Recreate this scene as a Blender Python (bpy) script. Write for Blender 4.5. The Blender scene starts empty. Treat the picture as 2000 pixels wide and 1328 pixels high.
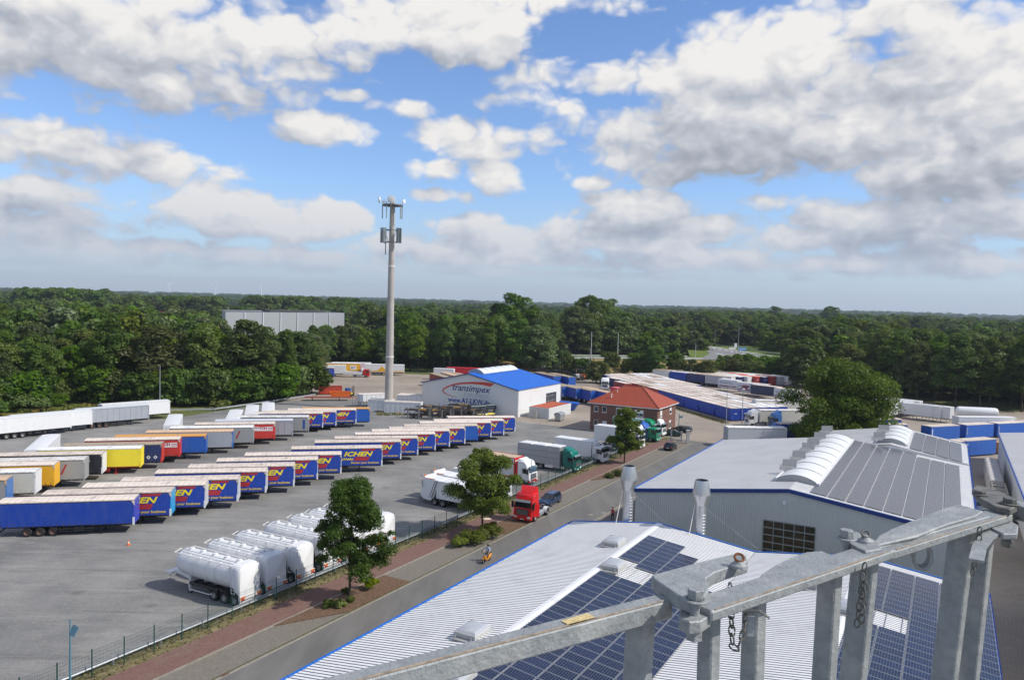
import bpy, bmesh, math, random
import numpy as np
from mathutils import Vector, Matrix
R_ = math.radians
rnd = random.Random(7)
SC = bpy.context.scene
COL = SC.collection
# ------------------------------------------------------------------ camera, sky, sun, exposure
CAM_H, F_PX, PW, PH = 27.3, 1550.0, 2000, 1328
PITCH, ROLL = R_(2.70), R_(1.53)
fwd = Vector((0, math.cos(PITCH), -math.sin(PITCH)))
_r = Vector((1, 0, 0)); _u = _r.cross(fwd)
c_right = math.cos(ROLL)*_r + math.sin(ROLL)*_u
c_up = -math.sin(ROLL)*_r + math.cos(ROLL)*_u
cam = bpy.data.cameras.new('camera')
cam.sensor_width = 36.0
cam.lens = 36.0*F_PX/PW
cam.clip_start = 0.05
cam.clip_end = 40000
camo = bpy.data.objects.new('camera', cam)
COL.objects.link(camo)
m = Matrix((c_right, c_up, -fwd)).transposed().to_4x4()
m.translation = Vector((0, 0, CAM_H))
camo.matrix_world = m
SC.camera = camo

def at(x, y, z=0.0):
    """the world point at height z seen at pixel (x, y) of the 2000 x 1328 photograph"""
    d = (x-PW/2)/F_PX*c_right-(y-PH/2)/F_PX*c_up+fwd
    t = (z-CAM_H)/d.z
    return Vector((0, 0, CAM_H))+d*t

TH = R_(28.9)                        # the road and the halls run along this heading
UV_ = Vector((math.sin(TH), math.cos(TH), 0)); RV_ = Vector((math.cos(TH), -math.sin(TH), 0))
def ur(u, r, z=0.0):
    """u metres along the road, r metres to its right"""
    v = UV_*u+RV_*r
    return Vector((v.x, v.y, z))
def to_ur(p):
    return p.x*UV_.x+p.y*UV_.y, p.x*RV_.x+p.y*RV_.y
def rotz(az):                         # local +X looks along compass heading az
    return R_(90-az)

SUN_AZ, SUN_EL = 101.0, 43.0
sv = Vector((math.sin(R_(SUN_AZ))*math.cos(R_(SUN_EL)), math.cos(R_(SUN_AZ))*math.cos(R_(SUN_EL)), math.sin(R_(SUN_EL))))
sl = bpy.data.lights.new('sun', 'SUN')
sl.energy = 4.4
sl.angle = R_(0.53)
sl.color = (1.0, 0.955, 0.88)
so = bpy.data.objects.new('sun', sl)
so.rotation_euler = sv.to_track_quat('Z', 'Y').to_euler()
COL.objects.link(so)
SC.view_settings.view_transform = 'Standard'
SC.view_settings.look = 'None'
SC.view_settings.gamma = 1
SC.view_settings.exposure = 0.0
SC.cycles.max_bounces = 6
SC.cycles.diffuse_bounces = 3
SC.cycles.transparent_max_bounces = 6
SC.cycles.volume_bounces = 0

# node helper ------------------------------------------------------------------
class NT:
    def __init__(s, tree): s.t = tree; s.n = tree.nodes; s.l = tree.links
    def new(s, typ, **kw):
        nd = s.n.new(typ)
        for k, v in kw.items(): setattr(nd, k, v)
        return nd
    def put(s, sock, v):
        if isinstance(v, bpy.types.NodeSocket): s.l.new(v, sock)
        elif v is not None: sock.default_value = v
    def math(s, op, a, b=None, c=None, clamp=False):
        nd = s.new('ShaderNodeMath', operation=op); nd.use_clamp = clamp
        s.put(nd.inputs[0], a)
        if b is not None: s.put(nd.inputs[1], b)
        if c is not None: s.put(nd.inputs[2], c)
        return nd.outputs[0]
    def mix(s, f, a, b, mode='MIX'):
        nd = s.new('ShaderNodeMix', data_type='RGBA', blend_type=mode)
        s.put(nd.inputs[0], f)
        s.put(nd.inputs[6], (*a, 1) if isinstance(a, tuple) and len(a) == 3 else a)
        s.put(nd.inputs[7], (*b, 1) if isinstance(b, tuple) and len(b) == 3 else b)
        return nd.outputs[2]
    def mapr(s, v, a, b, c=0.0, d=1.0, smooth=False):
        nd = s.new('ShaderNodeMapRange'); nd.clamp = True
        if smooth: nd.interpolation_type = 'SMOOTHSTEP'
        s.put(nd.inputs[0], v)
        for k, q in zip((1, 2, 3, 4), (a, b, c, d)): s.put(nd.inputs[k], q)
        return nd.outputs[0]
    def noise(s, vec, scale, detail=4, rough=.55, dist=0.0, dim='3D'):
        nd = s.new('ShaderNodeTexNoise'); nd.noise_dimensions = dim
        if vec is not None: s.put(nd.inputs['Vector'], vec)
        nd.inputs['Scale'].default_value = scale; nd.inputs['Detail'].default_value = detail
        nd.inputs['Roughness'].default_value = rough; nd.inputs['Distortion'].default_value = dist
        return nd.outputs[0]
    def comb(s, x, y, z):
        nd = s.new('ShaderNodeCombineXYZ')
        for k, v in enumerate((x, y, z)): s.put(nd.inputs[k], v)
        return nd.outputs[0]
    def sep(s, v):
        nd = s.new('ShaderNodeSeparateXYZ'); s.l.new(v, nd.inputs[0]); return nd.outputs
    def mapping(s, v, scale=(1, 1, 1), rot=(0, 0, 0), loc=(0, 0, 0)):
        nd = s.new('ShaderNodeMapping'); s.l.new(v, nd.inputs[0])
        nd.inputs['Scale'].default_value = scale; nd.inputs['Rotation'].default_value = rot; nd.inputs['Location'].default_value = loc
        return nd.outputs[0]

# ---- world: physical sky with a broken cumulus layer laid out by compass direction and elevation
world = bpy.data.worlds.new('World'); SC.world = world; world.use_nodes = True
W = NT(world.node_tree); W.n.clear()
sky = W.new('ShaderNodeTexSky', sky_type='NISHITA'); sky.sun_disc = False
sky.sun_elevation = R_(SUN_EL); sky.sun_rotation = R_(SUN_AZ)
sky.air_density = 1.0; sky.dust_density = 0.2; sky.ozone_density = 1.6; sky.altitude = 50
tc = W.new('ShaderNodeTexCoord')
X, Y, Z = W.sep(tc.outputs['Generated'])[:3]
azi = W.math('ARCTAN2', X, Y); ele = W.math('ARCSINE', Z)

def dirang(px, py):
    d = ((px-PW/2)/F_PX*c_right-(py-PH/2)/F_PX*c_up+fwd).normalized()
    return math.atan2(d.x, d.y), math.asin(d.z)
# centre x, centre y, half width, half height, weight (photo pixels turned into compass angles)
CL = [(120, 70, 380, 150, 1), (480, 50, 330, 105, 1), (800, 55, 250, 75, .95), (970, 50, 80, 45, .6), (300, 150, 300, 60, .8), (1150, -10, 260, 40, .7),
      (70, 275, 210, 62, 1), (230, 320, 190, 52, 1), (60, 390, 200, 50, .9), (370, 375, 80, 40, .8),
      (640, 252, 98, 34, 1), (775, 212, 60, 18, .55), (680, 186, 40, 14, .5),
      (1500, 110, 330, 90, 1), (1850, 150, 380, 190, 1.1), (1780, 30, 380, 90, 1), (1230, 160, 230, 52, .9), (1080, 205, 120, 34, .8), (1700, 260, 120, 60, .7),
      (950, 275, 150, 40, .85), (1230, 265, 240, 70, 1), (1450, 275, 190, 92, 1.3), (1330, 320, 260, 48, 1), (1900, 320, 280, 75, 1),
      (845, 335, 78, 26, .9), (960, 345, 68, 34, .95), (870, 380, 60, 16, .8), (1145, 355, 56, 22, .85),
      (330, 405, 150, 52, .95), (500, 430, 190, 48, 1), (650, 428, 75, 36, .9), (100, 440, 220, 40, .8),
      (930, 458, 100, 36, .95), (1240, 405, 175, 38, 1), (1370, 440, 130, 34, .8), (1130, 462, 160, 44, .95), (1250, 480, 110, 30, .8),
      (1720, 450, 230, 60, 1), (1920, 430, 190, 55, 1), (1520, 395, 90, 18, .5), (1560, 470, 140, 35, .8), (820, 490, 160, 26, .6), (250, 480, 320, 26, .7), (1850, 500, 260, 30, .8), (1000, 505, 300, 18, .5),
      (150, 500, 330, 30, .9), (560, 505, 300, 24, .7), (1350, 510, 380, 26, .8), (1800, 515, 330, 30, .9), (200, 540, 300, 10, .6), (1100, 535, 500, 9, .5)]
g = bpy.data.node_groups.new('cloud density', 'ShaderNodeTree')
g.interface.new_socket('az', in_out='INPUT', socket_type='NodeSocketFloat')
g.interface.new_socket('el', in_out='INPUT', socket_type='NodeSocketFloat')
g.interface.new_socket('d', in_out='OUTPUT', socket_type='NodeSocketFloat')
G = NT(g); gi = G.new('NodeGroupInput'); go = G.new('NodeGroupOutput')
ga, ge = gi.outputs[0], gi.outputs[1]
acc = None
for (cx, cy, rx, ry, w) in CL:
    a0, e0 = dirang(cx, cy); a1, _ = dirang(cx+rx, cy); _, e1 = dirang(cx, cy-ry)
    dx = G.math('MULTIPLY', G.math('SUBTRACT', ga, a0), 1/abs(a1-a0))
    dy = G.math('MULTIPLY', G.math('SUBTRACT', ge, e0), 1/abs(e1-e0))
    # flat base, domed top
    q = G.math('MULTIPLY_ADD', dy, dy, G.math('MULTIPLY', dx, dx))
    v = G.math('SUBTRACT', w, G.math('MULTIPLY', q, w))
    acc = v if acc is None else G.math('SMOOTH_MAX', acc, v, .25)
acc = G.math('MAXIMUM', acc, -1.1)
# away from the photograph's view the layer goes on as plain broken cloud
far = G.mapr(G.math('ABSOLUTE', ga), .62, .95)
farup = G.mapr(ge, .42, .62)
outside = G.math('MAXIMUM', far, farup)
pv = G.comb(ga, ge, 0.0)
gen = G.math('MULTIPLY', G.math('SUBTRACT', G.noise(pv, 3.2, 2, dim='2D'), .5), 5.0)
gm = G.new('ShaderNodeMix', data_type='FLOAT'); G.put(gm.inputs[0], outside); G.put(gm.inputs[2], acc); G.put(gm.inputs[3], gen)
base = gm.outputs[0]
# finer and flatter towards the horizon
ks = G.mapr(ge, 0.0, .30, 2.3, .8)
pv2 = G.comb(G.math('MULTIPLY', ga, 1.0), G.math('MULTIPLY', ge, 1.5), .3)
n1 = G.noise(pv2, 5.2, 8, .54, 0.0, '2D')
vo = G.new('ShaderNodeTexVoronoi'); vo.feature = 'F1'; vo.voronoi_dimensions = '2D'; vo.inputs['Scale'].default_value = 17
wob = G.new('ShaderNodeVectorMath', operation='ADD'); G.l.new(pv2, wob.inputs[0])
wn = G.new('ShaderNodeTexNoise'); wn.noise_dimensions = '2D'; G.l.new(pv2, wn.inputs['Vector']); wn.inputs['Scale'].default_value = 14; wn.inputs['Detail'].default_value = 3
ws = G.new('ShaderNodeVectorMath', operation='SCALE'); G.l.new(wn.outputs[1], ws.inputs[0]); ws.inputs['Scale'].default_value = .07
G.l.new(ws.outputs[0], wob.inputs[1]); G.l.new(wob.outputs[0], vo.inputs['Vector'])
bil = G.math('SUBTRACT', .55, vo.outputs['Distance'])
vo2 = G.new('ShaderNodeTexVoronoi'); vo2.feature = 'F1'; vo2.voronoi_dimensions = '2D'; vo2.inputs['Scale'].default_value = 46
G.l.new(wob.outputs[0], vo2.inputs['Vector'])
bil2 = G.math('SUBTRACT', .5, vo2.outputs['Distance'])
d = G.math('ADD', base, G.math('MULTIPLY', G.math('SUBTRACT', n1, .50), 3.0))
d = G.math('ADD', d, G.math('MULTIPLY', bil, 1.15))
d = G.math('ADD', d, G.math('MULTIPLY', bil2, .56))
d = G.math('ADD', d, .04)
G.l.new(d, go.inputs[0])
def dens(da, de):
    nd = W.new('ShaderNodeGroup'); nd.node_tree = g
    W.put(nd.inputs[0], W.math('ADD', azi, da)); W.put(nd.inputs[1], W.math('ADD', ele, de))
    return nd.outputs[0]
D0 = dens(0.0, 0.0); D1 = dens(.009, .018); D2 = dens(.03, .075)
alpha = W.mapr(D0, -.10, .78, smooth=True)
lit = W.math('ADD', W.math('MULTIPLY', W.math('SUBTRACT', D0, D1), .30), W.math('MULTIPLY', W.math('SUBTRACT', D0, D2), .27))
lit = W.math('ADD', lit, W.mapr(D0, .2, 2.3, .62, .26))
for (cx, cy, rx, ry, w) in ((1420, 320, 230, 55, .32), (1900, 355, 210, 40, .22), (230, 140, 330, 55, .17), (700, 110, 260, 45, .16), (1800, 160, 260, 45, .12), (80, 330, 160, 35, .25), (1700, 490, 330, 24, .18), (450, 470, 260, 22, .16), (1200, 455, 200, 16, .2), (1180, 225, 200, 25, .22), (60, 30, 200, 60, .2)):
    a0, e0 = dirang(cx, cy); a1, _ = dirang(cx+rx, cy); _, e1 = dirang(cx, cy-ry)
    dx = W.math('MULTIPLY', W.math('SUBTRACT', azi, a0), 1/abs(a1-a0)); dy = W.math('MULTIPLY', W.math('SUBTRACT', ele, e0), 1/abs(e1-e0))
    q = W.math('MULTIPLY_ADD', dy, dy, W.math('MULTIPLY', dx, dx)); lit = W.math('SUBTRACT', lit, W.mapr(q, 0.0, 1.3, w, 0.0, smooth=True))
litc = W.mapr(lit, .0, 1.0)
ccol = W.mix(W.mapr(litc, 0, .5), (0.37, 0.40, 0.46), (.60, .62, .67))
ccol = W.mix(W.mapr(litc, .45, .95), ccol, (.90, .88, .855))
# distant cloud is seen through more air
airf = W.mapr(ele, 0.02, .15, .62, .0)
hzc = W.mapr(azi, -.6, .6, .0, 1.0)
ccol = W.mix(airf, ccol, (.40, .48, .62))
alpha = W.math('MULTIPLY', alpha, W.mapr(ele, .014, .05, 0.0, 1.0))
def bgn(col, st):
    nd = W.new('ShaderNodeBackground'); W.put(nd.inputs[0], (*col, 1) if isinstance(col, tuple) else col); nd.inputs[1].default_value = st
    return nd.outputs[0]
def mixs(f, a, b):
    nd = W.new('ShaderNodeMixShader'); W.l.new(f, nd.inputs[0]); W.l.new(a, nd.inputs[1]); W.l.new(b, nd.inputs[2])
    return nd.outputs[0]
clear = mixs(W.mapr(ele, 0.0, .14, .70, 0.0), bgn(W.mix(1.0, sky.outputs[0], (.80, .94, 1.20), 'MULTIPLY'), .138), bgn((.40, .48, .61), 1.0))
full = mixs(alpha, clear, bgn(ccol, 1.0))
wo = W.new('ShaderNodeOutputWorld'); W.l.new(full, wo.inputs[0])
world.cycles.sampling_method = 'MANUAL'; world.cycles.sample_map_resolution = 512
# ------------------------------------------------------------------ materials
MATS = {}
def M(name, col, rough=.6, metal=0.0, var=.0, vs=1.0, dirt=None, ds=.6, da=.5, bump=0.0, bs=20, rnd_=0.0, spec=.5, extra=None):
    """procedural Principled material; var = brightness mottling, dirt = (colour) patches"""
    if name in MATS: return MATS[name]
    mt = bpy.data.materials.new(name); mt.use_nodes = True; MATS[name] = mt
    N = NT(mt.node_tree); b = N.n['Principled BSDF']
    tco = N.new('ShaderNodeTexCoord'); vec = tco.outputs['Object']
    c = (*col, 1)
    cur = None
    if var:
        f = N.noise(vec, vs, 5, .6)
        cur = N.mix(N.mapr(f, .3, .7), tuple(k*(1-var) for k in col), tuple(min(1, k*(1+var)) for k in col))
    if dirt is not None:
        f = N.noise(vec, ds, 6, .65)
        cur = N.mix(N.mapr(f, .50, .72, 0, da), cur if cur is not None else tuple(col), dirt)
    if rnd_:
        oi = N.new('ShaderNodeObjectInfo')
        v = N.mapr(oi.outputs['Random'], 0, 1, 1-rnd_, 1+rnd_)
        hs = N.new('ShaderNodeHueSaturation'); N.put(hs.inputs['Value'], v)
        N.put(hs.inputs['Color'], cur if cur is not None else c); cur = hs.outputs[0]
    if extra: cur = extra(N, vec, cur if cur is not None else c)
    if cur is not None: N.put(b.inputs['Base Color'], cur)
    else: b.inputs['Base Color'].default_value = c
    b.inputs['Roughness'].default_value = rough; b.inputs['Metallic'].default_value = metal
    b.inputs['Specular IOR Level'].default_value = spec
    if bump:
        bp = N.new('ShaderNodeBump'); bp.inputs['Strength'].default_value = bump; bp.inputs['Distance'].default_value = .05
        N.l.new(N.noise(vec, bs, 4), bp.inputs['Height']); N.l.new(bp.outputs[0], b.inputs['Normal'])
    return mt

# ------------------------------------------------------------------ mesh building
class MB:
    def __init__(s): s.v = []; s.f = []; s.m = []; s.mats = []
    def mi(s, m):
        if m not in s.mats: s.mats.append(m)
        return s.mats.index(m)
    def poly(s, pts, m):
        o = len(s.v); s.v += [tuple(p) for p in pts]; s.f.append(tuple(range(o, o+len(pts)))); s.m.append(s.mi(m)); return s
    def mesh(s, vs, fs, m):
        o = len(s.v); k = s.mi(m); s.v += [tuple(p) for p in vs]
        for f in fs: s.f.append(tuple(o+i for i in f)); s.m.append(k)
        return s
    def box(s, x0, x1, y0, y1, z0, z1, m, top=None):
        vs = [(x0, y0, z0), (x1, y0, z0), (x1, y1, z0), (x0, y1, z0), (x0, y0, z1), (x1, y0, z1), (x1, y1, z1), (x0, y1, z1)]
        s.mesh(vs, [(0, 3, 2, 1), (0, 1, 5, 4), (1, 2, 6, 5), (2, 3, 7, 6), (3, 0, 4, 7)], m)
        s.mesh(vs[4:], [(0, 1, 2, 3)], top or m); return s
    def obox(s, p0, p1, w, h, m, up=(0, 0, 1)):
        """bar from p0 to p1, w across, h along up, centred"""
        p0, p1 = Vector(p0), Vector(p1); d = (p1-p0).normalized(); u = Vector(up); a = d.cross(u)
        if a.length < 1e-5: a = d.cross(Vector((1, 0, 0)))
        a.normalize(); u = a.cross(d).normalized(); a *= w/2; u *= h/2
        vs = [p+q for p in (p0, p1) for q in (-a-u, a-u, a+u, -a+u)]
        return s.mesh(vs, [(0, 3, 2, 1), (4, 5, 6, 7), (0, 1, 5, 4), (1, 2, 6, 5), (2, 3, 7, 6), (3, 0, 4, 7)], m)
    def tube(s, pts, r, m, n=8, cap=True):
        pts = [Vector(p) for p in pts]; rs = r if isinstance(r, (list, tuple)) else [r]*len(pts); rings = []; o = len(s.v)
        for i, p in enumerate(pts):
            d = (pts[min(i+1, len(pts)-1)]-pts[max(i-1, 0)]).normalized()
            a = d.cross(Vector((0, 0, 1)))
            if a.length < 1e-3: a = Vector((1, 0, 0))
            a.normalize(); b = a.cross(d)
            s.v += [tuple(p+(a*math.cos(2*math.pi*k/n)+b*math.sin(2*math.pi*k/n))*rs[i]) for k in range(n)]
        q = s.mi(m)
        for i in range(len(pts)-1):
            for k in range(n):
                k2 = (k+1) % n; s.f.append((o+i*n+k, o+i*n+k2, o+(i+1)*n+k2, o+(i+1)*n+k)); s.m.append(q)
        if cap:
            s.f.append(tuple(o+k for k in range(n-1, -1, -1))); s.m.append(q)
            s.f.append(tuple(o+(len(pts)-1)*n+k for k in range(n))); s.m.append(q)
        return s
    def lathe(s, prof, m, n=16, axis='z', c=(0, 0, 0)):
        """prof: (radius, height) pairs round an axis through c"""
        o = len(s.v)
        for r, h in prof:
            for k in range(n):
                a = 2*math.pi*k/n; x, y = r*math.cos(a), r*math.sin(a)
                p = (x, y, h) if axis == 'z' else ((x, h, y) if axis == 'y' else (h, x, y))
                s.v.append((p[0]+c[0], p[1]+c[1], p[2]+c[2]))
        q = s.mi(m)
        for i in range(len(prof)-1):
            for k in range(n):
                k2 = (k+1) % n; s.f.append((o+i*n+k, o+i*n+k2, o+(i+1)*n+k2, o+(i+1)*n+k)); s.m.append(q)
        return s
    def prism(s, poly, a0, a1, m, axis='y', cap=None):
        """poly of 2-D points (x,z for axis y; y,z for axis x; x,y for axis z) extruded from a0 to a1"""
        def P(p, a): return (p[0], a, p[1]) if axis == 'y' else ((a, p[0], p[1]) if axis == 'x' else (p[0], p[1], a))
        n = len(poly); vs = [P(p, a0) for p in poly]+[P(p, a1) for p in poly]
        s.mesh(vs, [(i, (i+1) % n, n+(i+1) % n, n+i) for i in range(n)], m)
        s.mesh(vs, [tuple(range(n-1, -1, -1)), tuple(range(n, 2*n))], cap or m); return s
    def loft(s, rings, m, closed=True, cap=True):
        n = len(rings[0]); vs = [p for r in rings for p in r]
        fs = [(i*n+k, i*n+(k+1) % n, (i+1)*n+(k+1) % n, (i+1)*n+k) for i in range(len(rings)-1) for k in range(n if closed else n-1)]
        if cap: fs += [tuple(range(n-1, -1, -1)), tuple((len(rings)-1)*n+k for k in range(n))]
        return s.mesh(vs, fs, m)
    def build(s, name, parent=None, smooth=False, bevel=0, fix=True, mw=None):
        me = bpy.data.meshes.new(name); me.from_pydata(s.v, [], s.f)
        for mt in s.mats: me.materials.append(mt)
        me.polygons.foreach_set('material_index', s.m)
        if fix or bevel or smooth:
            bm = bmesh.new(); bm.from_mesh(me)
            if smooth or bevel: bmesh.ops.remove_doubles(bm, verts=bm.verts, dist=1e-4)
            if fix: bmesh.ops.recalc_face_normals(bm, faces=bm.faces)
            if bevel:
                es = [e for e in bm.edges if len(e.link_faces) == 2 and e.calc_face_angle(0) > .5]
                bmesh.ops.bevel(bm, geom=es, offset=bevel, segments=1, affect='EDGES', clamp_overlap=True)
            bm.to_mesh(me); bm.free()
        if smooth:
            me.polygons.foreach_set('use_smooth', [True]*len(me.polygons))
            if hasattr(me, 'set_sharp_from_angle'): me.set_sharp_from_angle(angle=R_(38))
        o = bpy.data.objects.new(name, me); COL.objects.link(o)
        if parent: o.parent = parent
        if mw: o.matrix_basis = mw
        return o

def tag(o, label=None, cat=None, group=None, kind=None):
    for k, v in (('label', label), ('category', cat), ('group', group), ('kind', kind)):
        if v: o[k] = v
    return o
def thing(name, label=None, cat=None, loc=(0, 0, 0), rz=0, group=None):
    o = bpy.data.objects.new(name, None); o.empty_display_size = .3; COL.objects.link(o)
    o.location = loc; o.rotation_euler = (0, 0, rz)
    return tag(o, label, cat, group)
def clone(o, loc=None, rz=None, label=None, parent=None, sc=None):
    c = o.copy(); COL.objects.link(c); c.parent = parent
    for ch in o.children: clone(ch, parent=c)
    if loc is not None: c.location = loc
    if rz is not None: c.rotation_euler = (0, 0, rz)
    if sc is not None: c.scale = (sc, sc, sc) if not isinstance(sc, tuple) else sc
    if label: c['label'] = label
    return c
def part(o, parent, loc=None, mirror=False):
    """one more copy of a part under the same thing"""
    c = o.copy(); COL.objects.link(c); c.parent = parent
    for ch in o.children: clone(ch, parent=c)
    if loc is not None: c.location = loc
    return c
def structure(name, mb, label=None, **k):
    o = mb.build(name, **k); o['kind'] = 'structure'
    if label: o['label'] = label
    return o
ORD = ['first', 'second', 'third', 'fourth', 'fifth', 'sixth', 'seventh', 'eighth', 'ninth', 'tenth', 'eleventh', 'twelfth', 'thirteenth',
       'fourteenth', 'fifteenth', 'sixteenth', 'seventeenth', 'eighteenth', 'nineteenth', 'twentieth']

def text_mb(txt, size, m, slant=0.0, bold=.0, sx=1.0, extr=.006, align='LEFT', font_sp=1.0):
    cu = bpy.data.curves.new('lettering', 'FONT'); cu.body = txt; cu.size = size; cu.shear = slant; cu.offset = bold*size
    cu.extrude = extr; cu.align_x = align; cu.space_character = font_sp; cu.resolution_u = 2
    ob = bpy.data.objects.new('lettering', cu); COL.objects.link(ob)
    dg = bpy.context.evaluated_depsgraph_get(); me = bpy.data.meshes.new_from_object(ob.evaluated_get(dg))
    vs = [(v.co.x*sx, v.co.y, 0.0) for v in me.vertices]; fs = [tuple(p.vertices) for p in me.polygons if p.normal.z > .9 and p.center.z > 0]
    bpy.data.objects.remove(ob); bpy.data.meshes.remove(me); bpy.data.curves.remove(cu)
    return vs, fs

# ------------------------------------------------------------------ common materials
def tarp_lines(N, vec, cur):            # seams of the roof bows showing through a tarpaulin, plus streaky grime
    x, y, z = N.sep(vec)[:3]
    w = N.math('PINGPONG', x, .32)
    l = N.mapr(w, .0, .045, .58, 1.0)
    f = N.noise(N.mapping(vec, (.7, 2.2, 1)), 1.6, 6, .7)
    oi = N.new('ShaderNodeObjectInfo')
    f = N.math('ADD', f, N.mapr(oi.outputs['Random'], 0, 1, -.10, .10))
    c = N.mix(N.mapr(f, .46, .64, 0, .62), cur, (.38, .31, .25))
    f2 = N.noise(N.mapping(vec, (1, 1, 1), loc=(7, 3, 1)), .55, 4, .6)
    c = N.mix(N.mapr(f2, .60, .64, 0, .5), c, (.30, .24, .24))
    return N.mix(1.0, c, N.comb(l, l, l), 'MULTIPLY')
def curtain_folds(N, vec, cur):
    x, y, z = N.sep(vec)[:3]
    oi = N.new('ShaderNodeObjectInfo')
    f = N.noise(N.mapping(vec, (1.2, 1, .35)), 1.5, 5, .6)
    c = N.mix(N.mapr(f, .40, .75, 0, .10), cur, (.25, .27, .33))
    g_ = N.mapr(N.noise(N.mapping(vec, (.5, .5, 2.0)), 1.0, 5, .7), .5, .75, 0, .25)
    return N.mix(N.math('MULTIPLY', g_, .45), c, (.20, .19, .18))
CREAM = M('cream tarpaulin', (.74, .635, .54), .75, extra=tarp_lines)
CREAMW = M('off white tarpaulin', (.80, .79, .76), .7, extra=tarp_lines)
def mossy(N, vec, cur):
    f = N.noise(vec, 2.0, 6, .7)
    return tarp_lines(N, vec, N.mix(N.mapr(f, .42, .6, 0, .8), cur, (.16, .13, .085)))
MOSSY = M('mossy brown tarpaulin', (.46, .36, .25), .85, extra=mossy)
ORANGER = M('orange tarpaulin', (.62, .30, .07), .8, extra=tarp_lines)
TANR = M('tan tarpaulin', (.66, .44, .27), .8, extra=tarp_lines)
def cloth(name, col): return M(name, col, .48, extra=curtain_folds, bump=.25, bs=3.0, rnd_=.10)
BLUE = cloth('royal blue tarpaulin', (.004, .05, .37))
BLUE2 = cloth('bright blue tarpaulin', (.008, .095, .42))
GREYC = cloth('grey tarpaulin', (.30, .30, .29))
SILVER = M('silver grey panels', (.38, .40, .43), .45, .2, var=.06, vs=.8, rnd_=.05)
WHITE = M('white paint', (.74, .74, .73), .4, var=.04, vs=1.2, dirt=(.55, .54, .50), ds=1.1, da=.25)
WHITEG = M('white glossy paint', (.75, .75, .745), .25, var=.02, vs=1, dirt=(.6, .58, .53), ds=.9, da=.2)
CREAMC = cloth('cream curtain', (.55, .53, .46))
YELLOW = M('yellow panels', (.87, .70, .035), .5, var=.04, vs=1)
AMBER = cloth('amber yellow tarpaulin', (.78, .40, .008))
BLACKC = cloth('black tarpaulin', (.012, .013, .015))
NAVY = cloth('navy tarpaulin', (.006, .018, .11))
REDC = cloth('red tarpaulin', (.58, .035, .02))
ORANGE = M('orange paint', (.80, .17, .015), .5, var=.12, vs=1.5, dirt=(.25, .08, .03), ds=2, da=.5)
RUSTRED = M('red container paint', (.55, .07, .03), .6, var=.15, vs=1.5, dirt=(.2, .05, .03), ds=2, da=.6)
GREYV = M('galvanised grey', (.42, .44, .46), .45, .55, var=.12, vs=6)
BLACK = M('black chassis paint', (.018, .018, .019), .6, var=.2, vs=3, dirt=(.09, .075, .06), ds=2, da=.5)
DARK = M('dark grey', (.05, .05, .052), .6, var=.2, vs=3)
TYRE = M('tyre rubber', (.016, .016, .016), .8, dirt=(.06, .055, .05), ds=3, da=.6)
RIM = M('wheel rim', (.42, .41, .40), .45, .4, dirt=(.14, .09, .06), ds=3, da=.6)
RIMB = M('dusty brown rim', (.16, .09, .065), .7, var=.2, vs=4)
GLASS = M('dark vehicle glass', (.012, .016, .02), .06, spec=.9)
GLASSL = M('pale window glass', (.20, .25, .28), .08, spec=.8)
CHROME = M('chrome trim', (.75, .75, .75), .2, .9)
REDL = M('red lamp lens', (.55, .01, .01), .25)
ORL = M('orange reflector', (.85, .22, .01), .3)
LTYEL = M('yellow lettering paint', (.92, .70, .01), .5)
LTGOLD = M('gold lettering paint', (.72, .50, .10), .5)
LTRED = M('red stripe paint', (.40, .025, .035), .5, var=.1, vs=3)
LTWHITE = M('white lettering paint', (.78, .78, .78), .5)
LTBLUE = M('blue lettering paint', (.015, .06, .30), .5)
TEAL = M('teal green paint', (.0, .15, .115), .25, var=.05, vs=2)
GREEN = M('mid green paint', (.01, .25, .12), .25, var=.05, vs=2)
REDP = M('red truck paint', (.62, .014, .016), .2, var=.04, vs=2)
REDSUN = M('faded red plastic', (.70, .05, .05), .35, var=.05, vs=2)
SKYB = M('light blue truck paint', (.05, .16, .42), .3, var=.05, vs=2)
CYANP = M('cyan headboard paint', (.03, .33, .62), .4, var=.05, vs=2)
POSTG = M('fence green paint', (.004, .055, .045), .5)
# ------------------------------------------------------------------ ground, roads, paths
def ground_nodes(N, vec, cur):
    f = N.noise(vec, .0035, 7, .62); f2 = N.noise(vec, .05, 6, .65); f3 = N.noise(vec, .9, 5, .7)
    c = N.mix(N.mapr(f, .42, .60), (.050, .085, .022), (.30, .26, .12))
    c = N.mix(N.mapr(f2, .35, .65, 0, .6), c, (.035, .062, .018))
    return N.mix(N.mapr(f3, .4, .65, 0, .3), c, (.12, .12, .05))
GRASSF = M('grass and stubble fields', (.06, .1, .03), .95, spec=.1, extra=ground_nodes)
g_ = MB()
n = 24; Rg = 9000
xs = [Rg*((2*i/n-1)**3) for i in range(n+1)]
for i in range(n):
    for j in range(n):
        g_.poly([(xs[i], xs[j], 0), (xs[i+1], xs[j], 0), (xs[i+1], xs[j+1], 0), (xs[i], xs[j+1], 0)], GRASSF)
structure('ground', g_, 'wide flat ground of fields and grass reaching the horizon', smooth=False, fix=False)

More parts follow.
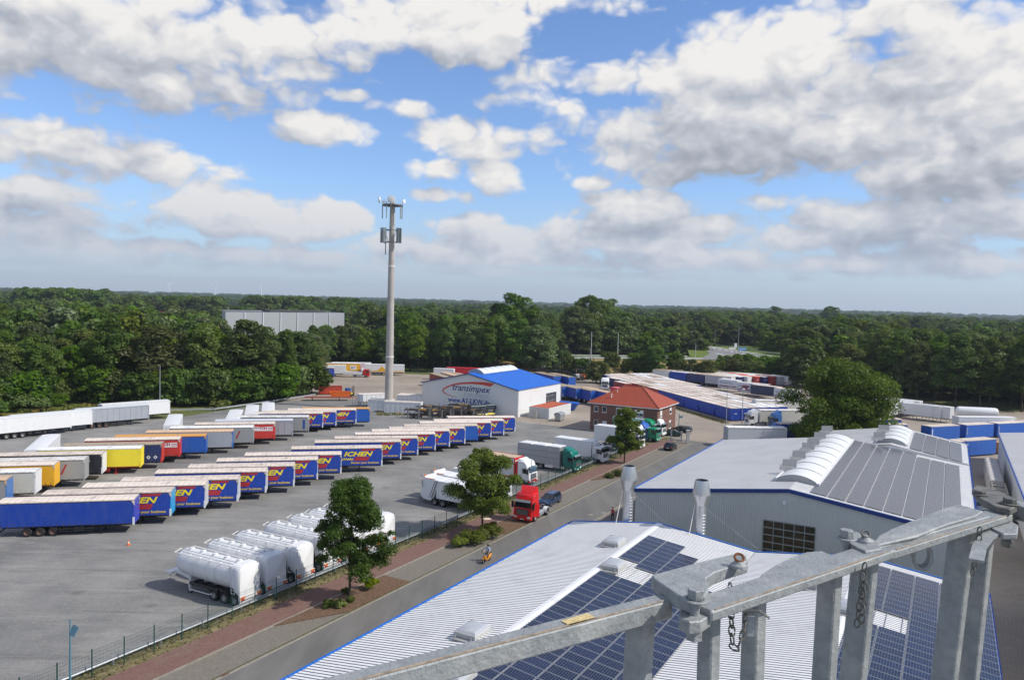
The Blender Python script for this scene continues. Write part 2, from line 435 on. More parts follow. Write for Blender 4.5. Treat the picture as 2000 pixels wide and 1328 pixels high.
def yard_nodes(N, vec, cur):
    v2 = N.mapping(vec, (.10, .35, 1), rot=(0, 0, R_(-16)))
    f1 = N.noise(v2, 1.2, 7, .65); f2 = N.noise(vec, .07, 6, .62); f3 = N.noise(vec, 7.0, 4, .75); f4 = N.noise(vec, .9, 6, .7)
    c = N.mix(N.mapr(f2, .38, .62), (.165, .164, .158), (.275, .266, .25))
    c = N.mix(N.mapr(f1, .52, .66, 0, .45), c, (.34, .325, .30))
    c = N.mix(N.mapr(f1, .28, .42, .55, 0), c, (.115, .118, .118))
    c = N.mix(N.mapr(f4, .60, .66, 0, .45), c, (.36, .31, .25))
    c = N.mix(N.mapr(f4, .30, .36, .5, 0), c, (.10, .10, .10))
    v3 = N.mapping(vec, (.035, .9, 1), rot=(0, 0, R_(62))); f5 = N.noise(v3, 1.0, 5, .6); f6 = N.noise(N.mapping(vec, (.04, .8, 1), rot=(0, 0, R_(-12))), 1.3, 5, .6)
    c = N.mix(N.mapr(f5, .58, .66, 0, .40), c, (.115, .113, .108)); c = N.mix(N.mapr(f6, .60, .68, 0, .35), c, (.36, .345, .32))
    vo_ = N.new('ShaderNodeTexVoronoi'); N.l.new(vec, vo_.inputs['Vector']); vo_.inputs['Scale'].default_value = .11
    c = N.mix(N.mapr(N.math('ADD', vo_.outputs['Distance'], N.math('MULTIPLY', f4, .25)), .15, .22, .42, 0), c, (.08, .078, .075))
    f7 = N.noise(vec, 2.6, 8, .72); c = N.mix(N.mapr(f7, .54, .66, 0, .5), c, (.30, .29, .27)); c = N.mix(N.mapr(f7, .34, .44, .5, 0), c, (.12, .12, .118))
    k = N.mapr(f3, .3, .7, .75, 1.17)
    return N.mix(1.0, c, N.comb(k, k, k), 'MULTIPLY')
YARD = M('worn grey yard asphalt', (.2, .2, .2), .9, spec=.2, extra=yard_nodes, bump=.3, bs=9)
def paver_nodes(N, vec, cur):
    f1 = N.noise(vec, .06, 6, .6); f2 = N.noise(vec, 6.0, 3, .7); f3 = N.noise(vec, .5, 6, .7)
    c = N.mix(N.mapr(f1, .35, .65), (.29, .243, .195), (.40, .345, .285))
    c = N.mix(N.mapr(f3, .60, .75, 0, .5), c, (.18, .16, .135))
    k = N.mapr(f2, .3, .7, .86, 1.14)
    br = N.new('ShaderNodeTexBrick'); N.l.new(N.mapping(vec, rot=(0, 0, R_(28.9))), br.inputs[0])
    br.inputs['Scale'].default_value = 1.0; br.inputs['Brick Width'].default_value = .6; br.inputs['Row Height'].default_value = .3
    br.inputs['Mortar Size'].default_value = .02; br.inputs['Color1'].default_value = (1, 1, 1, 1); br.inputs['Color2'].default_value = (.88, .88, .88, 1); br.inputs['Mortar'].default_value = (.6, .58, .55, 1)
    c = N.mix(1.0, c, br.outputs[0], 'MULTIPLY')
    return N.mix(1.0, c, N.comb(k, k, k), 'MULTIPLY')
PAVE = M('tan concrete paving', (.4, .35, .3), .85, spec=.2, extra=paver_nodes)
def road_nodes(N, vec, cur):
    f1 = N.noise(N.mapping(vec, (1, .12, 1), rot=(0, 0, R_(28.9))), .5, 6, .6); f3 = N.noise(vec, 14.0, 3, .8); f2 = N.noise(vec, .12, 5, .6)
    c = N.mix(N.mapr(f1, .35, .65), (.128, .123, .115), (.175, .168, .155))
    c = N.mix(N.mapr(f2, .45, .7, 0, .4), c, (.20, .185, .165))
    k = N.mapr(f3, .3, .7, .86, 1.14)
    return N.mix(1.0, c, N.comb(k, k, k), 'MULTIPLY')
ROADM = M('road asphalt', (.14, .14, .13), .9, spec=.2, extra=road_nodes)
def brick_path(c1, c2, mo, sz):
    def f(N, vec, cur):
        br = N.new('ShaderNodeTexBrick'); N.l.new(N.mapping(vec, rot=(0, 0, R_(28.9+90))), br.inputs[0])
        br.inputs['Scale'].default_value = 1.0; br.inputs['Brick Width'].default_value = sz; br.inputs['Row Height'].default_value = sz/2
        br.inputs['Mortar Size'].default_value = .012; br.inputs['Color1'].default_value = (*c1, 1); br.inputs['Color2'].default_value = (*c2, 1); br.inputs['Mortar'].default_value = (*mo, 1)
        f1 = N.noise(vec, .35, 6, .7); c = N.mix(N.mapr(f1, .5, .75, 0, .5), br.outputs[0], (.20, .17, .12))
        f2 = N.noise(vec, 5, 4, .8); k = N.mapr(f2, .3, .7, .78, 1.22)
        return N.mix(1.0, c, N.comb(k, k, k), 'MULTIPLY')
    return f
REDPATH = M('red brick footpath', (.2, .1, .08), .9, spec=.2, extra=brick_path((.225, .122, .098), (.175, .098, .08), (.13, .085, .07), .22))
PARKM = M('grey brown block parking strip', (.2, .18, .15), .9, spec=.2, extra=brick_path((.22, .195, .165), (.185, .165, .14), (.13, .115, .09), .24))
KERB = M('pale kerb stone', (.26, .235, .195), .9, var=.2, vs=3, spec=.2)
MULCH = M('brown bark mulch', (.15, .095, .062), .95, var=.35, vs=5, spec=.1, bump=.6, bs=6)
DRYG = M('dry verge grass', (.19, .155, .085), .95, var=.4, vs=1.3, dirt=(.08, .10, .03), ds=.8, da=.7, spec=.1)

def sheet(name, pts, z, m, label, sub=None):
    b = MB(); b.poly([(p.x, p.y, z) for p in pts], m)
    return structure(name, b, label, fix=False)
def strip(name, u0, u1, r0, r1, z0, z1, m, label):
    b = MB(); c = [ur(u0, r0), ur(u1, r0), ur(u1, r1), ur(u0, r1)]
    b.mesh([(p.x, p.y, z0) for p in c]+[(p.x, p.y, z1) for p in c], [(0, 1, 5, 4), (1, 2, 6, 5), (2, 3, 7, 6), (3, 0, 4, 7), (4, 5, 6, 7)], m)
    return structure(name, b, label)
yp = [ur(-40, -53.0), ur(160, -53.0), at(1420, 860), at(1160, 760), at(900, 745), at(640, 745), at(590, 778), at(330, 818), at(60, 822), at(-400, 870), at(-1300, 1000), ur(-40, -170)]
sheet('yard', yp, .004, YARD, 'worn grey gravelly asphalt of the trailer yard')
pv = [at(560, 782), at(700, 783), at(812, 812), at(1000, 822), at(1165, 841), at(1240, 862), ur(162, -53), ur(157, -44.4), ur(157, -38), ur(132, -38), ur(132, 4), ur(-30, 4), ur(-30, 90),
      at(2150, 812), at(1890, 800), at(1740, 772), at(1560, 745), at(1380, 735), at(1250, 733), at(1100, 738), at(860, 733), at(600, 722), at(540, 735)]
sheet('paved_yard', pv, .008, PAVE, 'tan concrete paving between the halls and the container rows')
strip('road', -40, 156.5, -44.3, -38.3, .0, .020, ROADM, 'grey asphalt road running past the halls')
strip('road', 156.5, 159.5, -50, -38.3, .0, .022, ROADM, 'end of the asphalt road at the yard gate')
strip('kerb', -40, 156.5, -38.3, -38.05, 0, .12, KERB, 'kerb on the hall side of the road')
strip('pavement', -40, 132, -38.05, -31.6, 0, .11, PARKM, 'block paved strip between the road and the halls')
strip('kerb', -40, 156.5, -44.6, -44.3, 0, .035, KERB, 'flat pale gutter stones along the far edge of the road')
strip('verge', -40, 160, -53.3, -50.95, 0, .05, DRYG, 'dry grass verge under the fence and guard rail')
strip('footpath', -40, 157, -50.95, -48.05, 0, .10, REDPATH, 'red brick footpath beside the yard fence')
strip('kerb', -40, 157, -48.05, -47.85, 0, .13, KERB, 'kerb between the footpath and the parking strip')
isl = [(47.2, 61.7), (75.5, 88.2), (113, 124.5)]
pu = [-40]+[q for a in isl for q in a]+[157]
for k in range(0, len(pu), 2):
    strip('parking_strip', pu[k], pu[k+1], -47.85, -44.75, 0, .045, PARKM, 'grey brown block paved parking strip beside the road')
for a, b in isl:
    bb = MB(); L = [(a, -47.85), (a+5.5, -44.75), (b, -44.75), (b, -47.85)]
    c = [ur(*p) for p in L]; bb.mesh([(p.x, p.y, .0) for p in c]+[(p.x, p.y, .14) for p in c], [(0, 1, 5, 4), (1, 2, 6, 5), (2, 3, 7, 6), (3, 0, 4, 7), (4, 5, 6, 7)], MULCH)
    t_ = MB(); c2 = [ur(*p) for p in ((a, -47.85), (a, -44.75), (a+5.5, -44.75))]
    t_.mesh([(p.x, p.y, .0) for p in c2]+[(p.x, p.y, .045) for p in c2], [(0, 1, 4, 3), (1, 2, 5, 4), (2, 0, 3, 5), (3, 4, 5)], PARKM)
    structure('planting_bed', bb, 'brown mulch bed around a street tree')
    structure('parking_strip', t_, 'grey brown paved wedge beside a planting bed')
# tree shade bed extends to the footpath beside the first tree: mulch over the path edge
for k, (x, y) in enumerate(((1154, 1005), (1179, 1001))):
    p = at(x, y); b = MB(); b.lathe([(.0, .026), (.33, .026), (.36, .021)], KERB, 18); o = b.build('manhole_cover'); o.location = p
    tag(o, 'round pale manhole cover in the road, %s the red tractor unit' % ('nearer to' if k == 0 else 'farther from'), 'manhole cover', 'manhole covers in the road')
p = at(438, 1317)
b = MB(); b.box(-.35, .35, -.2, .2, .0, .04, M('rusty drain', (.12, .06, .04), .8, var=.3, vs=8)); o = b.build('drain_grate'); o.location = p; o.rotation_euler = (0, 0, rotz(28.9))
tag(o, 'rusty rectangular drain grate in the gutter of the road', 'drain grate')
# highway embankment, carriageways and the curved slip road
STRAWM = M('straw coloured embankment grass', (.235, .175, .07), .95, var=.35, vs=.25, dirt=(.10, .12, .035), ds=.12, da=.8, spec=.1)
HWAY = M('pale highway asphalt', (.21, .207, .20), .9, var=.08, vs=.2, spec=.2)
GRASSG = M('mown green grass', (.12, .16, .035), .95, var=.25, vs=.3, spec=.1)
def ground_poly(b, pts, m): b.poly(pts, m)
he = 5.0
A0, A1, A2 = at(950, 700, he), at(1375, 703, he), at(1640, 716, he)
nrm = Vector((-(A1-A0).y, (A1-A0).x, 0)).normalized()
b = MB()
foot = [(p-nrm*16) for p in (A0, A1, A2)]; back = [(p+nrm*26) for p in (A0, A1, A2)]; bf = [(p+nrm*44) for p in (A0, A1, A2)]
rows = [[(p.x, p.y, 0) for p in foot], [(p.x, p.y, he) for p in (A0, A1, A2)], [(p.x, p.y, he) for p in back], [(p.x, p.y, 0) for p in bf]]
for i in range(3):
    for j in range(2): b.poly([rows[i][j], rows[i][j+1], rows[i+1][j+1], rows[i+1][j]], STRAWM if i == 0 else GRASSG)
structure('embankment', b, 'straw coloured grass embankment carrying the highway', fix=True)
b = MB()
for j, (p, q) in enumerate(((A0, A1), (A1, A2))):
    b.poly([(p.x+nrm.x*2, p.y+nrm.y*2, he+.05), (q.x+nrm.x*2, q.y+nrm.y*2, he+.05), (q.x+nrm.x*14, q.y+nrm.y*14, he+.05), (p.x+nrm.x*14, p.y+nrm.y*14, he+.05)], HWAY)
structure('highway', b, 'pale grey highway on the embankment', fix=False)
def road_px(name, L, Rr, z, m, label):
    b = MB()
    for i in range(len(L)-1):
        b.poly([at(*L[i], z), at(*L[i+1], z), at(*Rr[i+1], z), at(*Rr[i], z)], m)
    return structure(name, b, label, fix=False)
zz = he+.15
sr = [((1376, 674), (1384, 676)), ((1376, 679), (1424, 683)), ((1379, 684), (1470, 690)), ((1386, 690), (1500, 697)), ((1376, 697), (1540, 703)), ((1360, 701), (1600, 712))]
road_px('slip_road_grass', [(1340, 676), (1345, 690), (1350, 700)], [(1500, 676), (1560, 690), (1640, 705)], he+.10, GRASSG, 'green grass around the slip road')
road_px('slip_road', [a for a, _ in sr], [c for _, c in sr], zz, HWAY, 'curving slip road joining the highway')
road_px('traffic_island', [(1418, 694), (1425, 697), (1445, 699.5)], [(1419, 693.5), (1470, 695), (1494, 698.5)], zz+.1, GRASSG, 'grass traffic island of the slip road')
WL = M('white road paint', (.75, .75, .73), .8)
b = MB()
for i in range(10):
    x = 1392+i*11.5; y = 679.3+i*2.15
    b.poly([at(x, y, zz+.05), at(x+6, y+1.1, zz+.05), at(x+6, y+1.9, zz+.05), at(x, y+.8, zz+.05)], WL)
for (x0, y0, x1, y1) in ((1384, 676, 1424, 682), (1424, 682, 1470, 689), (1470, 689, 1535, 699), (1398, 690, 1412, 692), (1412, 692, 1417, 694.5)):
    b.poly([at(x0, y0, zz+.05), at(x1, y1, zz+.05), at(x1, y1+.6, zz+.05), at(x0, y0+.6, zz+.05)], WL)
structure('road_markings', b, 'white dashed and solid lines on the slip road', fix=False)
b = MB()
for dd in (3.2, 12.8):
    for (p, q) in ((A0, A1), (A1, A2)):
        b.poly([(p.x+nrm.x*dd, p.y+nrm.y*dd, he+.1), (q.x+nrm.x*dd, q.y+nrm.y*dd, he+.1), (q.x+nrm.x*(dd+.3), q.y+nrm.y*(dd+.3), he+.1), (p.x+nrm.x*(dd+.3), p.y+nrm.y*(dd+.3), he+.1)], WL)
structure('road_markings', b, 'white edge lines of the highway', fix=False)
def guard(name, pts, label, beam_h=.31, step=4.0, m=GREYV, top=.75, th=.08, group=None):
    """steel guard rail through ground points: posts and one W beam"""
    t = thing(name, label, 'guard rail', pts[0], group=group)
    o0 = Vector(pts[0]); bm_ = MB(); posts = []
    for i in range(len(pts)-1):
        p, q = Vector(pts[i])-o0, Vector(pts[i+1])-o0; L = (q-p).length; d = (q-p)/L; s_ = Vector((d.y, -d.x, 0))
        prof = [(-.0, top), (.05, top-.04), (.0, top-.12), (.0, top-.18), (.05, top-.26), (.0, top-.31)]
        for k in range(len(prof)-1):
            a, c = prof[k], prof[k+1]
            bm_.poly([p+s_*(a[0]+.06)+Vector((0, 0, a[1])), q+s_*(a[0]+.06)+Vector((0, 0, a[1])), q+s_*(c[0]+.06)+Vector((0, 0, c[1])), p+s_*(c[0]+.06)+Vector((0, 0, c[1]))], m)
            bm_.poly([p-s_*(.0)+Vector((0, 0, a[1])), q-s_*(.0)+Vector((0, 0, a[1])), q-s_*(.0)+Vector((0, 0, c[1])), p-s_*(.0)+Vector((0, 0, c[1]))], m)
        k = 0
        while k < L: posts.append(p+d*k); k += step
    bm_.build('beam', t, fix=False)
    pb = MB(); pb.box(-.05, .05, -.05, .05, 0, top-.02, m); po = pb.build('post', t); po.location = posts[0]
    for q in posts[1:98]: part(po, t, q)
    return t
guard('guard_rail', [ur(12, -52.5), ur(156, -52.5)], 'long galvanised guard rail along the inside of the green yard fence', step=4)
guard('guard_rail', [at(300, 806), at(420, 803), at(520, 789), at(616, 774)], 'galvanised guard rail below the woodland at the back of the trailer yard')
guard('guard_rail', [(A0+nrm*1.4), (A1+nrm*1.4)], 'guard rail on the near edge of the highway', step=12)
guard('guard_rail', [(A0+nrm*15.2), (A1+nrm*15.2)], 'guard rail on the far edge of the highway', step=12)
for p, q in (((1384, 671.5), (1425, 678.5)), ((1425, 678.5), (1480, 687)), ((1480, 687), (1540, 696))): pass
guard('guard_rail', [at(1377, 671, he), at(1425, 678.5, he), at(1480, 687, he), at(1540, 696, he)], 'guard rail along the far side of the slip road', step=12)
# ------------------------------------------------------------------ industrial halls
ROOFM = M('white corrugated roof sheet', (.78, .775, .76), .42, .0, var=.05, vs=.5, dirt=(.46, .455, .43), ds=.5, da=.55)
ROOFG = M('pale grey corrugated roof sheet', (.66, .655, .645), .45, .0, var=.06, vs=.3, dirt=(.48, .48, .47), ds=.2, da=.5)
ROOFV = M('darker roof pans', (.30, .295, .285), .7, var=.15, vs=2)  # pans and rib flanks coloured darker than the crowns
CLAD = M('grey wall cladding', (.57, .565, .56), .5, .1, var=.05, vs=.4)
CLADW = M('white wall cladding', (.72, .72, .70), .5, var=.05, vs=.3, dirt=(.5, .5, .48), ds=.3, da=.3)
FASC = M('dark blue fascia', (.006, .035, .21), .4)
FASCL = M('bright blue gutter', (.02, .17, .62), .35, var=.08, vs=2)
SKYL = M('translucent white skylight', (.74, .76, .76), .25, spec=.6, var=.04, vs=1)
ALU = M('aluminium', (.55, .56, .57), .32, .8, var=.06, vs=3)
GREYP = M('grey vent panel', (.30, .30, .29), .6, var=.1, vs=2)

def ribs(u0, u1, pitch=.333, h=.05):
    """trapezoid rib profile along u: list of (u, dz)"""
    L = []; u = u0
    while u < u1-.01:
        for a, z in ((0, h), (.66, h), (.72, 0), (.94, 0)):
            if u+a*pitch <= u1: L.append((u+a*pitch, z))
        u += pitch
    L.append((u1, 0)); return L
def roof_plane(b, u0, u1, ra, za, rb, zb, m, pitch=.333):
    L = ribs(u0, u1, pitch)
    vs = []
    for u, dz in L:
        vs.append(ur(u, ra, za+dz)); vs.append(ur(u, rb, zb+dz))
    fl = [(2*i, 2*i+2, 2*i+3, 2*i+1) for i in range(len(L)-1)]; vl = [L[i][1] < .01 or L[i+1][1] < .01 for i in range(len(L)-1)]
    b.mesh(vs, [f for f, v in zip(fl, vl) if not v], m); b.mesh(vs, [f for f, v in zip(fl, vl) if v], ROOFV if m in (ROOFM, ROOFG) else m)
def clad_wall(b, P, ztop, m, pitch=.25, depth=.035, holes=()):
    """P(s, out, z): point s metres along the wall; strips with vertical ribs; ztop(s)"""
    L = P[1]; fn = P[0]; n = max(2, int(L/pitch)); q = pitch
    pts = []
    for i in range(n+1):
        s0 = min(i*q, L)
        for a, o in ((0, 0), (.5, 0), (.62, depth), (.88, depth)):
            s_ = s0+a*q
            if s_ <= L: pts.append((s_, o))
    pts.append((L, 0))
    for (s0, o0), (s1, o1) in zip(pts, pts[1:]):
        if s1-s0 < 1e-4: continue
        segs = [(0.0, None)]
        mid = (s0+s1)/2; hs = [h for h in holes if h[0] < mid < h[1]]
        z0 = 0.0
        for h in hs:
            if h[2] > z0: b.poly([fn(s0, o0, z0), fn(s1, o1, z0), fn(s1, o1, h[2]), fn(s0, o0, h[2])], m)
            z0 = h[3]
        b.poly([fn(s0, o0, z0), fn(s1, o1, z0), fn(s1, o1, ztop(s1)), fn(s0, o0, ztop(s0))], m)

def barrel(parent, u0, u1, rc, w, zb, h, name='ridge_skylight', n=10, curb=.35, du=3.4):
    b = MB()
    c0 = []
    arc = [(rc-w/2+w*k/n, zb+curb+h*math.sin(math.pi*k/n)**.8) for k in range(n+1)]
    for (r0, z0), (r1, z1) in zip(arc, arc[1:]):
        b.poly([ur(u0, r0, z0), ur(u1, r0, z0), ur(u1, r1, z1), ur(u0, r1, z1)], SKYL)
    for u in (u0, u1):
        b.poly([ur(u, r, z) for r, z in arc]+[ur(u, rc+w/2, zb-.3), ur(u, rc-w/2, zb-.3)], M('grey skylight end', (.34, .35, .35), .5))
    for r in (rc-w/2, rc+w/2): b.poly([ur(u0, r, zb-.3), ur(u1, r, zb-.3), ur(u1, r, zb+curb), ur(u0, r, zb+curb)], ROOFM)
    o = b.build(name, parent, smooth=False)
    f = MB(); u = u0
    while u <= u1+.01:
        pts = [ur(u, r, z+.03) for r, z in arc]
        f.tube(pts, .035, GREYP, 4); u += du
    f.obox(ur(u0, rc-w/2-.1, zb+curb), ur(u1, rc-w/2-.1, zb+curb), .16, .12, ROOFM)
    f.obox(ur(u0, rc+w/2+.15, zb+curb-.15), ur(u1, rc+w/2+.15, zb+curb-.15), .3, .25, ROOFM)
    f.build('glazing_bars', o)
    return o

# ---- front hall: two bays of white corrugated roof
ZE, ZR = 6.0, 7.15
U0, U1 = -22.0, 70.7
BR = [(-31.5, -22.8, -14.06), (-14.06, -5.36, 3.4)]
hall = thing('white_roofed_hall', 'nearest hall with white corrugated two bay roof and bright blue gutter beside the road', 'hall', (0, 0, 0))
b = MB()
for ra, rr, rb in BR:
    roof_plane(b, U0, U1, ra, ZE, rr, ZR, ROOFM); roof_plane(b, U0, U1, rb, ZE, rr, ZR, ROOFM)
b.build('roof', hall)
b = MB()
for ra, rr, rb in BR:
    for s_ in (-1, 1):
        b.poly([ur(U0, rr, ZR+.07), ur(U1, rr, ZR+.07), ur(U1, rr+s_*.32, ZR+.03), ur(U0, rr+s_*.32, ZR+.03)], ROOFM)
b.build('ridge_cap', hall)
b = MB()
def wf(a, c):
    d = Vector((c[0]-a[0], c[1]-a[1])); L = d.length; d /= L; n_ = (d[1], -d[0])
    return (lambda s, o, z: ur(a[0]+d[0]*s+n_[0]*o, a[1]+d[1]*s+n_[1]*o, z), L)
def zroof(r):
    for ra, rr, rb in BR:
        if ra-.01 <= r <= rb+.01: return ZE+(ZR-ZE)*(1-abs(r-rr)/(rr-ra))-.06
    return ZE-.06
clad_wall(b, wf((U1-.15, -31.3), (U1-.15, 3.2)), lambda s: zroof(-31.3+s), CLAD)
clad_wall(b, wf((U0+.15, 3.2), (U0+.15, -31.3)), lambda s: zroof(3.2-s), CLAD)
clad_wall(b, wf((U0+.15, -31.3), (U1-.15, -31.3)), lambda s: ZE-.06, CLAD)
clad_wall(b, wf((U1-.15, 3.2), (U0+.15, 3.2)), lambda s: ZE-.06, CLAD)
b.build('wall', hall, fix=False)
def gutter(parent, u0, u1, r, z, side, m, name='gutter', br=True):
    g2 = MB(); o = side
    prof = [(0, .06), (0, -.10), (.14*o, -.12), (.16*o, .05)]
    for (a, z0), (c, z1) in zip(prof, prof[1:]):
        g2.poly([ur(u0, r+a, z+z0), ur(u1, r+a, z+z0), ur(u1, r+c, z+z1), ur(u0, r+c, z+z1)], m)
        g2.poly([ur(u0, r+a+.012*o, z+z0+.01), ur(u1, r+a+.012*o, z+z0+.01), ur(u1, r+c-.012*o, z+z1+.01), ur(u0, r+c-.012*o, z+z1+.01)], m)
    if br:
        u = u0+.4
        while u < u1:
            g2.obox(ur(u, r-.18*o, z+.075), ur(u, r+.17*o, z+.065), .05, .012, m); u += 1.0
    return g2.build(name, parent, fix=False)
gutter(hall, U0, U1, -31.55, ZE, -1, FASCL)
gutter(hall, U0, U1, 3.45, ZE, 1, FASCL)
b = MB()
for ra, rr, rb in BR:
    b.obox(ur(U1+.02, ra, ZE-.02), ur(U1+.02, rr, ZR-.02), .10, .26, FASCL, up=(0, 0, 1))
    b.obox(ur(U1+.02, rb, ZE-.02), ur(U1+.02, rr, ZR-.02), .10, .26, FASCL, up=(0, 0, 1))
b.build('verge_flashing', hall)
b = MB(); VAL = M('dark valley gutter', (.03, .026, .02), .8, var=.3, vs=3)
b.poly([ur(U0, -14.25, ZE+.052), ur(U1, -14.25, ZE+.052), ur(U1, -13.87, ZE+.052), ur(U0, -13.87, ZE+.052)], VAL)
b.build('valley_gutter', hall, fix=False)
# rows of roof screws and a faint seam
b = MB()
for (r0, z0) in ((-18.0, 6.5),):
    for i in range(60):
        u = U1-2.0-i*.333*1; 
        if r0 > -20 and u < 62: continue
        b.box(*(lambda p: (p.x-.03, p.x+.03, p.y-.03, p.y+.03, p.z, p.z+.03))(ur(u, r0, z0+.02)), DARK)
b.build('roof_screws', hall)

# ---- rooflights (small domes on curbs)
def rooflight(px, py, r_hint, label, w=1.5, l=1.9):
    # find u for the given r on the roof
    best = None
    p0 = at(px, py, 6.6); u, r = to_ur(p0)
    for _ in range(8):
        z = zroof(r)+.12; p0 = at(px, py, z); u, r = to_ur(p0)
    t = thing('rooflight', label, 'rooflight', ur(u, r, z), rotz(28.9), 'small domed rooflights on the white corrugated roof')
    b = MB()
    def ring(x, y, z): return [(-x, -y, z), (x, -y, z), (x, y, z), (-x, y, z)]
    b.loft([ring(l/2, w/2, -.25), ring(l/2*.96, w/2*.96, .30)], M('rooflight curb', (.42, .42, .40), .5, var=.06, vs=3)); b.build('curb', t)
    b = MB(); b.loft([ring(l/2, w/2, .301), ring(l/2, w/2, .38)], M('rooflight frame', (.55, .55, .53), .5)); b.build('frame', t)
    b = MB(); rr_ = []
    for k, (f_, z_) in enumerate(((.95, .385), (.88, .46), (.72, .54), (.45, .60), (.0, .62))): rr_.append(ring(l/2*f_, w/2*f_, z_))
    b.loft(rr_, M('milky rooflight dome', (.40, .41, .43), .18, spec=.8)); b.build('dome', t, smooth=True)
    b = MB(); b.box(-l/2-.35, -l/2, -w/2, w/2, -.02, .05, GREYP); b.obox((-l/2, -w/2+.2, .3), (-l/2-.3, -w/2+.2, .02), .04, .04, GREYP); b.obox((-l/2, w/2-.2, .3), (-l/2-.3, w/2-.2, .02), .04, .04, GREYP); b.build('flashing', t)
    return t, u, r
RL = [rooflight(1199, 1062, 0, 'domed rooflight on the white roof nearest the hall end wall'),
      rooflight(1198, 1108, 0, 'domed rooflight on the white roof set in a gap between blue solar panels'),
      rooflight(923, 1238, 0, 'domed rooflight on the white roof left of the solar panels above the handrail'),
      rooflight(892, 1326, 0, 'domed rooflight on the white roof cut by the bottom edge below the handrail'),
      rooflight(1657, 1192, 0, 'domed rooflight on the white roof seen between two grey handrail posts'),
      rooflight(1583, 1143, 0, 'domed rooflight on the white roof just under the grey handrail')]

# ---- solar panels
def cell_nodes(N, vec, cur):
    x, y, z = N.sep(vec)[:3]
    def line(v, pitch, w, off=0.0):
        p = N.math('PINGPONG', N.math('ADD', v, off), pitch/2)
        return N.mapr(p, w*.45, w, 1, 0)
    lx = line(x, .156, .006, .078); ly = line(y, .156, .006, .0)
    f = N.math('MAXIMUM', lx, ly)
    bus = line(y, .052, .0035, .026)
    cc = N.noise(vec, 9, 2, .5)
    oi = N.new('ShaderNodeObjectInfo')
    c = N.mix(N.mapr(cc, .3, .7), (.004, .008, .030), (.007, .013, .045))
    hs = N.new('ShaderNodeHueSaturation'); N.put(hs.inputs['Value'], N.mapr(oi.outputs['Random'], 0, 1, .75, 1.3)); N.put(hs.inputs['Color'], c); c = hs.outputs[0]
    c = N.mix(N.math('MULTIPLY', bus, .35), c, (.25, .28, .34))
    return N.mix(N.math('MULTIPLY', f, .6), c, (.36, .40, .46))
CELLS = M('blue solar cells', (.01, .03, .1), .14, spec=.12, extra=cell_nodes)
SFR = M('solar panel frame', (.42, .43, .44), .4, .5)
def module_mesh(pr, pu_):
    b = MB(); CELLS = MATS['blue solar cells'] if pr > 1.65 else M('sky greyed solar cells', (.03, .03, .045), .18, spec=.6, extra=lambda N, vec, cur: N.mix(.82, cell_nodes(N, vec, cur), (.085, .088, .105))); x, y = pu_/2, pr/2          # local x along u, y across; grey mixed into far cells paints reflected sky
    b.poly([(-x+.02, -y+.02, .045), (x-.02, -y+.02, .045), (x-.02, y-.02, .045), (-x+.02, y-.02, .045)], CELLS)
    for (x0, x1, y0, y1) in ((-x, x, -y, -y+.02), (-x, x, y-.02, y), (-x, -x+.02, -y+.02, y-.02), (x-.02, x, -y+.02, y-.02)): b.box(x0, x1, y0, y1, .0, .05, SFR)
    return b
_mod = {}
def solar_strip(u0, n, rc, zc, slope, pr, pitch, label, group, skip=(), gaps=()):
    """a strip of n modules along u centred at r=rc on a roof falling away to the right by `slope`"""
    t = thing('solar_panel_strip', label, 'solar panels', ur(u0, rc, zc), rotz(28.9), group)
    ang = math.atan(slope)
    k0 = (pr, pitch); first = _mod.get(k0)
    u = 0.0
    for i in range(n):
        if gaps and i in gaps: u += gaps[i]
        if i not in skip:
            if first is None:
                o = module_mesh(pr, pitch-.035).build('solar_module', t); first = o; _mod[k0] = o
            else:
                o = bpy.data.objects.new('solar_module', first.data); COL.objects.link(o); o.parent = t
            o.location = (u+pitch/2, 0, .10); o.rotation_euler = (ang, 0, 0)
        u += pitch
    b = MB()
    for s_ in (-pr*.3, pr*.3): b.obox((0, s_, .07-s_*-slope), (u, s_, .07-s_*-slope), .04, .04, SFR)
    b.build('mounting_rail', t)
    return t
SL1 = (ZR-ZE)/8.7
pcols = [(-22.35+1.66*k*1.02+.83) for k in range(5)]
for k, rc in enumerate(pcols):
    z = ZR-SL1*(rc+22.8)+.03
    # 7 modules missing around the rooflight
    top = [66.2, 66.2, 64.2, 61.2, 58.2][k]
    nn = 46; u0 = top-nn*1.0
    sk = []
    if k <= 1:
        um, rm = RL[1][1], RL[1][2]
        sk = [i for i in range(nn) if um-2.0 < u0+i+.5 < um+(2.1 if k == 0 else 1.6)]
    solar_strip(u0, nn, rc, z, SL1, 1.66, 1.0, 'blue solar panel strip on the near white roof bay, %s from its ridge' % ORD[k], 'solar panel strips on the near bay of the white roof', skip=sk, gaps={i: .10 for i in (8, 16, 24, 32, 40)} if 0 else ())
for k in range(5):
    rc = -4.9+.83+1.69*k; z = ZR-SL1*(rc+5.36)+.03
    if rc > 3.0: break
    um, rm = RL[4][1], RL[4][2]
    sk = []
    nn = 60; u0 = 69.0-60
    for i in range(nn):
        uu = u0+i+.5
        if k <= 1 and um-1.6 < uu < um+1.6: sk.append(i)
        if uu < 22: sk.append(i)
    solar_strip(u0, nn, rc, z, SL1, 1.66, 1.0, 'solar panel strip behind the handrail posts, %s from the ridge of the far bay' % ORD[k], 'solar panel strips on the far bay of the white roof', skip=sk)

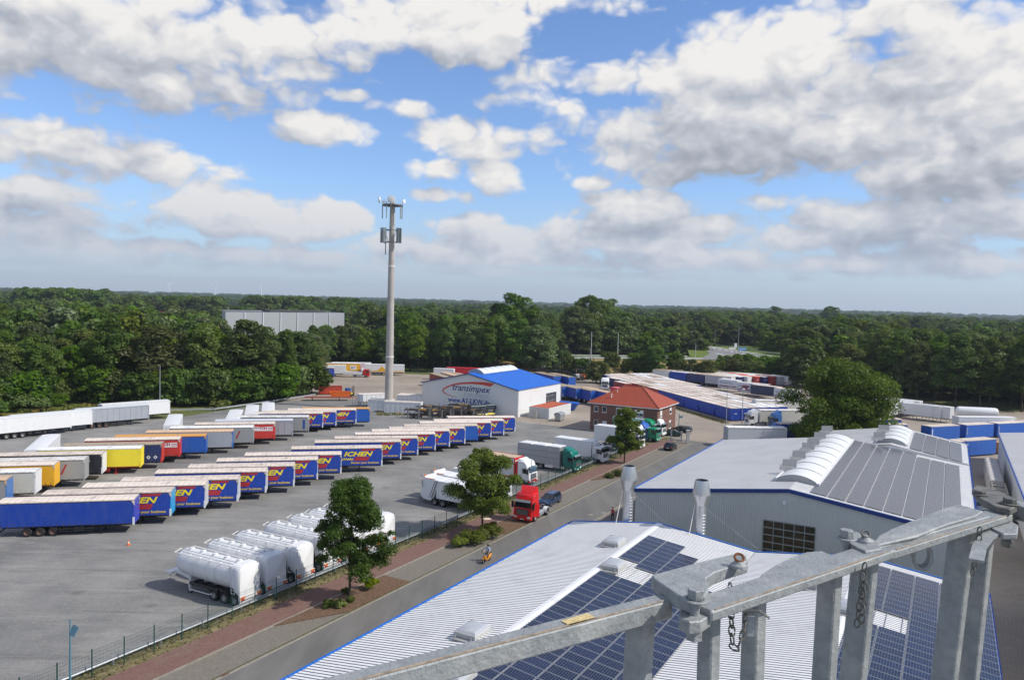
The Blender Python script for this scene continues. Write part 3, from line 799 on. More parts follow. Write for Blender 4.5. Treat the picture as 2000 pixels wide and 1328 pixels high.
# ---- grey gabled hall behind
F0, F1, FE, FR = 87.3, 128.6, 6.0, 8.3
fr = (-31.4, -14.2, 3.2)
hall2 = thing('grey_clad_hall', 'large grey clad hall with dark blue verge and barrel skylight behind the white roof', 'hall')
b = MB(); roof_plane(b, F0, F1, fr[0], FE, fr[1], FR, ROOFG, .4); roof_plane(b, F0, F1, fr[2], FE, fr[1], FR, ROOFM, .4); b.build('roof', hall2)
def zf(r): return FE+(FR-FE)*(1-abs(r-fr[1])/17.3)-.05
gate_r = sorted(to_ur(at(x, 1020, 3))[1] for x in (1488, 1588))
g0, g1 = -16.7, -11.4
b = MB()
DW = wf((F0+.12, fr[2]-.15), (F0+.12, fr[0]+.15))
L = DW[1]
clad_wall(b, DW, lambda s: zf(fr[2]-.15-s), CLAD, holes=[((fr[2]-.15)-g1, (fr[2]-.15)-g0, 0, 4.7)])
clad_wall(b, wf((F0+.12, fr[0]+.15), (F1-.12, fr[0]+.15)), lambda s: FE-.06, CLAD)
clad_wall(b, wf((F1-.12, fr[2]-.15), (F0+.12, fr[2]-.15)), lambda s: FE-.06, CLAD)
clad_wall(b, wf((F1-.12, fr[0]+.15), (F1-.12, fr[2]-.15)), lambda s: zf(fr[0]+.15+s), CLAD)
b.build('wall', hall2, fix=False)
b = MB()
for ra in (fr[0], fr[2]): b.obox(ur(F0-.04, ra, FE-.12), ur(F0-.04, fr[1], FR-.12), .16, .40, FASC)
b.build('verge_board', hall2)
gutter(hall2, F0, F1, fr[0]-.05, FE, -1, FASCL); gutter(hall2, F0, F1, fr[2]+.05, FE, 1, FASCL)
gate = thing('sectional_door'); del_ = gate; gate.parent = hall2
b = MB(); GF = M('grey aluminium door frame', (.34, .35, .35), .5, .3)
for i in range(7): b.obox(ur(F0+.05, g0, 4.7*i/6+.0), ur(F0+.05, g1, 4.7*i/6+.0), .08, .10 if i else .3, GF)
for i in range(6): b.obox(ur(F0+.06, g0+(g1-g0)*i/5, 0), ur(F0+.06, g0+(g1-g0)*i/5, 4.7), .07, .07, GF, up=(1, 0, 0))
b.build('door_frame', gate)
def brown_glass(N, vec, cur): return N.mix(N.mapr(N.noise(vec, .9, 4, .6), .4, .65), (.030, .024, .020), (.085, .05, .035))
b = MB(); b.poly([ur(F0+.10, g0, 0), ur(F0+.10, g1, 0), ur(F0+.10, g1, 4.7), ur(F0+.10, g0, 4.7)], M('brown tinted door glass', (.05, .035, .03), .2, extra=brown_glass)); b.build('door_glass', gate, fix=False)
bs = barrel(hall2, F0+4.6, F1-1.2, fr[1], 4.2, FR-.25, .6, du=4.4)
def flap(parent, u, r, z, w=1.15, l=1.9):
    b = MB()
    b.obox(ur(u, r-.8, z+.70), ur(u, r+.8, z+.80), 1.0, .06, GREYP, up=(-UV_.x*.78, -UV_.y*.78, .62))
    b.obox(ur(u-.7, r-1.0, z+.25), ur(u-.7, r+.5, z+.35), .6, .05, GREYP, up=(-UV_.x*.6, -UV_.y*.6, .8))
    return b.build('vent_flap', parent)
for (x, y) in ((1545, 908), (1563, 891), (1581, 874), (1593, 865), (1608, 853), (1620, 840)):
    u, r = to_ur(at(x, y, FR+.75)); flap(bs, u, -15.9, FR+.2)
b = MB(); b.lathe([(0, 0), (.16, .0), (.2, -.12), (.17, -.3), (0, -.33)], M('white lamp housing', (.85, .85, .83), .4), 12); lp = b.build('wall_lamp', hall2, smooth=True)
u_, r_ = to_ur(at(1541, 971, 6.9)); lp.location = ur(F0-.12, -14.6, 7.0)
# its solar strips
SL2 = (FR-FE)/17.3
for k in range(8):
    rc = -11.35+1.78*k; z = FR-SL2*(rc-fr[1])+.04
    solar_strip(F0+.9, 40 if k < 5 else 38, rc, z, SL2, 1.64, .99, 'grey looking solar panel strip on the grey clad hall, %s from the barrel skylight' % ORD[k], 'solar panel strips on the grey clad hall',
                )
# ---- the low hall joined behind it
h3 = thing('joined_rear_hall', 'rear hall with a short barrel skylight joined behind the grey clad hall', 'hall')
G0, G1 = F1+.1, 149.5; gr = (-19.0, -7.0, 3.2); GE, GR = 6.0, 7.9
b = MB(); roof_plane(b, G0, G1, gr[0], GE, gr[1], GR, ROOFG, .4); roof_plane(b, G0, G1, gr[2], GE, gr[1], GR, ROOFM, .4); b.build('roof', h3)
b = MB(); zg = lambda r: GE+(GR-GE)*(1-abs(r-gr[1])/12)-.05
clad_wall(b, wf((G0+.02, gr[2]-.1), (G0+.02, gr[0]+.1)), lambda s: zg(gr[2]-.1-s), CLADW)
clad_wall(b, wf((G1, gr[0]+.1), (G1, gr[2]-.1)), lambda s: min(zg(gr[0]+.1+s), GR), CLAD)
clad_wall(b, wf((G0, gr[0]+.1), (G1, gr[0]+.1)), lambda s: GE-.06, CLAD); clad_wall(b, wf((G1, gr[2]-.1), (G0, gr[2]-.1)), lambda s: GE-.06, CLAD)
b.build('wall', h3, fix=False)
gutter(h3, G0, G1, gr[2]+.05, GE, 1, FASCL); gutter(h3, G0, G1, gr[0]-.05, GE, -1, FASCL)
b3 = barrel(h3, G0+2.0, G1-2.0, gr[1], 3.8, GR-.3, .55, du=4.2)
for x, y in ((1743, 858), (1752, 843)):
    u, r = to_ur(at(x, y, GR+.6)); flap(b3, u, gr[1]-1.6, GR+.3, l=2.6)
SL3 = (GR-GE)/10.2
for k in range(4):
    rc = -3.6+1.72*k; z = GR-SL3*(rc-gr[1])+.05
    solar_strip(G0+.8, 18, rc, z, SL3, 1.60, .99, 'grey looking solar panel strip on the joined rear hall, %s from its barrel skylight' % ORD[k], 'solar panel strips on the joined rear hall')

# ---- vent stacks at the end of the near hall
def stack(px, label, uu, ztop, zcap):
    r_ = None
    lo, hi = -40, 10
    for _ in range(40):
        mid = (lo+hi)/2; p = ur(uu, mid, ztop)
        v = p-Vector((0, 0, CAM_H)); sx = PW/2+F_PX*v.dot(c_right)/v.dot(fwd)
        if sx < px: lo = mid
        else: hi = mid
    t = thing('exhaust_stack', label, 'exhaust stack', ur(uu, mid, 0), 0, 'tall metal exhaust stacks beside the white roof')
    b = MB(); n = 26
    prof = []
    z = 0
    while z < ztop-3.0: prof += [(.49, z), (.51, z+.02), (.51, z+.05), (.49, z+.07)]; z += .28
    prof.append((.49, ztop-2.4)); b.lathe(prof, ALU, n); b.build('pipe', t, smooth=True)
    b = MB(); b.lathe([(.49, ztop-2.4), (.53, ztop-2.38), (.53, ztop-2.28), (.55, ztop-2.2), (.82, ztop-1.35), (.83, ztop-1.27), (.58, ztop), (.55, ztop-.01)], ALU, n); b.lathe([(.55, ztop-.01), (.53, ztop-.2), (0, ztop-.25)], DARK, n); b.build('cap', t, smooth=True)
    b = MB(); c = (0, 0)
    b.tube([(-.45*RV_.x-.1, -.45*RV_.y, ztop-2.3)[0:3], tuple((ur(-1.6, -.6)-ur(0, 0))+Vector((0, 0, 6.45)))], .035, M('white guy rod', (.78, .74, .68), .5), 5)
    b.tube([(0, 0, ztop-2.3), tuple((ur(-.4, 5.2))+Vector((0, 0, 6.3)))], .012, GREYV, 4)
    b.build('guy_rods', t)
    return t
stack(1229, 'left exhaust stack with conical cap in front of the road corner', 71.6, 12.0, 0)
stack(1371, 'right exhaust stack with conical cap in front of the grey gable wall', 71.4, 11.6, 0)

# ---- warehouse at the right edge
wh = thing('right_warehouse', 'white walled warehouse with pale roof and blue gutter at the right edge', 'warehouse')
wp = [at(1971, 848, 5), at(1993, 958, 5)]
w0, w1, wr, wz = 112.0, 176.3, 9.6, 5.0
wr = 8.9
b = MB(); roof_plane(b, w0-70, w1, wr, wz, wr+14, wz+1.6, ROOFG, .4); roof_plane(b, w0-70, w1, wr+28, wz, wr+14, wz+1.6, ROOFG, .4); b.build('roof', wh)
b = MB()
clad_wall(b, wf((w0-70, wr+.1), (w1, wr+.1)), lambda s: wz-.05, CLADW, pitch=1.1, depth=.03)
clad_wall(b, wf((w1, wr+.1), (w1, wr+28)), lambda s: wz+1.6*(1-abs(s-14)/14)-.05, CLADW, pitch=1.1, depth=.03)
clad_wall(b, wf((w0-70, wr+28), (w0-70, wr+.1)), lambda s: wz+1.6*(1-abs(s-14)/14)-.05, CLADW, pitch=1.1, depth=.03)
b.build('wall', wh, fix=False)
gutter(wh, w0-70, w1, wr-.0, wz, -1, FASCL)

# ---- hall with a blue roof and painted lettering
BLUER = M('bright blue metal roof', (.015, .15, .60), .4, var=.06, vs=.4)
tu0, tu1, tr0, tr1 = 165.7, 189.2, -117.3, -89.4; TE, TR = 6.5, 9.6; tm = (tr0+tr1)/2
th = thing('blue_roofed_hall', 'white workshop hall with a bright blue roof and blue lettering on its gable', 'hall')
b = MB(); roof_plane(b, tu0-.3, tu1+.3, tr0-.3, TE-.05, tm, TR, BLUER, .5); roof_plane(b, tu0-.3, tu1+.3, tr1+.3, TE-.05, tm, TR, BLUER, .5); b.build('roof', th)
b = MB(); zt = lambda r: TE+(TR-TE)*(1-abs(r-tm)/(tm-tr0))-.12
clad_wall(b, wf((tu0, tr1), (tu0, tr0)), lambda s: zt(tr1-s), CLADW, pitch=.5, depth=.02)
dd0, dd1 = 12.8, 18.8
clad_wall(b, wf((tu1, tr1), (tu0, tr1)), lambda s: TE-.1, CLADW, pitch=.5, depth=.02, holes=[(2.6, 8.6, 0, 4.4)])
clad_wall(b, wf((tu0, tr0), (tu1, tr0)), lambda s: TE-.1, CLADW, pitch=.5, depth=.02)
clad_wall(b, wf((tu1, tr0), (tu1, tr1)), lambda s: zt(tr0+s), CLADW, pitch=.5, depth=.02)
b.build('wall', th, fix=False)
b = MB(); b.poly([ur(tu1-2.6, tr1-.25, 0), ur(tu1-8.6, tr1-.25, 0), ur(tu1-8.6, tr1-.25, 4.4), ur(tu1-2.6, tr1-.25, 4.4)], DARK)
for i in range(4): b.obox(ur(tu1-2.7-i*1.9, tr1-.2, 0), ur(tu1-2.7-i*1.9, tr1-.2, 4.4), .12, .12, GREYV, up=(1, 0, 0))
for i in range(3): b.obox(ur(tu1-2.6, tr1-.2, 1.3*i+1), ur(tu1-8.6, tr1-.2, 1.3*i+1), .1, .1, GREYV)
b.build('folding_door', th, fix=False)
b = MB()
for ra in (tr0-.3, tr1+.3): b.obox(ur(tu0-.32, ra, TE-.12), ur(tu0-.32, tm, TR-.08), .1, .2, FASC)
b.obox(ur(tu0-.05, tr1+.05, 0), ur(tu0-.05, tr1+.05, TE-.1), .25, .25, CLADW, up=(1, 0, 0)); b.obox(ur(tu1+.05, tr1+.05, 0), ur(tu1+.05, tr1+.05, TE-.1), .25, .25, M('pale drainpipe', (.45, .5, .58), .5), up=(1, 0, 0))
b.build('edge_flashing', th)
barrel(th, tu0+3.2, tu1-2.5, tm, 4.2, TR-.25, .8, du=3.0)
def wall_text(txt, size, m, px, py, slant=0, bold=0.0, sx=1.0, name='lettering', wpx=None):
    """lettering on the gable that faces the yard; px, py = where the first letter stands"""
    vs, fs = text_mb(txt, size, m, slant, bold, 1.0)
    # hit the plane u = tu0
    d = (px-PW/2)/F_PX*c_right-(py-PH/2)/F_PX*c_up+fwd; nrm_ = UV_; t_ = (tu0-.06)/d.dot(nrm_); P0 = Vector((0, 0, CAM_H))+d*t_
    r0 = P0.dot(RV_); z0 = P0.z
    if wpx is not None:
        d = (wpx[0]-PW/2)/F_PX*c_right-(wpx[1]-PH/2)/F_PX*c_up+fwd; P1 = Vector((0, 0, CAM_H))+d*((tu0-.06)/d.dot(nrm_)); sx = (P1.dot(RV_)-r0)/(max(v[0] for v in vs)-min(v[0] for v in vs))
    b = MB(); b.mesh([ur(tu0-.045-v[2], r0+v[0]*sx, z0+v[1]) for v in vs], fs, m)
    return b.build(name, th, fix=False)
DKB = M('navy lettering', (.02, .05, .20), .5)
wall_text('transimpex', 2.25, DKB, 882, 761, slant=.35, bold=.012, wpx=(956, 766))
wall_text('1st class', 1.75, M('pale grey lettering', (.52, .53, .56), .5), 903, 773, slant=.3, bold=.01, wpx=(952, 777))
wall_text('truck & trailer solutions', .62, M('mid grey lettering', (.42, .43, .46), .5), 903, 779, wpx=(952, 782.5))
wall_text('www.A1-LKW.de', 1.75, LTBLUE, 875, 784, bold=.02, wpx=(957, 791))
# red swoosh around the name
SW = M('red swoosh paint', (.62, .06, .03), .5)
def gable_pt(px, py, o=-.05):
    d = (px-PW/2)/F_PX*c_right-(py-PH/2)/F_PX*c_up+fwd; P1 = Vector((0, 0, CAM_H))+d*((tu0+o)/d.dot(UV_)); return P1
b = MB()
s3 = 5.877; PX = lambda x, y: (780+x/s3, 690+y/s3)
outer = [(1090, 345), (960, 330), (840, 327), (720, 333), (620, 350), (545, 378), (500, 405), (492, 430), (510, 455), (550, 475), (600, 492), (660, 503)]
inner = [(1048, 382), (950, 362), (840, 352), (725, 352), (630, 366), (560, 388), (515, 412), (505, 430), (520, 450), (556, 469), (602, 487), (660, 501)]
O_ = [gable_pt(*PX(*p)) for p in outer]; I_ = [gable_pt(*PX(*p)) for p in inner]
for i in range(len(O_)-1): b.poly([O_[i], O_[i+1], I_[i+1], I_[i]], SW)
b.build('swoosh', th, fix=False)

# ---- brick office with a hipped tile roof
def brick_nodes(c1, c2):
    def f(N, vec, cur):
        br = N.new('ShaderNodeTexBrick')
        gx = N.new('ShaderNodeTexCoord'); x, y, z = N.sep(vec)[:3]
        N.l.new(N.comb(N.math('ADD', x, y), z, 0.0), br.inputs[0])
        br.inputs['Scale'].default_value = 1.0; br.inputs['Brick Width'].default_value = .25; br.inputs['Row Height'].default_value = .077
        br.inputs['Mortar Size'].default_value = .01; br.inputs['Color1'].default_value = (*c1, 1); br.inputs['Color2'].default_value = (*c2, 1); br.inputs['Mortar'].default_value = (.22, .17, .14, 1)
        k = N.mapr(N.noise(vec, 1.2, 5, .6), .3, .7, .82, 1.18)
        return N.mix(1.0, br.outputs[0], N.comb(k, k, k), 'MULTIPLY')
    return f
BRICK = M('red brown brick', (.3, .12, .08), .9, spec=.15, extra=brick_nodes((.205, .085, .06), (.13, .055, .042)))
def tile_nodes(N, vec, cur):
    x, y, z = N.sep(vec)[:3]
    a = N.math('PINGPONG', N.math('MULTIPLY', z, 1.0), .085)
    l = N.mapr(a, 0, .03, .5, 1)
    h = N.math('PINGPONG', N.math('ADD', x, N.math('MULTIPLY', y, 1.0)), .12); l2 = N.mapr(h, 0, .05, .72, 1)
    k = N.mapr(N.noise(vec, 3, 5, .7), .3, .7, .75, 1.25)
    kk = N.math('MULTIPLY', N.math('MULTIPLY', l, l2), k)
    return N.mix(1.0, cur, N.comb(kk, kk, kk), 'MULTIPLY')
TILE = M('orange red roof tiles', (.35, .06, .024), .65, extra=tile_nodes)
hb = thing('brick_office', 'two storey brick office with hipped red tile roof and white windows', 'office building', ur(159.2, -68.6), rotz(28.9))
# local: x along u (0..LX), y to the left (negative r); the near corner is on the right
LX, LY, ZEh, ZRh = 13.6, 16.2, 6.0, 9.6
b = MB(); b.box(.5, LX-.5, -LY+.5, -.5, 0, ZEh-.05, BRICK); b.build('wall', hb)
b = MB()
e = [(0, -LY, ZEh), (LX, -LY, ZEh), (LX, 0, ZEh), (0, 0, ZEh)]; rd = [(LX/2, -LY+LX/2-.6, ZRh), (LX/2, -LX/2+.6, ZRh)]
b.poly([e[3], e[0], rd[0], rd[1]], TILE); b.poly([e[1], e[2], rd[1], rd[0]], TILE); b.poly([e[0], e[1], rd[0]], TILE); b.poly([e[2], e[3], rd[1]], TILE)
b.poly([e[0], e[3], e[2], e[1]], M('white soffit', (.6, .6, .58), .6)); rf = b.build('roof', hb, fix=True)
b = MB(); RT = M('ridge tiles', (.26, .06, .03), .7, var=.2, vs=4)
for p, q in ((e[0], rd[0]), (e[1], rd[0]), (e[2], rd[1]), (e[3], rd[1]), (rd[0], rd[1])): b.tube([p, q], .13, RT, 6)
b.build('ridge', rf)
b = MB()
for p, q in ((e[0], e[1]), (e[1], e[2]), (e[2], e[3]), (e[3], e[0])): b.obox(Vector(p)-Vector((0, 0, .12)), Vector(q)-Vector((0, 0, .12)), .16, .16, M('white gutter', (.62, .62, .60), .5))
b.build('gutter', hb)
b = MB(); b.tube([(0, 0, -.4), (0, 0, .5)], .12, M('white vent pipe', (.8, .8, .78), .5), 8); b.tube([(0, 0, .5), (0, 0, .62)], .2, MATS['white vent pipe'], 8); vp = b.build('vent_pipe', rf); vp.location = (2.3, -4.6, 7.4)
v2 = part(vp, rf, (4.2, -5.2, 8.4)); v2.scale = (.6, .6, .6)
SHUT = M('white roller shutter', (.72, .72, .70), .5)
def win(parent, P, w, h, shut=.4, door=False):
    """P(s,o,z) point on a wall; window part with pane, shutter"""
    f = MB(); t_ = .07; q = M('white window frame', (.74, .74, .72), .4)
    def bar(s0, s1, z0, z1, o0, o1, m, mb):
        vs = [P(s, o, z) for z in (z0, z1) for (s, o) in ((s0, o0), (s1, o0), (s1, o1), (s0, o1))]
        mb.mesh(vs, [(0, 1, 2, 3), (4, 5, 6, 7), (0, 1, 5, 4), (1, 2, 6, 5), (2, 3, 7, 6), (3, 0, 4, 7)], m)
    bar(0, w, 0, t_, -.01, .05, q, f); bar(0, w, h-t_, h, -.01, .05, q, f); bar(0, t_, t_, h-t_, -.01, .05, q, f); bar(w-t_, w, t_, h-t_, -.01, .05, q, f)
    if w > 1.5: bar(w/2-.04, w/2+.04, t_, h-t_, -.01, .045, q, f)
    if shut: bar(t_, w-t_, h*(1-shut), h-t_, .0, .035, SHUT, f)
    o = f.build('door' if door else 'window', parent)
    g = MB(); bar(t_, w-t_, t_, h-t_, .001, .018, SHUT if door else GLASS, g); g.build('panel' if door else 'pane', o)
    if not door:
        s_ = MB(); bar(-.08, w+.08, -.08, -.005, .0, .14, q, s_); s_.build('sill', o)
# front face (toward the yard, x=.5): s runs from the left end to the right
def PF(s0, z0): return lambda s, o, z: (.5-o, -.5-(s0+s)+0, z0+z)
def PR(s0, z0): return lambda s, o, z: (.5+s0+s, -LY+.5-o, z0+z)
# NB local -y is to the right; the left end is y=-.5
for s0, z0, w, h, sh in ((.9, 4.1, .95, 1.25, 0), (2.8, 4.1, .95, 1.25, 0), (6.0, 3.9, 1.3, 1.45, .15), (8.1, 3.9, 1.3, 1.45, 0), (10.2, 3.9, 1.9, 1.35, .5), (.9, 1.1, .95, 1.25, 0), (6.6, 1.0, 1.4, 1.4, .3), (11.0, 1.0, 1.4, 1.4, .3)):
    win(hb, PF(s0, z0), w, h, sh)
win(hb, PF(2.9, .1), 1.0, 2.1, 0, True)
for s0, z0, w, h, sh in ((1.7, 3.9, 1.3, 1.35, .8), (8.2, 3.9, 1.3, 1.35, .5), (1.7, .9, 1.6, 1.5, .8), (8.0, .8, 1.3, 1.7, .3)):
    win(hb, PR(s0, z0), w, h, sh)

# ---- mast
CONC = M('concrete mast', (.42, .39, .35), .85, var=.10, vs=.5, dirt=(.30, .27, .24), ds=.3, da=.6, spec=.2)
mast = thing('antenna_mast', 'tall round concrete antenna mast with dishes at the top beside the yard', 'antenna mast', at(759, 800))
prof = []
for k in range(0, 51): prof.append((1.06-.46*k/50, k*1.0))
b = MB(); b.lathe(prof+[(0, 50)], CONC, 28); b.build('shaft', mast, smooth=True)
b = MB(); b.lathe([(0, .35), (1.9, .35), (2.0, .0)], CONC, 24); b.build('foundation', mast)
for z, r_ in ((27.2, 1.24), (17.8, 1.39)):
    pass
b = MB()
for z in (12.4, 33.7): 
    r_ = 1.06-.46*z/50+.01; b.lathe([(r_, z), (r_+.06, z+.02), (r_+.06, z+.32), (r_, z+.34)], M('white joint band', (.72, .70, .66), .6), 24)
b.build('joint_band', mast)
STEELD = M('dark steel antenna frame', (.10, .11, .11), .6, .3)
ANT = M('pale grey antenna panel', (.42, .46, .46), .5)
b = MB()
b.lathe([(.5, 47.9), (2.5, 47.9), (2.55, 48.05), (2.5, 48.2), (.5, 48.2)], STEELD, 16)
for a in range(8):
    c, s_ = math.cos(a*math.pi/4), math.sin(a*math.pi/4)
    b.tube([(2.5*c, 2.5*s_, 47.6), (2.5*c, 2.5*s_, 49.3)], .05, GREYV, 5)
b.build('antenna_ring', mast)
b = MB(); dish = [(0, .0), (.5, .05), (.85, .2), (.92, .35), (.92, .5), (.6, .56), (0, .58)]
b.lathe([(r_, -h_) for r_, h_ in dish], M('white dish', (.78, .78, .75), .4), 18, axis='y'); d0 = b.build('dish', mast, smooth=True); d0.location = (-.1, -1.6, 49.2)
for loc, az_, sc_ in (((-2.9, -.6, 49.2), 70, .8), ((2.7, -.3, 49.0), -60, .55), ((-2.0, -1.2, 48.6), 30, .35), ((-1.3, -1.8, 48.5), -10, .3)):
    c = part(d0, mast, loc); c.rotation_euler = (0, 0, R_(-az_)); c.scale = (sc_,)*3
b = MB(); b.box(-.13, .13, -.08, .08, -3.1, -.1, ANT); b.tube([(0, 0, -.1), (0, 0, .3)], .05, STEELD, 5); a0 = b.build('panel_antenna', mast); a0.location = (-2.35, -.6, 48)
for loc in ((-1.1, -2.2, 48), (2.3, .4, 48), (2.1, -.9, 48)): part(a0, mast, loc)
b = MB(); b.box(-.34, .34, -.12, .12, -1.75, 1.75, M('dark antenna panel', (.20, .23, .24), .5)); a1 = b.build('sector_antenna', mast); a1.location = (-2.35, -.9, 41)
for loc, az_ in (((-1.5, -1.5, 41), 40), ((2.2, -.9, 41), -40), ((1.6, -1.4, 41), -20), ((-1.9, 1.2, 41), 0)):
    c = part(a1, mast, loc); c.rotation_euler = (0, 0, R_(az_))
b = MB()
for z in (39.5, 42.3):
    for a in range(10):
        p = [(2.0*math.cos(2*math.pi*k/10), 2.0*math.sin(2*math.pi*k/10), z) for k in (a, a+1)]; b.obox(p[0], p[1], .08, .12, STEELD)
    for a in range(5): b.obox((.9*math.cos(a*1.256), .9*math.sin(a*1.256), z), (2.1*math.cos(a*1.256), 2.1*math.sin(a*1.256), z), .08, .1, STEELD)
for a in range(5): b.obox((1.1*math.cos(a*1.256), 1.1*math.sin(a*1.256), 39.5), (2.05*math.cos(a*1.256), 2.05*math.sin(a*1.256), 42.3), .07, .07, GREYV)
b.box(-1.6, -1.45, -.2, .2, 36.6, 39.5, STEELD); b.build('antenna_frame', mast)
mast.scale = (1, 1, 1.045)
# ------------------------------------------------------------------ vehicles: each built once, then copied with its parts
LIB = {}
def make_wheel(parent, r=.5, w=.3, rim=RIM, loc=(0, 0, 0), name='wheel', side=-1):
    """axis along y; rim faces side*y"""
    key = ('wheel', r, w, rim.name, side)
    if key in LIB and False: pass
    me = LIB.get(key)
    o = bpy.data.objects.new(name, None) if False else None
    if me is None:
        b = MB(); b.lathe([(r*.55, -w/2), (r*.93, -w/2), (r, -w/2+.04), (r, w/2-.04), (r*.93, w/2), (r*.55, w/2)], TYRE, 20, axis='y')
        t = b.build('tyre'); b = MB(); s = side*w/2
        b.lathe([(0, s*.35), (r*.16, s*.35), (r*.2, s*.1), (r*.42, s*.15), (r*.55, s*.92), (r*.60, s*1.0)], rim, 16, axis='y')
        rm = b.build('rim'); LIB[key] = me = (t.data, rm.data); bpy.data.objects.remove(t); bpy.data.objects.remove(rm)
    o = bpy.data.objects.new(name, me[0]); COL.objects.link(o); o.parent = parent; o.location = loc
    q = bpy.data.objects.new('rim', me[1]); COL.objects.link(q); q.parent = o
    return o

def stripe_graphics(parent, L):
    """yellow lettering, two slanted red blocks and the gold slogan on both sides"""
    T = lambda p: (p[0], p[1]+(-.014 if p[1] < 1 else .014), p[2])
    def side(mk):
        b = MB(); vs, fs = text_mb('ICHEN', 1.0, LTYEL, slant=.32, bold=.035); w = max(v[0] for v in vs)-min(v[0] for v in vs); x0 = min(v[0] for v in vs)
        sx = 4.5/w
        b.mesh([T(mk(-1.45-4.5+(v[0]-x0)*sx, 2.62+v[1]*.98)) for v in vs], fs, LTYEL); b.build('lettering', parent, fix=False)
        b = MB(); vs, fs = text_mb('Moving your business', .42, LTGOLD, bold=.03); w = max(v[0] for v in vs)
        b.mesh([T(mk(-.55-4.3+v[0]*4.3/w, 1.42+v[1]*1.05)) for v in vs], fs, LTGOLD); b.build('slogan', parent, fix=False)
        b = MB(); vs, fs = text_mb('ONAL', .52, LTYEL, slant=.32, bold=.03); w = max(v[0] for v in vs)
        b.mesh([T(mk(-4.45-1.9+v[0]*1.9/w, 1.98+v[1]*.95)) for v in vs], fs, LTYEL); b.build('lettering', parent, fix=False)
        b = MB()
        b.poly([mk(-1.05, 3.70), mk(-3.15, 3.70), mk(-3.33, 3.42), mk(-1.23, 3.42)], LTRED)
        b.poly([mk(-1.95, 2.48), mk(-4.15, 2.48), mk(-4.45, 1.86), mk(-2.25, 1.86)], LTRED)
        b.build('stripe', parent, fix=False)
    side(lambda x, z: (x, -.022, z))
    side(lambda x, z: (-L+.0-x+0, 2.572, z))

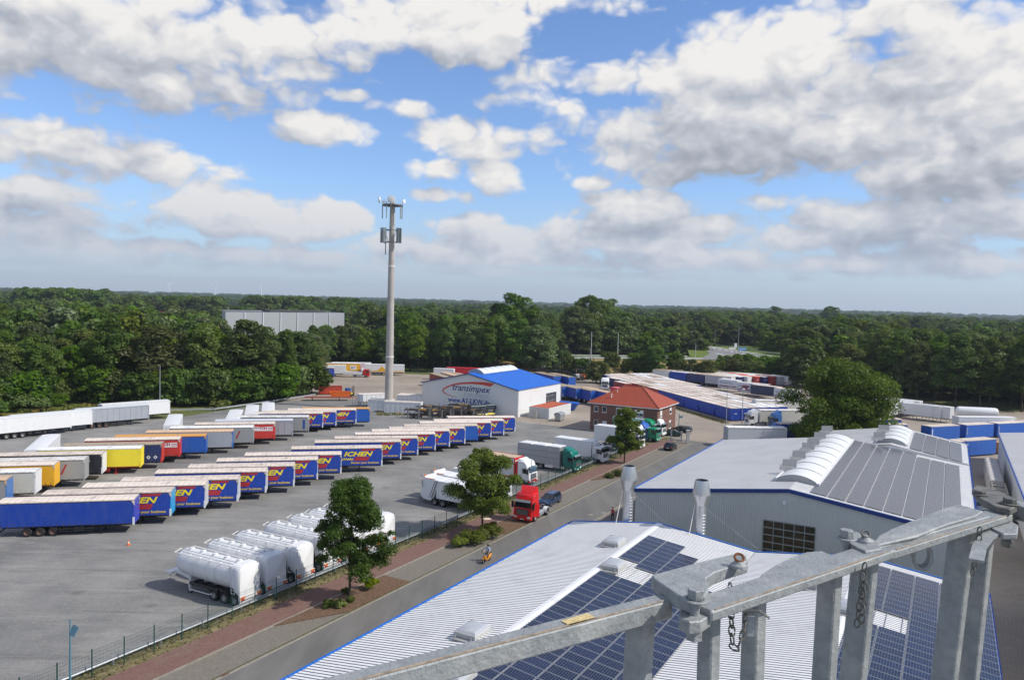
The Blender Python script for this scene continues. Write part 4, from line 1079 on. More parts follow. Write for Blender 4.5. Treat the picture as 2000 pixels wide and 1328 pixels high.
def trailer(style='curtain', side=BLUE, roof=CREAM, head=WHITE, graphics=None, L=13.9, H=3.92, zb=1.15, rim=RIMB, nax=3, key=None, name='curtain_trailer', frame=BLACK, cover=None, high_head=True):
    key = key or ('tr', style, side.name, roof.name, head.name, graphics, L, H, nax, frame.name)
    if key in LIB: return clone(LIB[key])
    t = thing(name); LIB[key] = t
    b = MB()
    for y in (.72, 1.72): b.box(-L+.3, -.3, y, y+.14, .82, zb-.03, frame)
    for k in range(9): b.box(-L+.6+k*(L-1.2)/8, -L+.68+k*(L-1.2)/8, .05, 2.5, .98, zb-.04, frame)
    for y in (.06, 2.42): b.box(-8.0, -4.3, y, y+.05, .45, .53, frame); b.box(-8.0, -4.3, y, y+.05, .72, .80, frame)
    for x in (-8.0, -6.1, -4.35):
        for y in (.08, 2.42): b.box(x, x+.06, y, y+.05, .45, 1.0, frame)
    b.box(-L, -L+.12, .1, 2.45, .42, .56, frame)
    b.box(-6.2, -5.2, .12, .6, .45, .98, frame)
    if style != 'box2': b.box(-.5, -.1, .1, 2.45, zb-.15, zb, frame)
    b.build('chassis', t)
    xa = -8.35 if L > 12 else -L+3.0
    for k in range(nax):
        for y, s_ in ((.18, -1), (2.37, 1)): make_wheel(t, .5, .34, rim, (xa-1.31*k, y, .5), side=s_)
    b = MB(); b.box(-.06, .06, -.06, .06, .12, .98, frame); b.box(-.14, .14, -.12, .12, 0, .12, frame); lg = b.build('landing_leg', t); lg.location = (-3.5, .45, 0); part(lg, t, (-3.5, 2.1, 0))
    b = MB(); b.obox((xa+.75, .04, 1.0), (xa+.75, .04, .45), .5, .03, frame, up=(1, 0, 0)); b.build('mudflap', t)
    if style == 'tipper':
        b = MB(); b.box(-L, 0, .02, 2.53, zb, H-.15, side)
        for k in range(int(L/1.1)): b.box(-L+.3+k*1.1, -L+.36+k*1.1, -.02, .02, zb, H-.15, side)
        b.build('body', t, bevel=.03)
        b = MB(); b.box(-L-.03, .03, -.04, 2.59, H-.15, H-.05, side); b.loft([[(-L, .0, H-.06), (-L, 1.27, H+.18), (-L, 2.55, H-.06)], [(0, .0, H-.06), (0, 1.27, H+.18), (0, 2.55, H-.06)]], cover or NAVY); b.build('roof', t)
    else:
        b = MB(); b.box(-L+.06, -.08, .0, 2.55, zb, H-.13, side)
        if style == 'curtain':
            SM = DARK if side.name not in ('cream curtain', 'grey tarpaulin') else GREYC
            k = 0; x = -.45
            while x > -L+.3:
                for y in (-.025, 2.56): b.box(x-.03, x+.03, y, y+.015, zb-.12, zb+.30, SM)
                x -= .62
            for y in (-.012, 2.55): b.box(-L+.08, -.08, y, y+.012, zb+.0, zb+.13, side)
            for y in (-.03, 2.55): b.box(-L+.08, -.08, y, y+.03, H-.19, H-.13, DARK)
        bd = b.build('side_curtain' if style == 'curtain' else 'body', t)
        # slightly domed roof
        b = MB(); ring = lambda x, s_: [(x, -.03*s_, H-.13), (x, -.03*s_, H-.03), (x, .5, H+.03), (x, 1.27, H+.06), (x, 2.05, H+.03), (x, 2.55+.03*s_, H-.03), (x, 2.55+.03*s_, H-.13)]
        b.loft([ring(-L, 1), ring(-L/2, 1), ring(0, 1)], roof); b.build('roof', t)
    b = MB(); hh = H-.13 if high_head else H-.13
    b.box(-.08, .03, .02, 2.53, zb-.1, hh, head)
    b.prism([(-.32, H-.13), (.035, H-.13), (.035, H-.75), (-.04, H-.62)], -.028, .04, roof if style == 'curtain' else head, 'y')
    b.prism([(-.32, H-.13), (.035, H-.13), (.035, H-.75), (-.04, H-.62)], 2.51, 2.578, roof if style == 'curtain' else head, 'y')
    b.box(-.16, .05, -.03, .06, zb-.18, zb+.7, head if side.name != 'royal blue tarpaulin' else WHITE)
    b.build('headboard', t)
    b = MB(); b.box(-L-.0, -L+.06, .0, 2.55, zb-.1, H-.13, side if style == 'tipper' else (WHITE if style == 'box' else side)); 
    for y in (.5, 1.05, 1.5, 2.05): b.box(-L-.04, -L, y, y+.04, zb, H-.3, GREYV)
    b.build('rear_door', t)
    b = MB(); b.box(-L-.03, -L+.02, .15, .5, .62, .78, REDL); tl = b.build('tail_light', t); part(tl, t, (0, 1.9, 0))
    if graphics == 'yellow': stripe_graphics(bd, L)
    elif graphics == 'tch':
        b = MB(); 
        for (x0, x1, z0, z1, m) in ((-3.6, -.35, 2.55, 3.3, LTWHITE),): b.poly([(x0, -.02, z0), (x1, -.02, z0), (x1, -.02, z1), (x0, -.02, z1)], m)
        for (x0, x1, z0, z1) in ((-1.25, -.35, 3.02, 3.14), (-1.25, -.35, 2.74, 2.86), (-3.6, -2.8, 3.02, 3.14)): b.poly([(x0, -.024, z0), (x1, -.024, z0), (x1, -.024, z1), (x0, -.024, z1)], LTRED)
        b.build('panel', bd, fix=False)
        vs, fs = text_mb('TCH', .62, LTRED, bold=.05); b = MB(); b.mesh([(-2.75+v[0]*1.05, -.026, 2.82+v[1]) for v in vs], fs, LTRED); b.build('lettering', bd, fix=False)
    elif graphics == 'slash':
        b = MB(); b.poly([(-3.0, -.022, 1.9), (-2.75, -.022, 1.9), (-2.15, -.022, 3.25), (-2.4, -.022, 3.25)], LTRED); b.build('stripe', bd, fix=False)
    elif graphics == 'curl':
        b = MB(); pts = [(-2.2+.55*math.cos(a)*(1 if a < 4 else .6), -.03, 2.7+.45*math.sin(a)) for a in [x*.4 for x in range(15)]]+[(-2.5, -.03, 1.9)]; b.tube(pts, .05, GREYC, 5); b.build('emblem', bd)
    elif graphics == 'diamonds':
        for x in (-1.9, -.9):
            vs = [(x, -.022, 1.55), (x+.3, -.022, 1.85), (x, -.022, 2.15), (x-.3, -.022, 1.85)]; b = MB(); b.poly(vs, LTWHITE); b.poly([(x+(p[0]-x)*.5, -.026, 1.85+(p[2]-1.85)*.5) for p in vs], NAVY); b.build('emblem', bd, fix=False)
    elif graphics == 'blocks':
        b = MB(); b.poly([(-1.1, -.022, 1.5), (-.7, -.022, 1.5), (-.7, -.022, 3.3), (-1.1, -.022, 3.3)], LTBLUE); b.build('stripe', bd, fix=False)
    elif graphics == 'orangebands':
        b = MB(); b.poly([(-L+.1, -.022, 1.3), (-.1, -.022, 1.3), (-.1, -.022, 1.65), (-L+.1, -.022, 1.65)], AMBER); b.poly([(-9.5, -.022, 1.7), (-6.2, -.022, 1.7), (-7.8, -.022, 3.3)], AMBER)
        b.poly([(-5.8, -.022, 3.7), (-5.0, -.022, 3.7), (-4.2, -.022, 2.9), (-4.8, -.022, 2.9)], AMBER); b.poly([(.032, .1, 1.3), (.032, 2.45, 1.3), (.032, 2.45, 1.65), (.032, .1, 1.65)], AMBER); b.build('stripe', bd, fix=False)
        vs, fs = text_mb('TRANSPORT', .55, DARK, bold=.04)
    elif graphics == 'whiteblock':
        vs, fs = text_mb('AT', 1.2, LTWHITE, bold=.03); b = MB(); b.poly([(-3.6, -.022, 1.7), (-1.4, -.022, 1.7), (-1.4, -.022, 3.1), (-3.6, -.022, 3.1)], LTWHITE); b.mesh([(-3.4+v[0], -.026, 1.95+v[1]) for v in vs], fs, DARK); b.build('lettering', bd, fix=False)
    return t

def cab(t, col, high=True, w=2.48, lower=None, visor=True, defl=None, bonnet=False, grille=DARK, bumper=None):
    """cab parts under t; front face at x=0, y from -w/2 to w/2"""
    lower = lower or col; y = w/2; zt = 3.55 if high else 2.75
    prof = [(-.02, .55), (0, .95), (-.02, 1.85), (-.30, 2.66), (-.42, 2.80)]+([(-.62, 3.30), (-1.0, zt), (-1.75, zt+.02), (-2.1, zt-.05)] if high else [(-.75, zt+.08), (-1.9, zt+.05), (-2.0, zt-.02)])+[((-2.1 if high else -2.0), .95), (-1.55, .95), (-1.55, .75), (-.45, .75), (-.45, .45)]
    b = MB(); b.prism(prof, -y, y, col, 'y'); c = b.build('cab', t, bevel=.07, smooth=True)
    def slab(pts, m, name, parent=c, th=.02):
        b = MB(); n = len(pts); q = Vector(pts[1])-Vector(pts[0]); r = Vector(pts[2])-Vector(pts[0]); nn = q.cross(r).normalized()*th
        b.mesh([Vector(p)-nn*.4 for p in pts]+[Vector(p)+nn for p in pts], [tuple(range(n)), tuple(range(n, 2*n))]+[(i, (i+1) % n, n+(i+1) % n, n+i) for i in range(n)], m); return b.build(name, parent)
    slab([(-.015, -y+.12, 1.93), (-.015, y-.12, 1.93), (-.27, y-.2, 2.62), (-.27, -y+.2, 2.62)], GLASS, 'windscreen', th=.035)
    for s_, sg in ((-1, 1), (1, -1)):
        pts = [(-.35, s_*(y+.0), 1.75), (-1.2, s_*(y+.0), 1.75), (-1.2, s_*(y+.0), 2.5), (-.55, s_*(y+.0), 2.5)]
        if s_ < 0: pts = pts[::-1]
        slab(pts, GLASS, 'side_window')
    b = MB(); b.box(-.01, .05, -y+.45, y-.45, 1.0, 1.7, grille)
    for k in range(4): b.box(.05, .07, -y+.5, y-.5, 1.08+k*.15, 1.12+k*.15, GREYV)
    b.build('grille', c)
    b = MB(); b.box(-.35, .10, -y, y, .38, .85, bumper or lower); b.build('bumper', c, bevel=.05)
    b = MB(); b.box(.09, .12, -.24, .24, .45, .56, LTWHITE); b.build('number_plate', c)
    b = MB(); b.box(-.02, .12, -.22, .22, -.1, .12, M('headlight lens', (.75, .78, .8), .08, spec=.9)); h = b.build('headlight', c, bevel=.02); h.location = (0, -y+.32, .72); part(h, c, (0, y-.32, .72))
    b = MB(); b.box(-.12, .06, -.14, .14, -.4, .4, BLACK); b.tube([(-.1, 0, .2), (-.3, .15, .2)], .03, BLACK, 5); m_ = b.build('mirror', c, bevel=.03); m_.location = (-.12, -y-.2, 2.15); m2 = part(m_, c, (-.12, y+.2, 2.15))
    if visor: slab([(.10, -y+.2, 2.60), (.10, y-.2, 2.60), (-.20, y-.2, 2.84), (-.20, -y+.2, 2.84)], M('sun visor', (.16, .2, .2), .3), 'sun_visor')
    if defl:
        z0 = zt-.05; x0 = -2.05 if high else -1.9
        b = MB(); b.loft([[(-.95, -.75, z0), (-.95, .75, z0), (-.95, .7, z0+.03), (-.95, -.7, z0+.03)], [(x0+.4, -1.1, z0-.05), (x0+.4, 1.1, z0-.05), (x0+.4, 1.0, z0+defl*.75), (x0+.4, -1.0, z0+defl*.75)], [(x0, -1.15, z0-.05), (x0, 1.15, z0-.05), (x0, 1.1, z0+defl), (x0, -1.1, z0+defl)]], col)
        b.build('wind_deflector', c, smooth=True)
    b = MB()
    for s_ in (-1, 1):
        for k in range(2): b.box(-.5, -.05, s_*(y-.02)-.02, s_*(y-.02)+.02, .5+.3*k, .56+.3*k, BLACK)
        b.obox((-.33, s_*(y+.004), .95), (-.33, s_*(y+.004), 2.6), .015, .012, DARK, up=(0, 1, 0)); b.obox((-1.38, s_*(y+.004), .95), (-1.38, s_*(y+.004), 2.6), .015, .012, DARK, up=(0, 1, 0))
        b.box(-1.35, -1.2, s_*(y+.01)-.012, s_*(y+.01)+.012, 1.5, 1.54, DARK)
    b.build('door_trim', c)
    return c
def truck_chassis(t, L, front=-1.35, rear=(), w=2.48, rim=RIM, tank=True, guard_=True):
    b = MB()
    for y in (-.42, .32): b.box(-L, -.5, y, y+.1, .75, 1.0, BLACK)
    for k in range(5): b.box(-L+.3+k*(L-1.5)/4, -L+.4+k*(L-1.5)/4, -.4, .4, .78, .96, BLACK)
    b.build('chassis', t)
    y = w/2-.17
    make_wheel(t, .5, .3, rim, (front, -y, .5), side=-1); make_wheel(t, .5, .3, rim, (front, y, .5), side=1)
    for x in rear:
        make_wheel(t, .5, .5, rim, (x, -y+.08, .5), side=-1); make_wheel(t, .5, .5, rim, (x, y-.08, .5), side=1)
    if tank:
        b = MB(); b.box(-3.9, -2.6, -w/2+.05, -w/2+.65, .4, .95, GREYV); ft = b.build('fuel_tank', t, bevel=.08); part(ft, t, (0, w-.7, 0))
def box_truck(name, col, body, roof, H=3.9, L=9.4, bl=7.0, high=True, defl=.0, lower=None, key=None, rear=(-6.2, -7.5), zb=1.05, trim=None, ribs_=0, sky=False, fridge=False, w=2.5, guard_col=None, front_col=None):
    t = thing(name); cab(t, col, high, lower=lower, defl=defl)
    truck_chassis(t, L, rear=rear)
    x1 = -L+bl; y = w/2
    b = MB(); b.box(-L, x1, -y, y, zb, H, body, top=roof)
    if ribs_:
        for k in range(ribs_+1):
            x = -L+(bl)*k/ribs_
            for s_ in (-1, 1): b.box(x-.03, x+.03, s_*(y+.015)-.015, s_*(y+.015)+.015, zb, H, GREYV)
        for s_ in (-1, 1):
            for z in (zb+.95, zb+1.9): b.box(-L, x1, s_*(y+.008)-.008, s_*(y+.008)+.008, z, z+.04, DARK)
    bd = b.build('cargo_box', t)
    b = MB(); tm_ = trim or body
    for s_ in (-1, 1):
        b.box(-L-.02, x1+.02, s_*y-.04, s_*y+.04, H-.06, H+.05, tm_); b.box(-L-.02, x1+.02, s_*y-.04, s_*y+.04, zb-.12, zb+.02, tm_)
        b.box(x1-.12, x1+.04, s_*y-.035, s_*y+.035, zb, H, front_col or tm_)
    b.box(x1-.02, x1+.04, -y, y, H-.3, H+.05, front_col or tm_)
    b.build('box_frame', bd)
    if sky:
        b = MB()
        for k in range(3): b.box(-L+.25+k*bl/3, -L+bl/3-.1+k*bl/3, -y+.12, y-.12, H, H+.12, WHITE)
        b.build('roof_hatch', bd)
    if fridge:
        b = MB(); b.box(x1, x1+.55, -.95, .95, H-1.0, H-.12, WHITEG); b.build('cooling_unit', t, bevel=.08)
    b = MB(); b.box(-L-.03, -L, -y, y, zb, H, body); b.box(-L-.05, -L-.02, -.03, .03, zb, H, DARK); b.build('rear_door', t)
    b = MB(); b.box(-L-.02, -L+.03, -y+.1, -y+.45, .7, .85, REDL); tl = b.build('tail_light', t); part(tl, t, (0, 2*y-.55, 0))
    b = MB()
    for s_ in (-1, 1): b.box(-5.4, -3.95, s_*(y-.05)-.03, s_*(y-.05)+.03, .42, .9, WHITE if guard_col is None else guard_col)
    b.build('side_guard', t)
    return t
def tractor(name, col, high=True, defl=.7, lower=None, visor=True, mud=WHITE):
    t = thing(name); cab(t, col, high, lower=lower, defl=defl, visor=visor); truck_chassis(t, 6.1, rear=(-5.0,), tank=True)
    b = MB()
    for s_ in (-1, 1):
        pr = [(math.cos(a)*.62-5.0, .5+math.sin(a)*.62) for a in [k*math.pi/8 for k in range(9)]]+[(math.cos(a)*.56-5.0, .5+math.sin(a)*.56) for a in [k*math.pi/8 for k in range(8, -1, -1)]]
        b.prism(pr, s_*.98-.26, s_*.98+.26, mud, 'y')
    b.build('mudguard', t)
    b = MB(); b.lathe([(0, 1.12), (.5, 1.12), (.5, 1.02), (0, 1.0)], DARK, 14, c=(-4.7, 0, 0)); b.build('fifth_wheel', t)
    b = MB(); b.box(-2.6, -2.2, -1.0, -.6, .9, 2.0, DARK); b.tube([(-2.3, .9, .9), (-2.3, .9, 3.0)], .08, GREYV, 8); b.build('exhaust', t)
    return t

def car(name, col, L=4.5, W=1.75, H=1.46, kind='estate', rim=RIM, driver=False):
    t = thing(name); h = W/2
    # body shell lofted front to back: (x, bottom, waist, half-width)
    prof = [(0, .42, .58, h*.78), (-.10, .26, .68, h*.92), (-.45, .22, .76, h*.98), (-1.15, .20, .88, h), (-1.6, .20, .93, h), (-3.2, .20, .95, h), (-L+.5, .22, .96, h*.98), (-L+.1, .30, .90, h*.93), (-L, .40, .75, h*.86)]
    rings = []
    for x, z0, z1, w in prof:
        rings.append([(x, -w*.9, z0), (x, -w, z0+.12), (x, -w, (z0+z1)/2+.08), (x, -w*.93, z1-.03), (x, -w*.80, z1), (x, w*.80, z1), (x, w*.93, z1-.03), (x, w, (z0+z1)/2+.08), (x, w, z0+.12), (x, w*.9, z0)])
    b = MB(); b.loft(rings, col); body = b.build('body', t, smooth=True)
    xr = {'estate': -L+.12, 'hatch': -L+.25, 'saloon': -L+.75}[kind]; xt = {'estate': -L+.42, 'hatch': -L+.75, 'saloon': -L+1.45}[kind]
    g = MB(); bot = [(-1.15, .86), (xr, .93)]; top = [(-1.95, H-.05), (xt, H-.06)]
    lo = [(-1.12, -h*.86, .88), (xr, -h*.84, .93), (xr, h*.84, .93), (-1.12, h*.86, .88)]
    hi = [(-1.95, -h*.66, H-.06), (xt, -h*.64, H-.07), (xt, h*.64, H-.07), (-1.95, h*.66, H-.06)]
    g.loft([lo, hi], GLASS); g.build('window', body)
    b = MB()
    rl = [(-1.9, -h*.68, H-.07), (-2.1, -h*.66, H-.02), (xt-.0, -h*.64, H-.03), (xt-.06, -h*.62, H-.08)]
    b.loft([[(-1.9, -h*.68, H-.075), (xt-.04, -h*.66, H-.085), (xt-.04, h*.66, H-.085), (-1.9, h*.68, H-.075)], [(-2.05, -h*.62, H-.01), (xt+.1, -h*.60, H-.02), (xt+.1, h*.60, H-.02), (-2.05, h*.62, H-.01)]], col); b.build('roof', body)
    b = MB()
    for s_ in (-1, 1):
        for (x0, z0, x1, z1) in ((-1.12, .88, -1.95, H-.06), (-2.75, .93, -2.65, H-.06), (xr, .92, xt, H-.07)) + (((-3.65, .93, -3.5, H-.06),) if kind == 'estate' else ()):
            k0 = h*.865 if z0 < 1 else 0; b.obox((x0, s_*h*.865, z0), (x1, s_*h*.67, z1), .07, .035, col, up=(0, s_, .3))
    b.build('pillars', body)
    b = MB(); b.box(-.02, .03, -.16, .16, -.07, .07, M('headlight lens', (.75, .78, .8), .08, spec=.9)); hl = b.build('headlight', body); hl.location = (-.10, -h*.66, .60); part(hl, body, (-.10, h*.66, .60))
    b = MB(); b.box(-.03, .03, -.14, .14, -.09, .09, REDL); tl = b.build('tail_light', body); tl.location = (-L+.06, -h*.72, .78); part(tl, body, (-L+.06, h*.72, .78))
    b = MB(); b.box(-.09, -.045+.06, -.45, .45, .47, .58, DARK); b.box(0.0, .02, -.26, .26, .36, .46, LTWHITE); b.build('grille', body)
    b = MB(); b.box(-L-.02, -L, -.26, .26, .55, .65, LTWHITE); b.build('number_plate', body)
    b = MB(); b.box(-.08, .06, -.09, .09, -.06, .06, col); mi = b.build('mirror', body, bevel=.02); mi.location = (-1.45, -h-.08, .98); part(mi, body, (-1.45, h+.08, .98))
    for x in (-.85, -L+.85):
        for s_ in (-1, 1): make_wheel(t, .32, .2, rim, (x, s_*(h-.10), .32), side=s_)
    b = MB()
    for x in (-.85, -L+.85):
        for s_ in (-1, 1): b.lathe([(.0, s_*(h+.004)), (.38, s_*(h+.004)), (.38, s_*(h-.1))], DARK, 16, axis='y', c=(x, 0, .33))
    b.build('wheel_arch', body)
    b = MB()
    if kind == 'estate':
        for s_ in (-1, 1): b.tube([(-2.1, s_*h*.6, H-.0), (-2.3, s_*h*.6, H+.05), (xt+.2, s_*h*.6, H+.04), (xt+.05, s_*h*.6, H-.02)], .018, BLACK, 5)
        b.build('roof_rail', body)
    return t

# ---- silo tank trailers
def silo(name='silo_trailer', short=0.0, rear_big=False):
    t = thing(name); L = 8.8-short; R0 = 1.24
    # x=0 is the front end; the rear end at -L ; tank axis along x, centred on y=0
    b = MB(); rings = []; n = 20
    def tank_nodes(N, vec, cur):
        x, y, z = N.sep(vec)[:3]; l = N.mapr(N.math('PINGPONG', x, .74), 0, .02, .72, 1); f = N.noise(N.mapping(vec, (1.6, 1.6, .25)), 1.4, 6, .7)
        c = N.mix(N.mapr(f, .5, .72, 0, .5), cur, (.42, .40, .36)); return N.mix(1.0, c, N.comb(l, l, l), 'MULTIPLY')
    TW = M('white tank paint', (.74, .74, .735), .26, extra=tank_nodes)
    def sec(x, r, zt, zb_, hw):
        out = []
        for k in range(n):
            a = 2*math.pi*k/n; c, s_ = math.cos(a), math.sin(a)
            zc = (zt-hw); z = zc+s_*hw if s_ >= 0 else zc+s_*(zc-zb_)
            y = c*hw*(1 if s_ >= 0 else (1-.42*abs(s_)**2*max(0, (zc-zb_)/hw-1)))
            out.append((x, y, z))
        return out
    Z = 3.72
    for x, hw, zt, zb_ in ((0, .25, 2.75, 2.25), (-.06, .6, 3.12, 1.95), (-.2, .9, 3.42, 1.72), (-.45, 1.12, 3.62, 1.52), (-.85, R0, Z, 1.38), (-2.5, R0, Z, 1.20), (-4.4, R0, Z, 1.12), (-6.2, R0, Z, 1.10), (-L+1.0, R0, Z, 1.18), (-L+.55, 1.18, 3.66, 1.35), (-L+.28, 1.05, 3.5, 1.6), (-L+.18, .6, 3.1, 2.0)):
        rings.append(sec(x, 0, zt, zb_, hw))
    b.loft(rings, TW); tank = b.build('tank', t, smooth=True)
    # rear fairing: tall rounded white housing
    b = MB(); ring = lambda x, w_, z0, z1: [(x, -w_, z0), (x, -w_, z1-.45), (x, -w_*.86, z1-.15), (x, -w_*.6, z1), (x, w_*.6, z1), (x, w_*.86, z1-.15), (x, w_, z1-.45), (x, w_, z0)]
    b.loft([ring(-L+1.15, 1.22, 1.9, 3.68), ring(-L+.5, 1.24, 1.35, 3.69), ring(-L+.1, 1.23, 1.05, 3.6), ring(-L, 1.16, 1.0, 3.42)], TW); b.build('rear_housing', tank, smooth=True)
    b = MB()
    for k in range(5):
        x = -1.3-k*(L-2.6)/4
        b.lathe([(0, Z+.11), (.2, Z+.10), (.23, Z+.02), (.24, Z-.1)], TW, 14, c=(x, 0, 0)); b.tube([(x-.2, -.25, Z+.08), (x+.2, -.25, Z+.08)], .025, GREYV, 5); b.box(x-.03, x+.03, .2, .36, Z+.0, Z+.12, GREYV)
    b.build('manhole_lid', tank, smooth=False)
    b = MB()
    for y in (-.62, .62): b.tube([(-.9, y, Z+.0), (-L+1.0, y, Z+.0)], .03, GREYV, 5)
    b.box(-L+1.1, -.9, -.58, -.32, Z+.02, Z+.05, M('walkway mesh', (.5, .5, .48), .6))
    b.build('walkway', tank)
    b = MB()          # folded handrail on the right side
    y0 = 1.08; b.tube([(-.2, y0, 3.45), (-L+1.2, y0, 3.45)], .035, WHITE, 6)
    b.tube([(-.2, y0, 3.45), (-.2, y0-.8, 3.62)], .03, WHITE, 5)
    for k in range(6): x = -.9-k*(L-2.2)/5; b.tube([(x, y0, 3.45), (x, y0-.28, 3.52)], .025, WHITE, 5); b.tube([(x, y0, 3.45), (x-.02, y0+.03, 3.2)], .02, WHITE, 5)
    b.build('handrail', tank)
    b = MB()          # ladder on the rear right
    for x in (-L+.95, -L+.55): b.tube([(x, 1.27, 1.1), (x+.30, 1.22, 3.2)], .03, WHITE, 5)
    for k in range(8): f_ = k/8+.04; b.tube([(-L+.95+.3*f_, 1.27-.05*f_, 1.1+2.1*f_), (-L+.55+.3*f_, 1.27-.05*f_, 1.1+2.1*f_)], .022, WHITE, 5)
    b.build('ladder', t)
    FR_ = BLACK
    b = MB()
    for y in (-.5, .42): b.box(-L+.1, -2.4, y, y+.1, .85, 1.12, FR_)
    b.tube([(-2.3, -1.05, 1.0), (-6.0, -1.05, 1.0)], .14, FR_, 10); b.tube([(-2.3, 1.05, 1.0), (-6.0, 1.05, 1.0)], .14, FR_, 10)
    for x in (-2.6, -3.9, -5.2): b.box(x, x+.06, -1.12, 1.12, .82, 1.15, FR_)
    b.build('chassis', t)
    b = MB()
    for y in (-1.16, 1.16): b.tube([(-2.3, y, 1.2), (-2.3, y, .55), (-2.4, y, .45), (-5.0, y, .45), (-5.3, y, .6)], .045, WHITE, 6)
    b.build('side_guard', t)
    b = MB()          # gooseneck plate at the front
    b.prism([(-1.6, 1.55), (-.3, 1.55), (.9, 1.5), (1.0, 1.42), (.9, 1.3), (-.3, 1.28), (-1.9, 1.0)], -.55, .55, WHITE, 'y'); b.box(.3, 1.05, -1.1, 1.1, 1.36, 1.48, WHITE); b.build('kingpin_plate', t)
    b = MB(); b.box(-.07, .07, -.07, .07, .1, 1.3, WHITE); b.box(-.16, .16, -.14, .14, 0, .1, FR_); lg = b.build('landing_leg', t); lg.location = (-2.1, -.85, 0); part(lg, t, (-2.1, .85, 0))
    for k in range(3):
        for s_ in (-1, 1): make_wheel(t, .5, .36, RIM, (-L+3.3-1.31*k, s_*1.0, .5), side=s_)
    b = MB()
    for k in range(3):
        x = -L+3.3-1.31*k
        for s_ in (-1, 1):
            pr = [(math.cos(a)*.60+x, .5+math.sin(a)*.60) for a in [.5+j*.36 for j in range(7)]]; pr += [(math.cos(a)*.56+x, .5+math.sin(a)*.56) for a in [.5+j*.36 for j in range(6, -1, -1)]]
            b.prism(pr, s_*1.0-.2, s_*1.0+.2, FR_, 'y')
    b.build('mudguard', t)
    b = MB(); b.box(-L-.12, -L+.1, -1.25, 1.25, .62, .98, WHITE); b.box(-L-.06, -L+.1, -1.2, 1.2, .42, .52, WHITE); b.build('bumper', t)
    b = MB(); b.box(-L-.15, -L-.12, -.28, .28, -.08, .08, ORL); rf_ = b.build('reflector', t); rf_.location = (0, -.95, .88); part(rf_, t, (0, .95, .88))
    b = MB(); b.box(-L-.15, -L-.12, -.2, .2, -.06, .06, REDL); tl = b.build('tail_light', t); tl.location = (0, -.95, .70); part(tl, t, (0, .95, .70))
    return t

def refuse_truck():
    t = thing('refuse_truck'); L = 9.4
    cab(t, WHITE, False, visor=True); truck_chassis(t, L-.8, rear=(-5.6, -6.95), tank=False)
    G1_ = WHITE
    b = MB(); b.box(-6.6, -2.25, -1.25, 1.25, 1.05, 3.35, G1_)
    for k in range(5):
        x = -2.5-k*.95
        for s_ in (-1, 1): b.box(x-.05, x+.05, s_*1.28-.03, s_*1.28+.03, 1.05, 3.35, G1_)
        b.box(x-.05, x+.05, -1.25, 1.25, 3.35, 3.42, G1_)
    b.box(-6.6, -2.25, -1.3, 1.3, 3.30, 3.42, G1_); b.build('compactor_body', t, bevel=.0)
    b = MB(); b.prism([(-6.62, 3.45), (-6.2, 3.45), (-7.15, .95), (-7.7, .55), (-8.9, .7), (-9.3, 1.1), (-9.15, 3.1), (-8.6, 3.5)], -1.25, 1.25, G1_, 'y'); hp = b.build('tail_hopper', t, bevel=.05)
    b = MB()
    for s_ in (-1, 1): b.obox((-6.45, s_*1.28, 3.4), (-7.4, s_*1.28, 1.0), .06, .18, M('grey seam', (.25, .25, .25), .6), up=(1, 0, 0)); b.obox((-6.8, s_*1.28, 3.4), (-7.75, s_*1.28, 1.0), .04, .05, DARK, up=(1, 0, 0))
    b.box(-8.6, -6.9, -1.24, -1.16, 3.5, 3.56, ORANGE); b.box(-8.9, -8.6, -1.25, 1.25, 3.45, 3.75, G1_); b.build('hopper_trim', hp)
    b = MB(); 
    for y in (-1.1, 1.1): b.tube([(-8.8, y, 3.6), (-9.3, y, 3.75), (-9.5, y, 3.7)], .03, BLACK, 5)
    b.tube([(-8.95, -1.27, 3.2), (-9.0, -1.4, 2.7), (-8.9, -1.3, 2.3)], .04, BLACK, 6); b.box(-9.9, -9.2, -.9, .9, .5, .56, BLACK); b.build('loading_gear', t)
    b = MB(); b.lathe([(0, .2), (.12, .16), (.14, 0)], ORL, 10, c=(-8.75, -1.0, 3.75)); b.build('beacon', t)
    return t

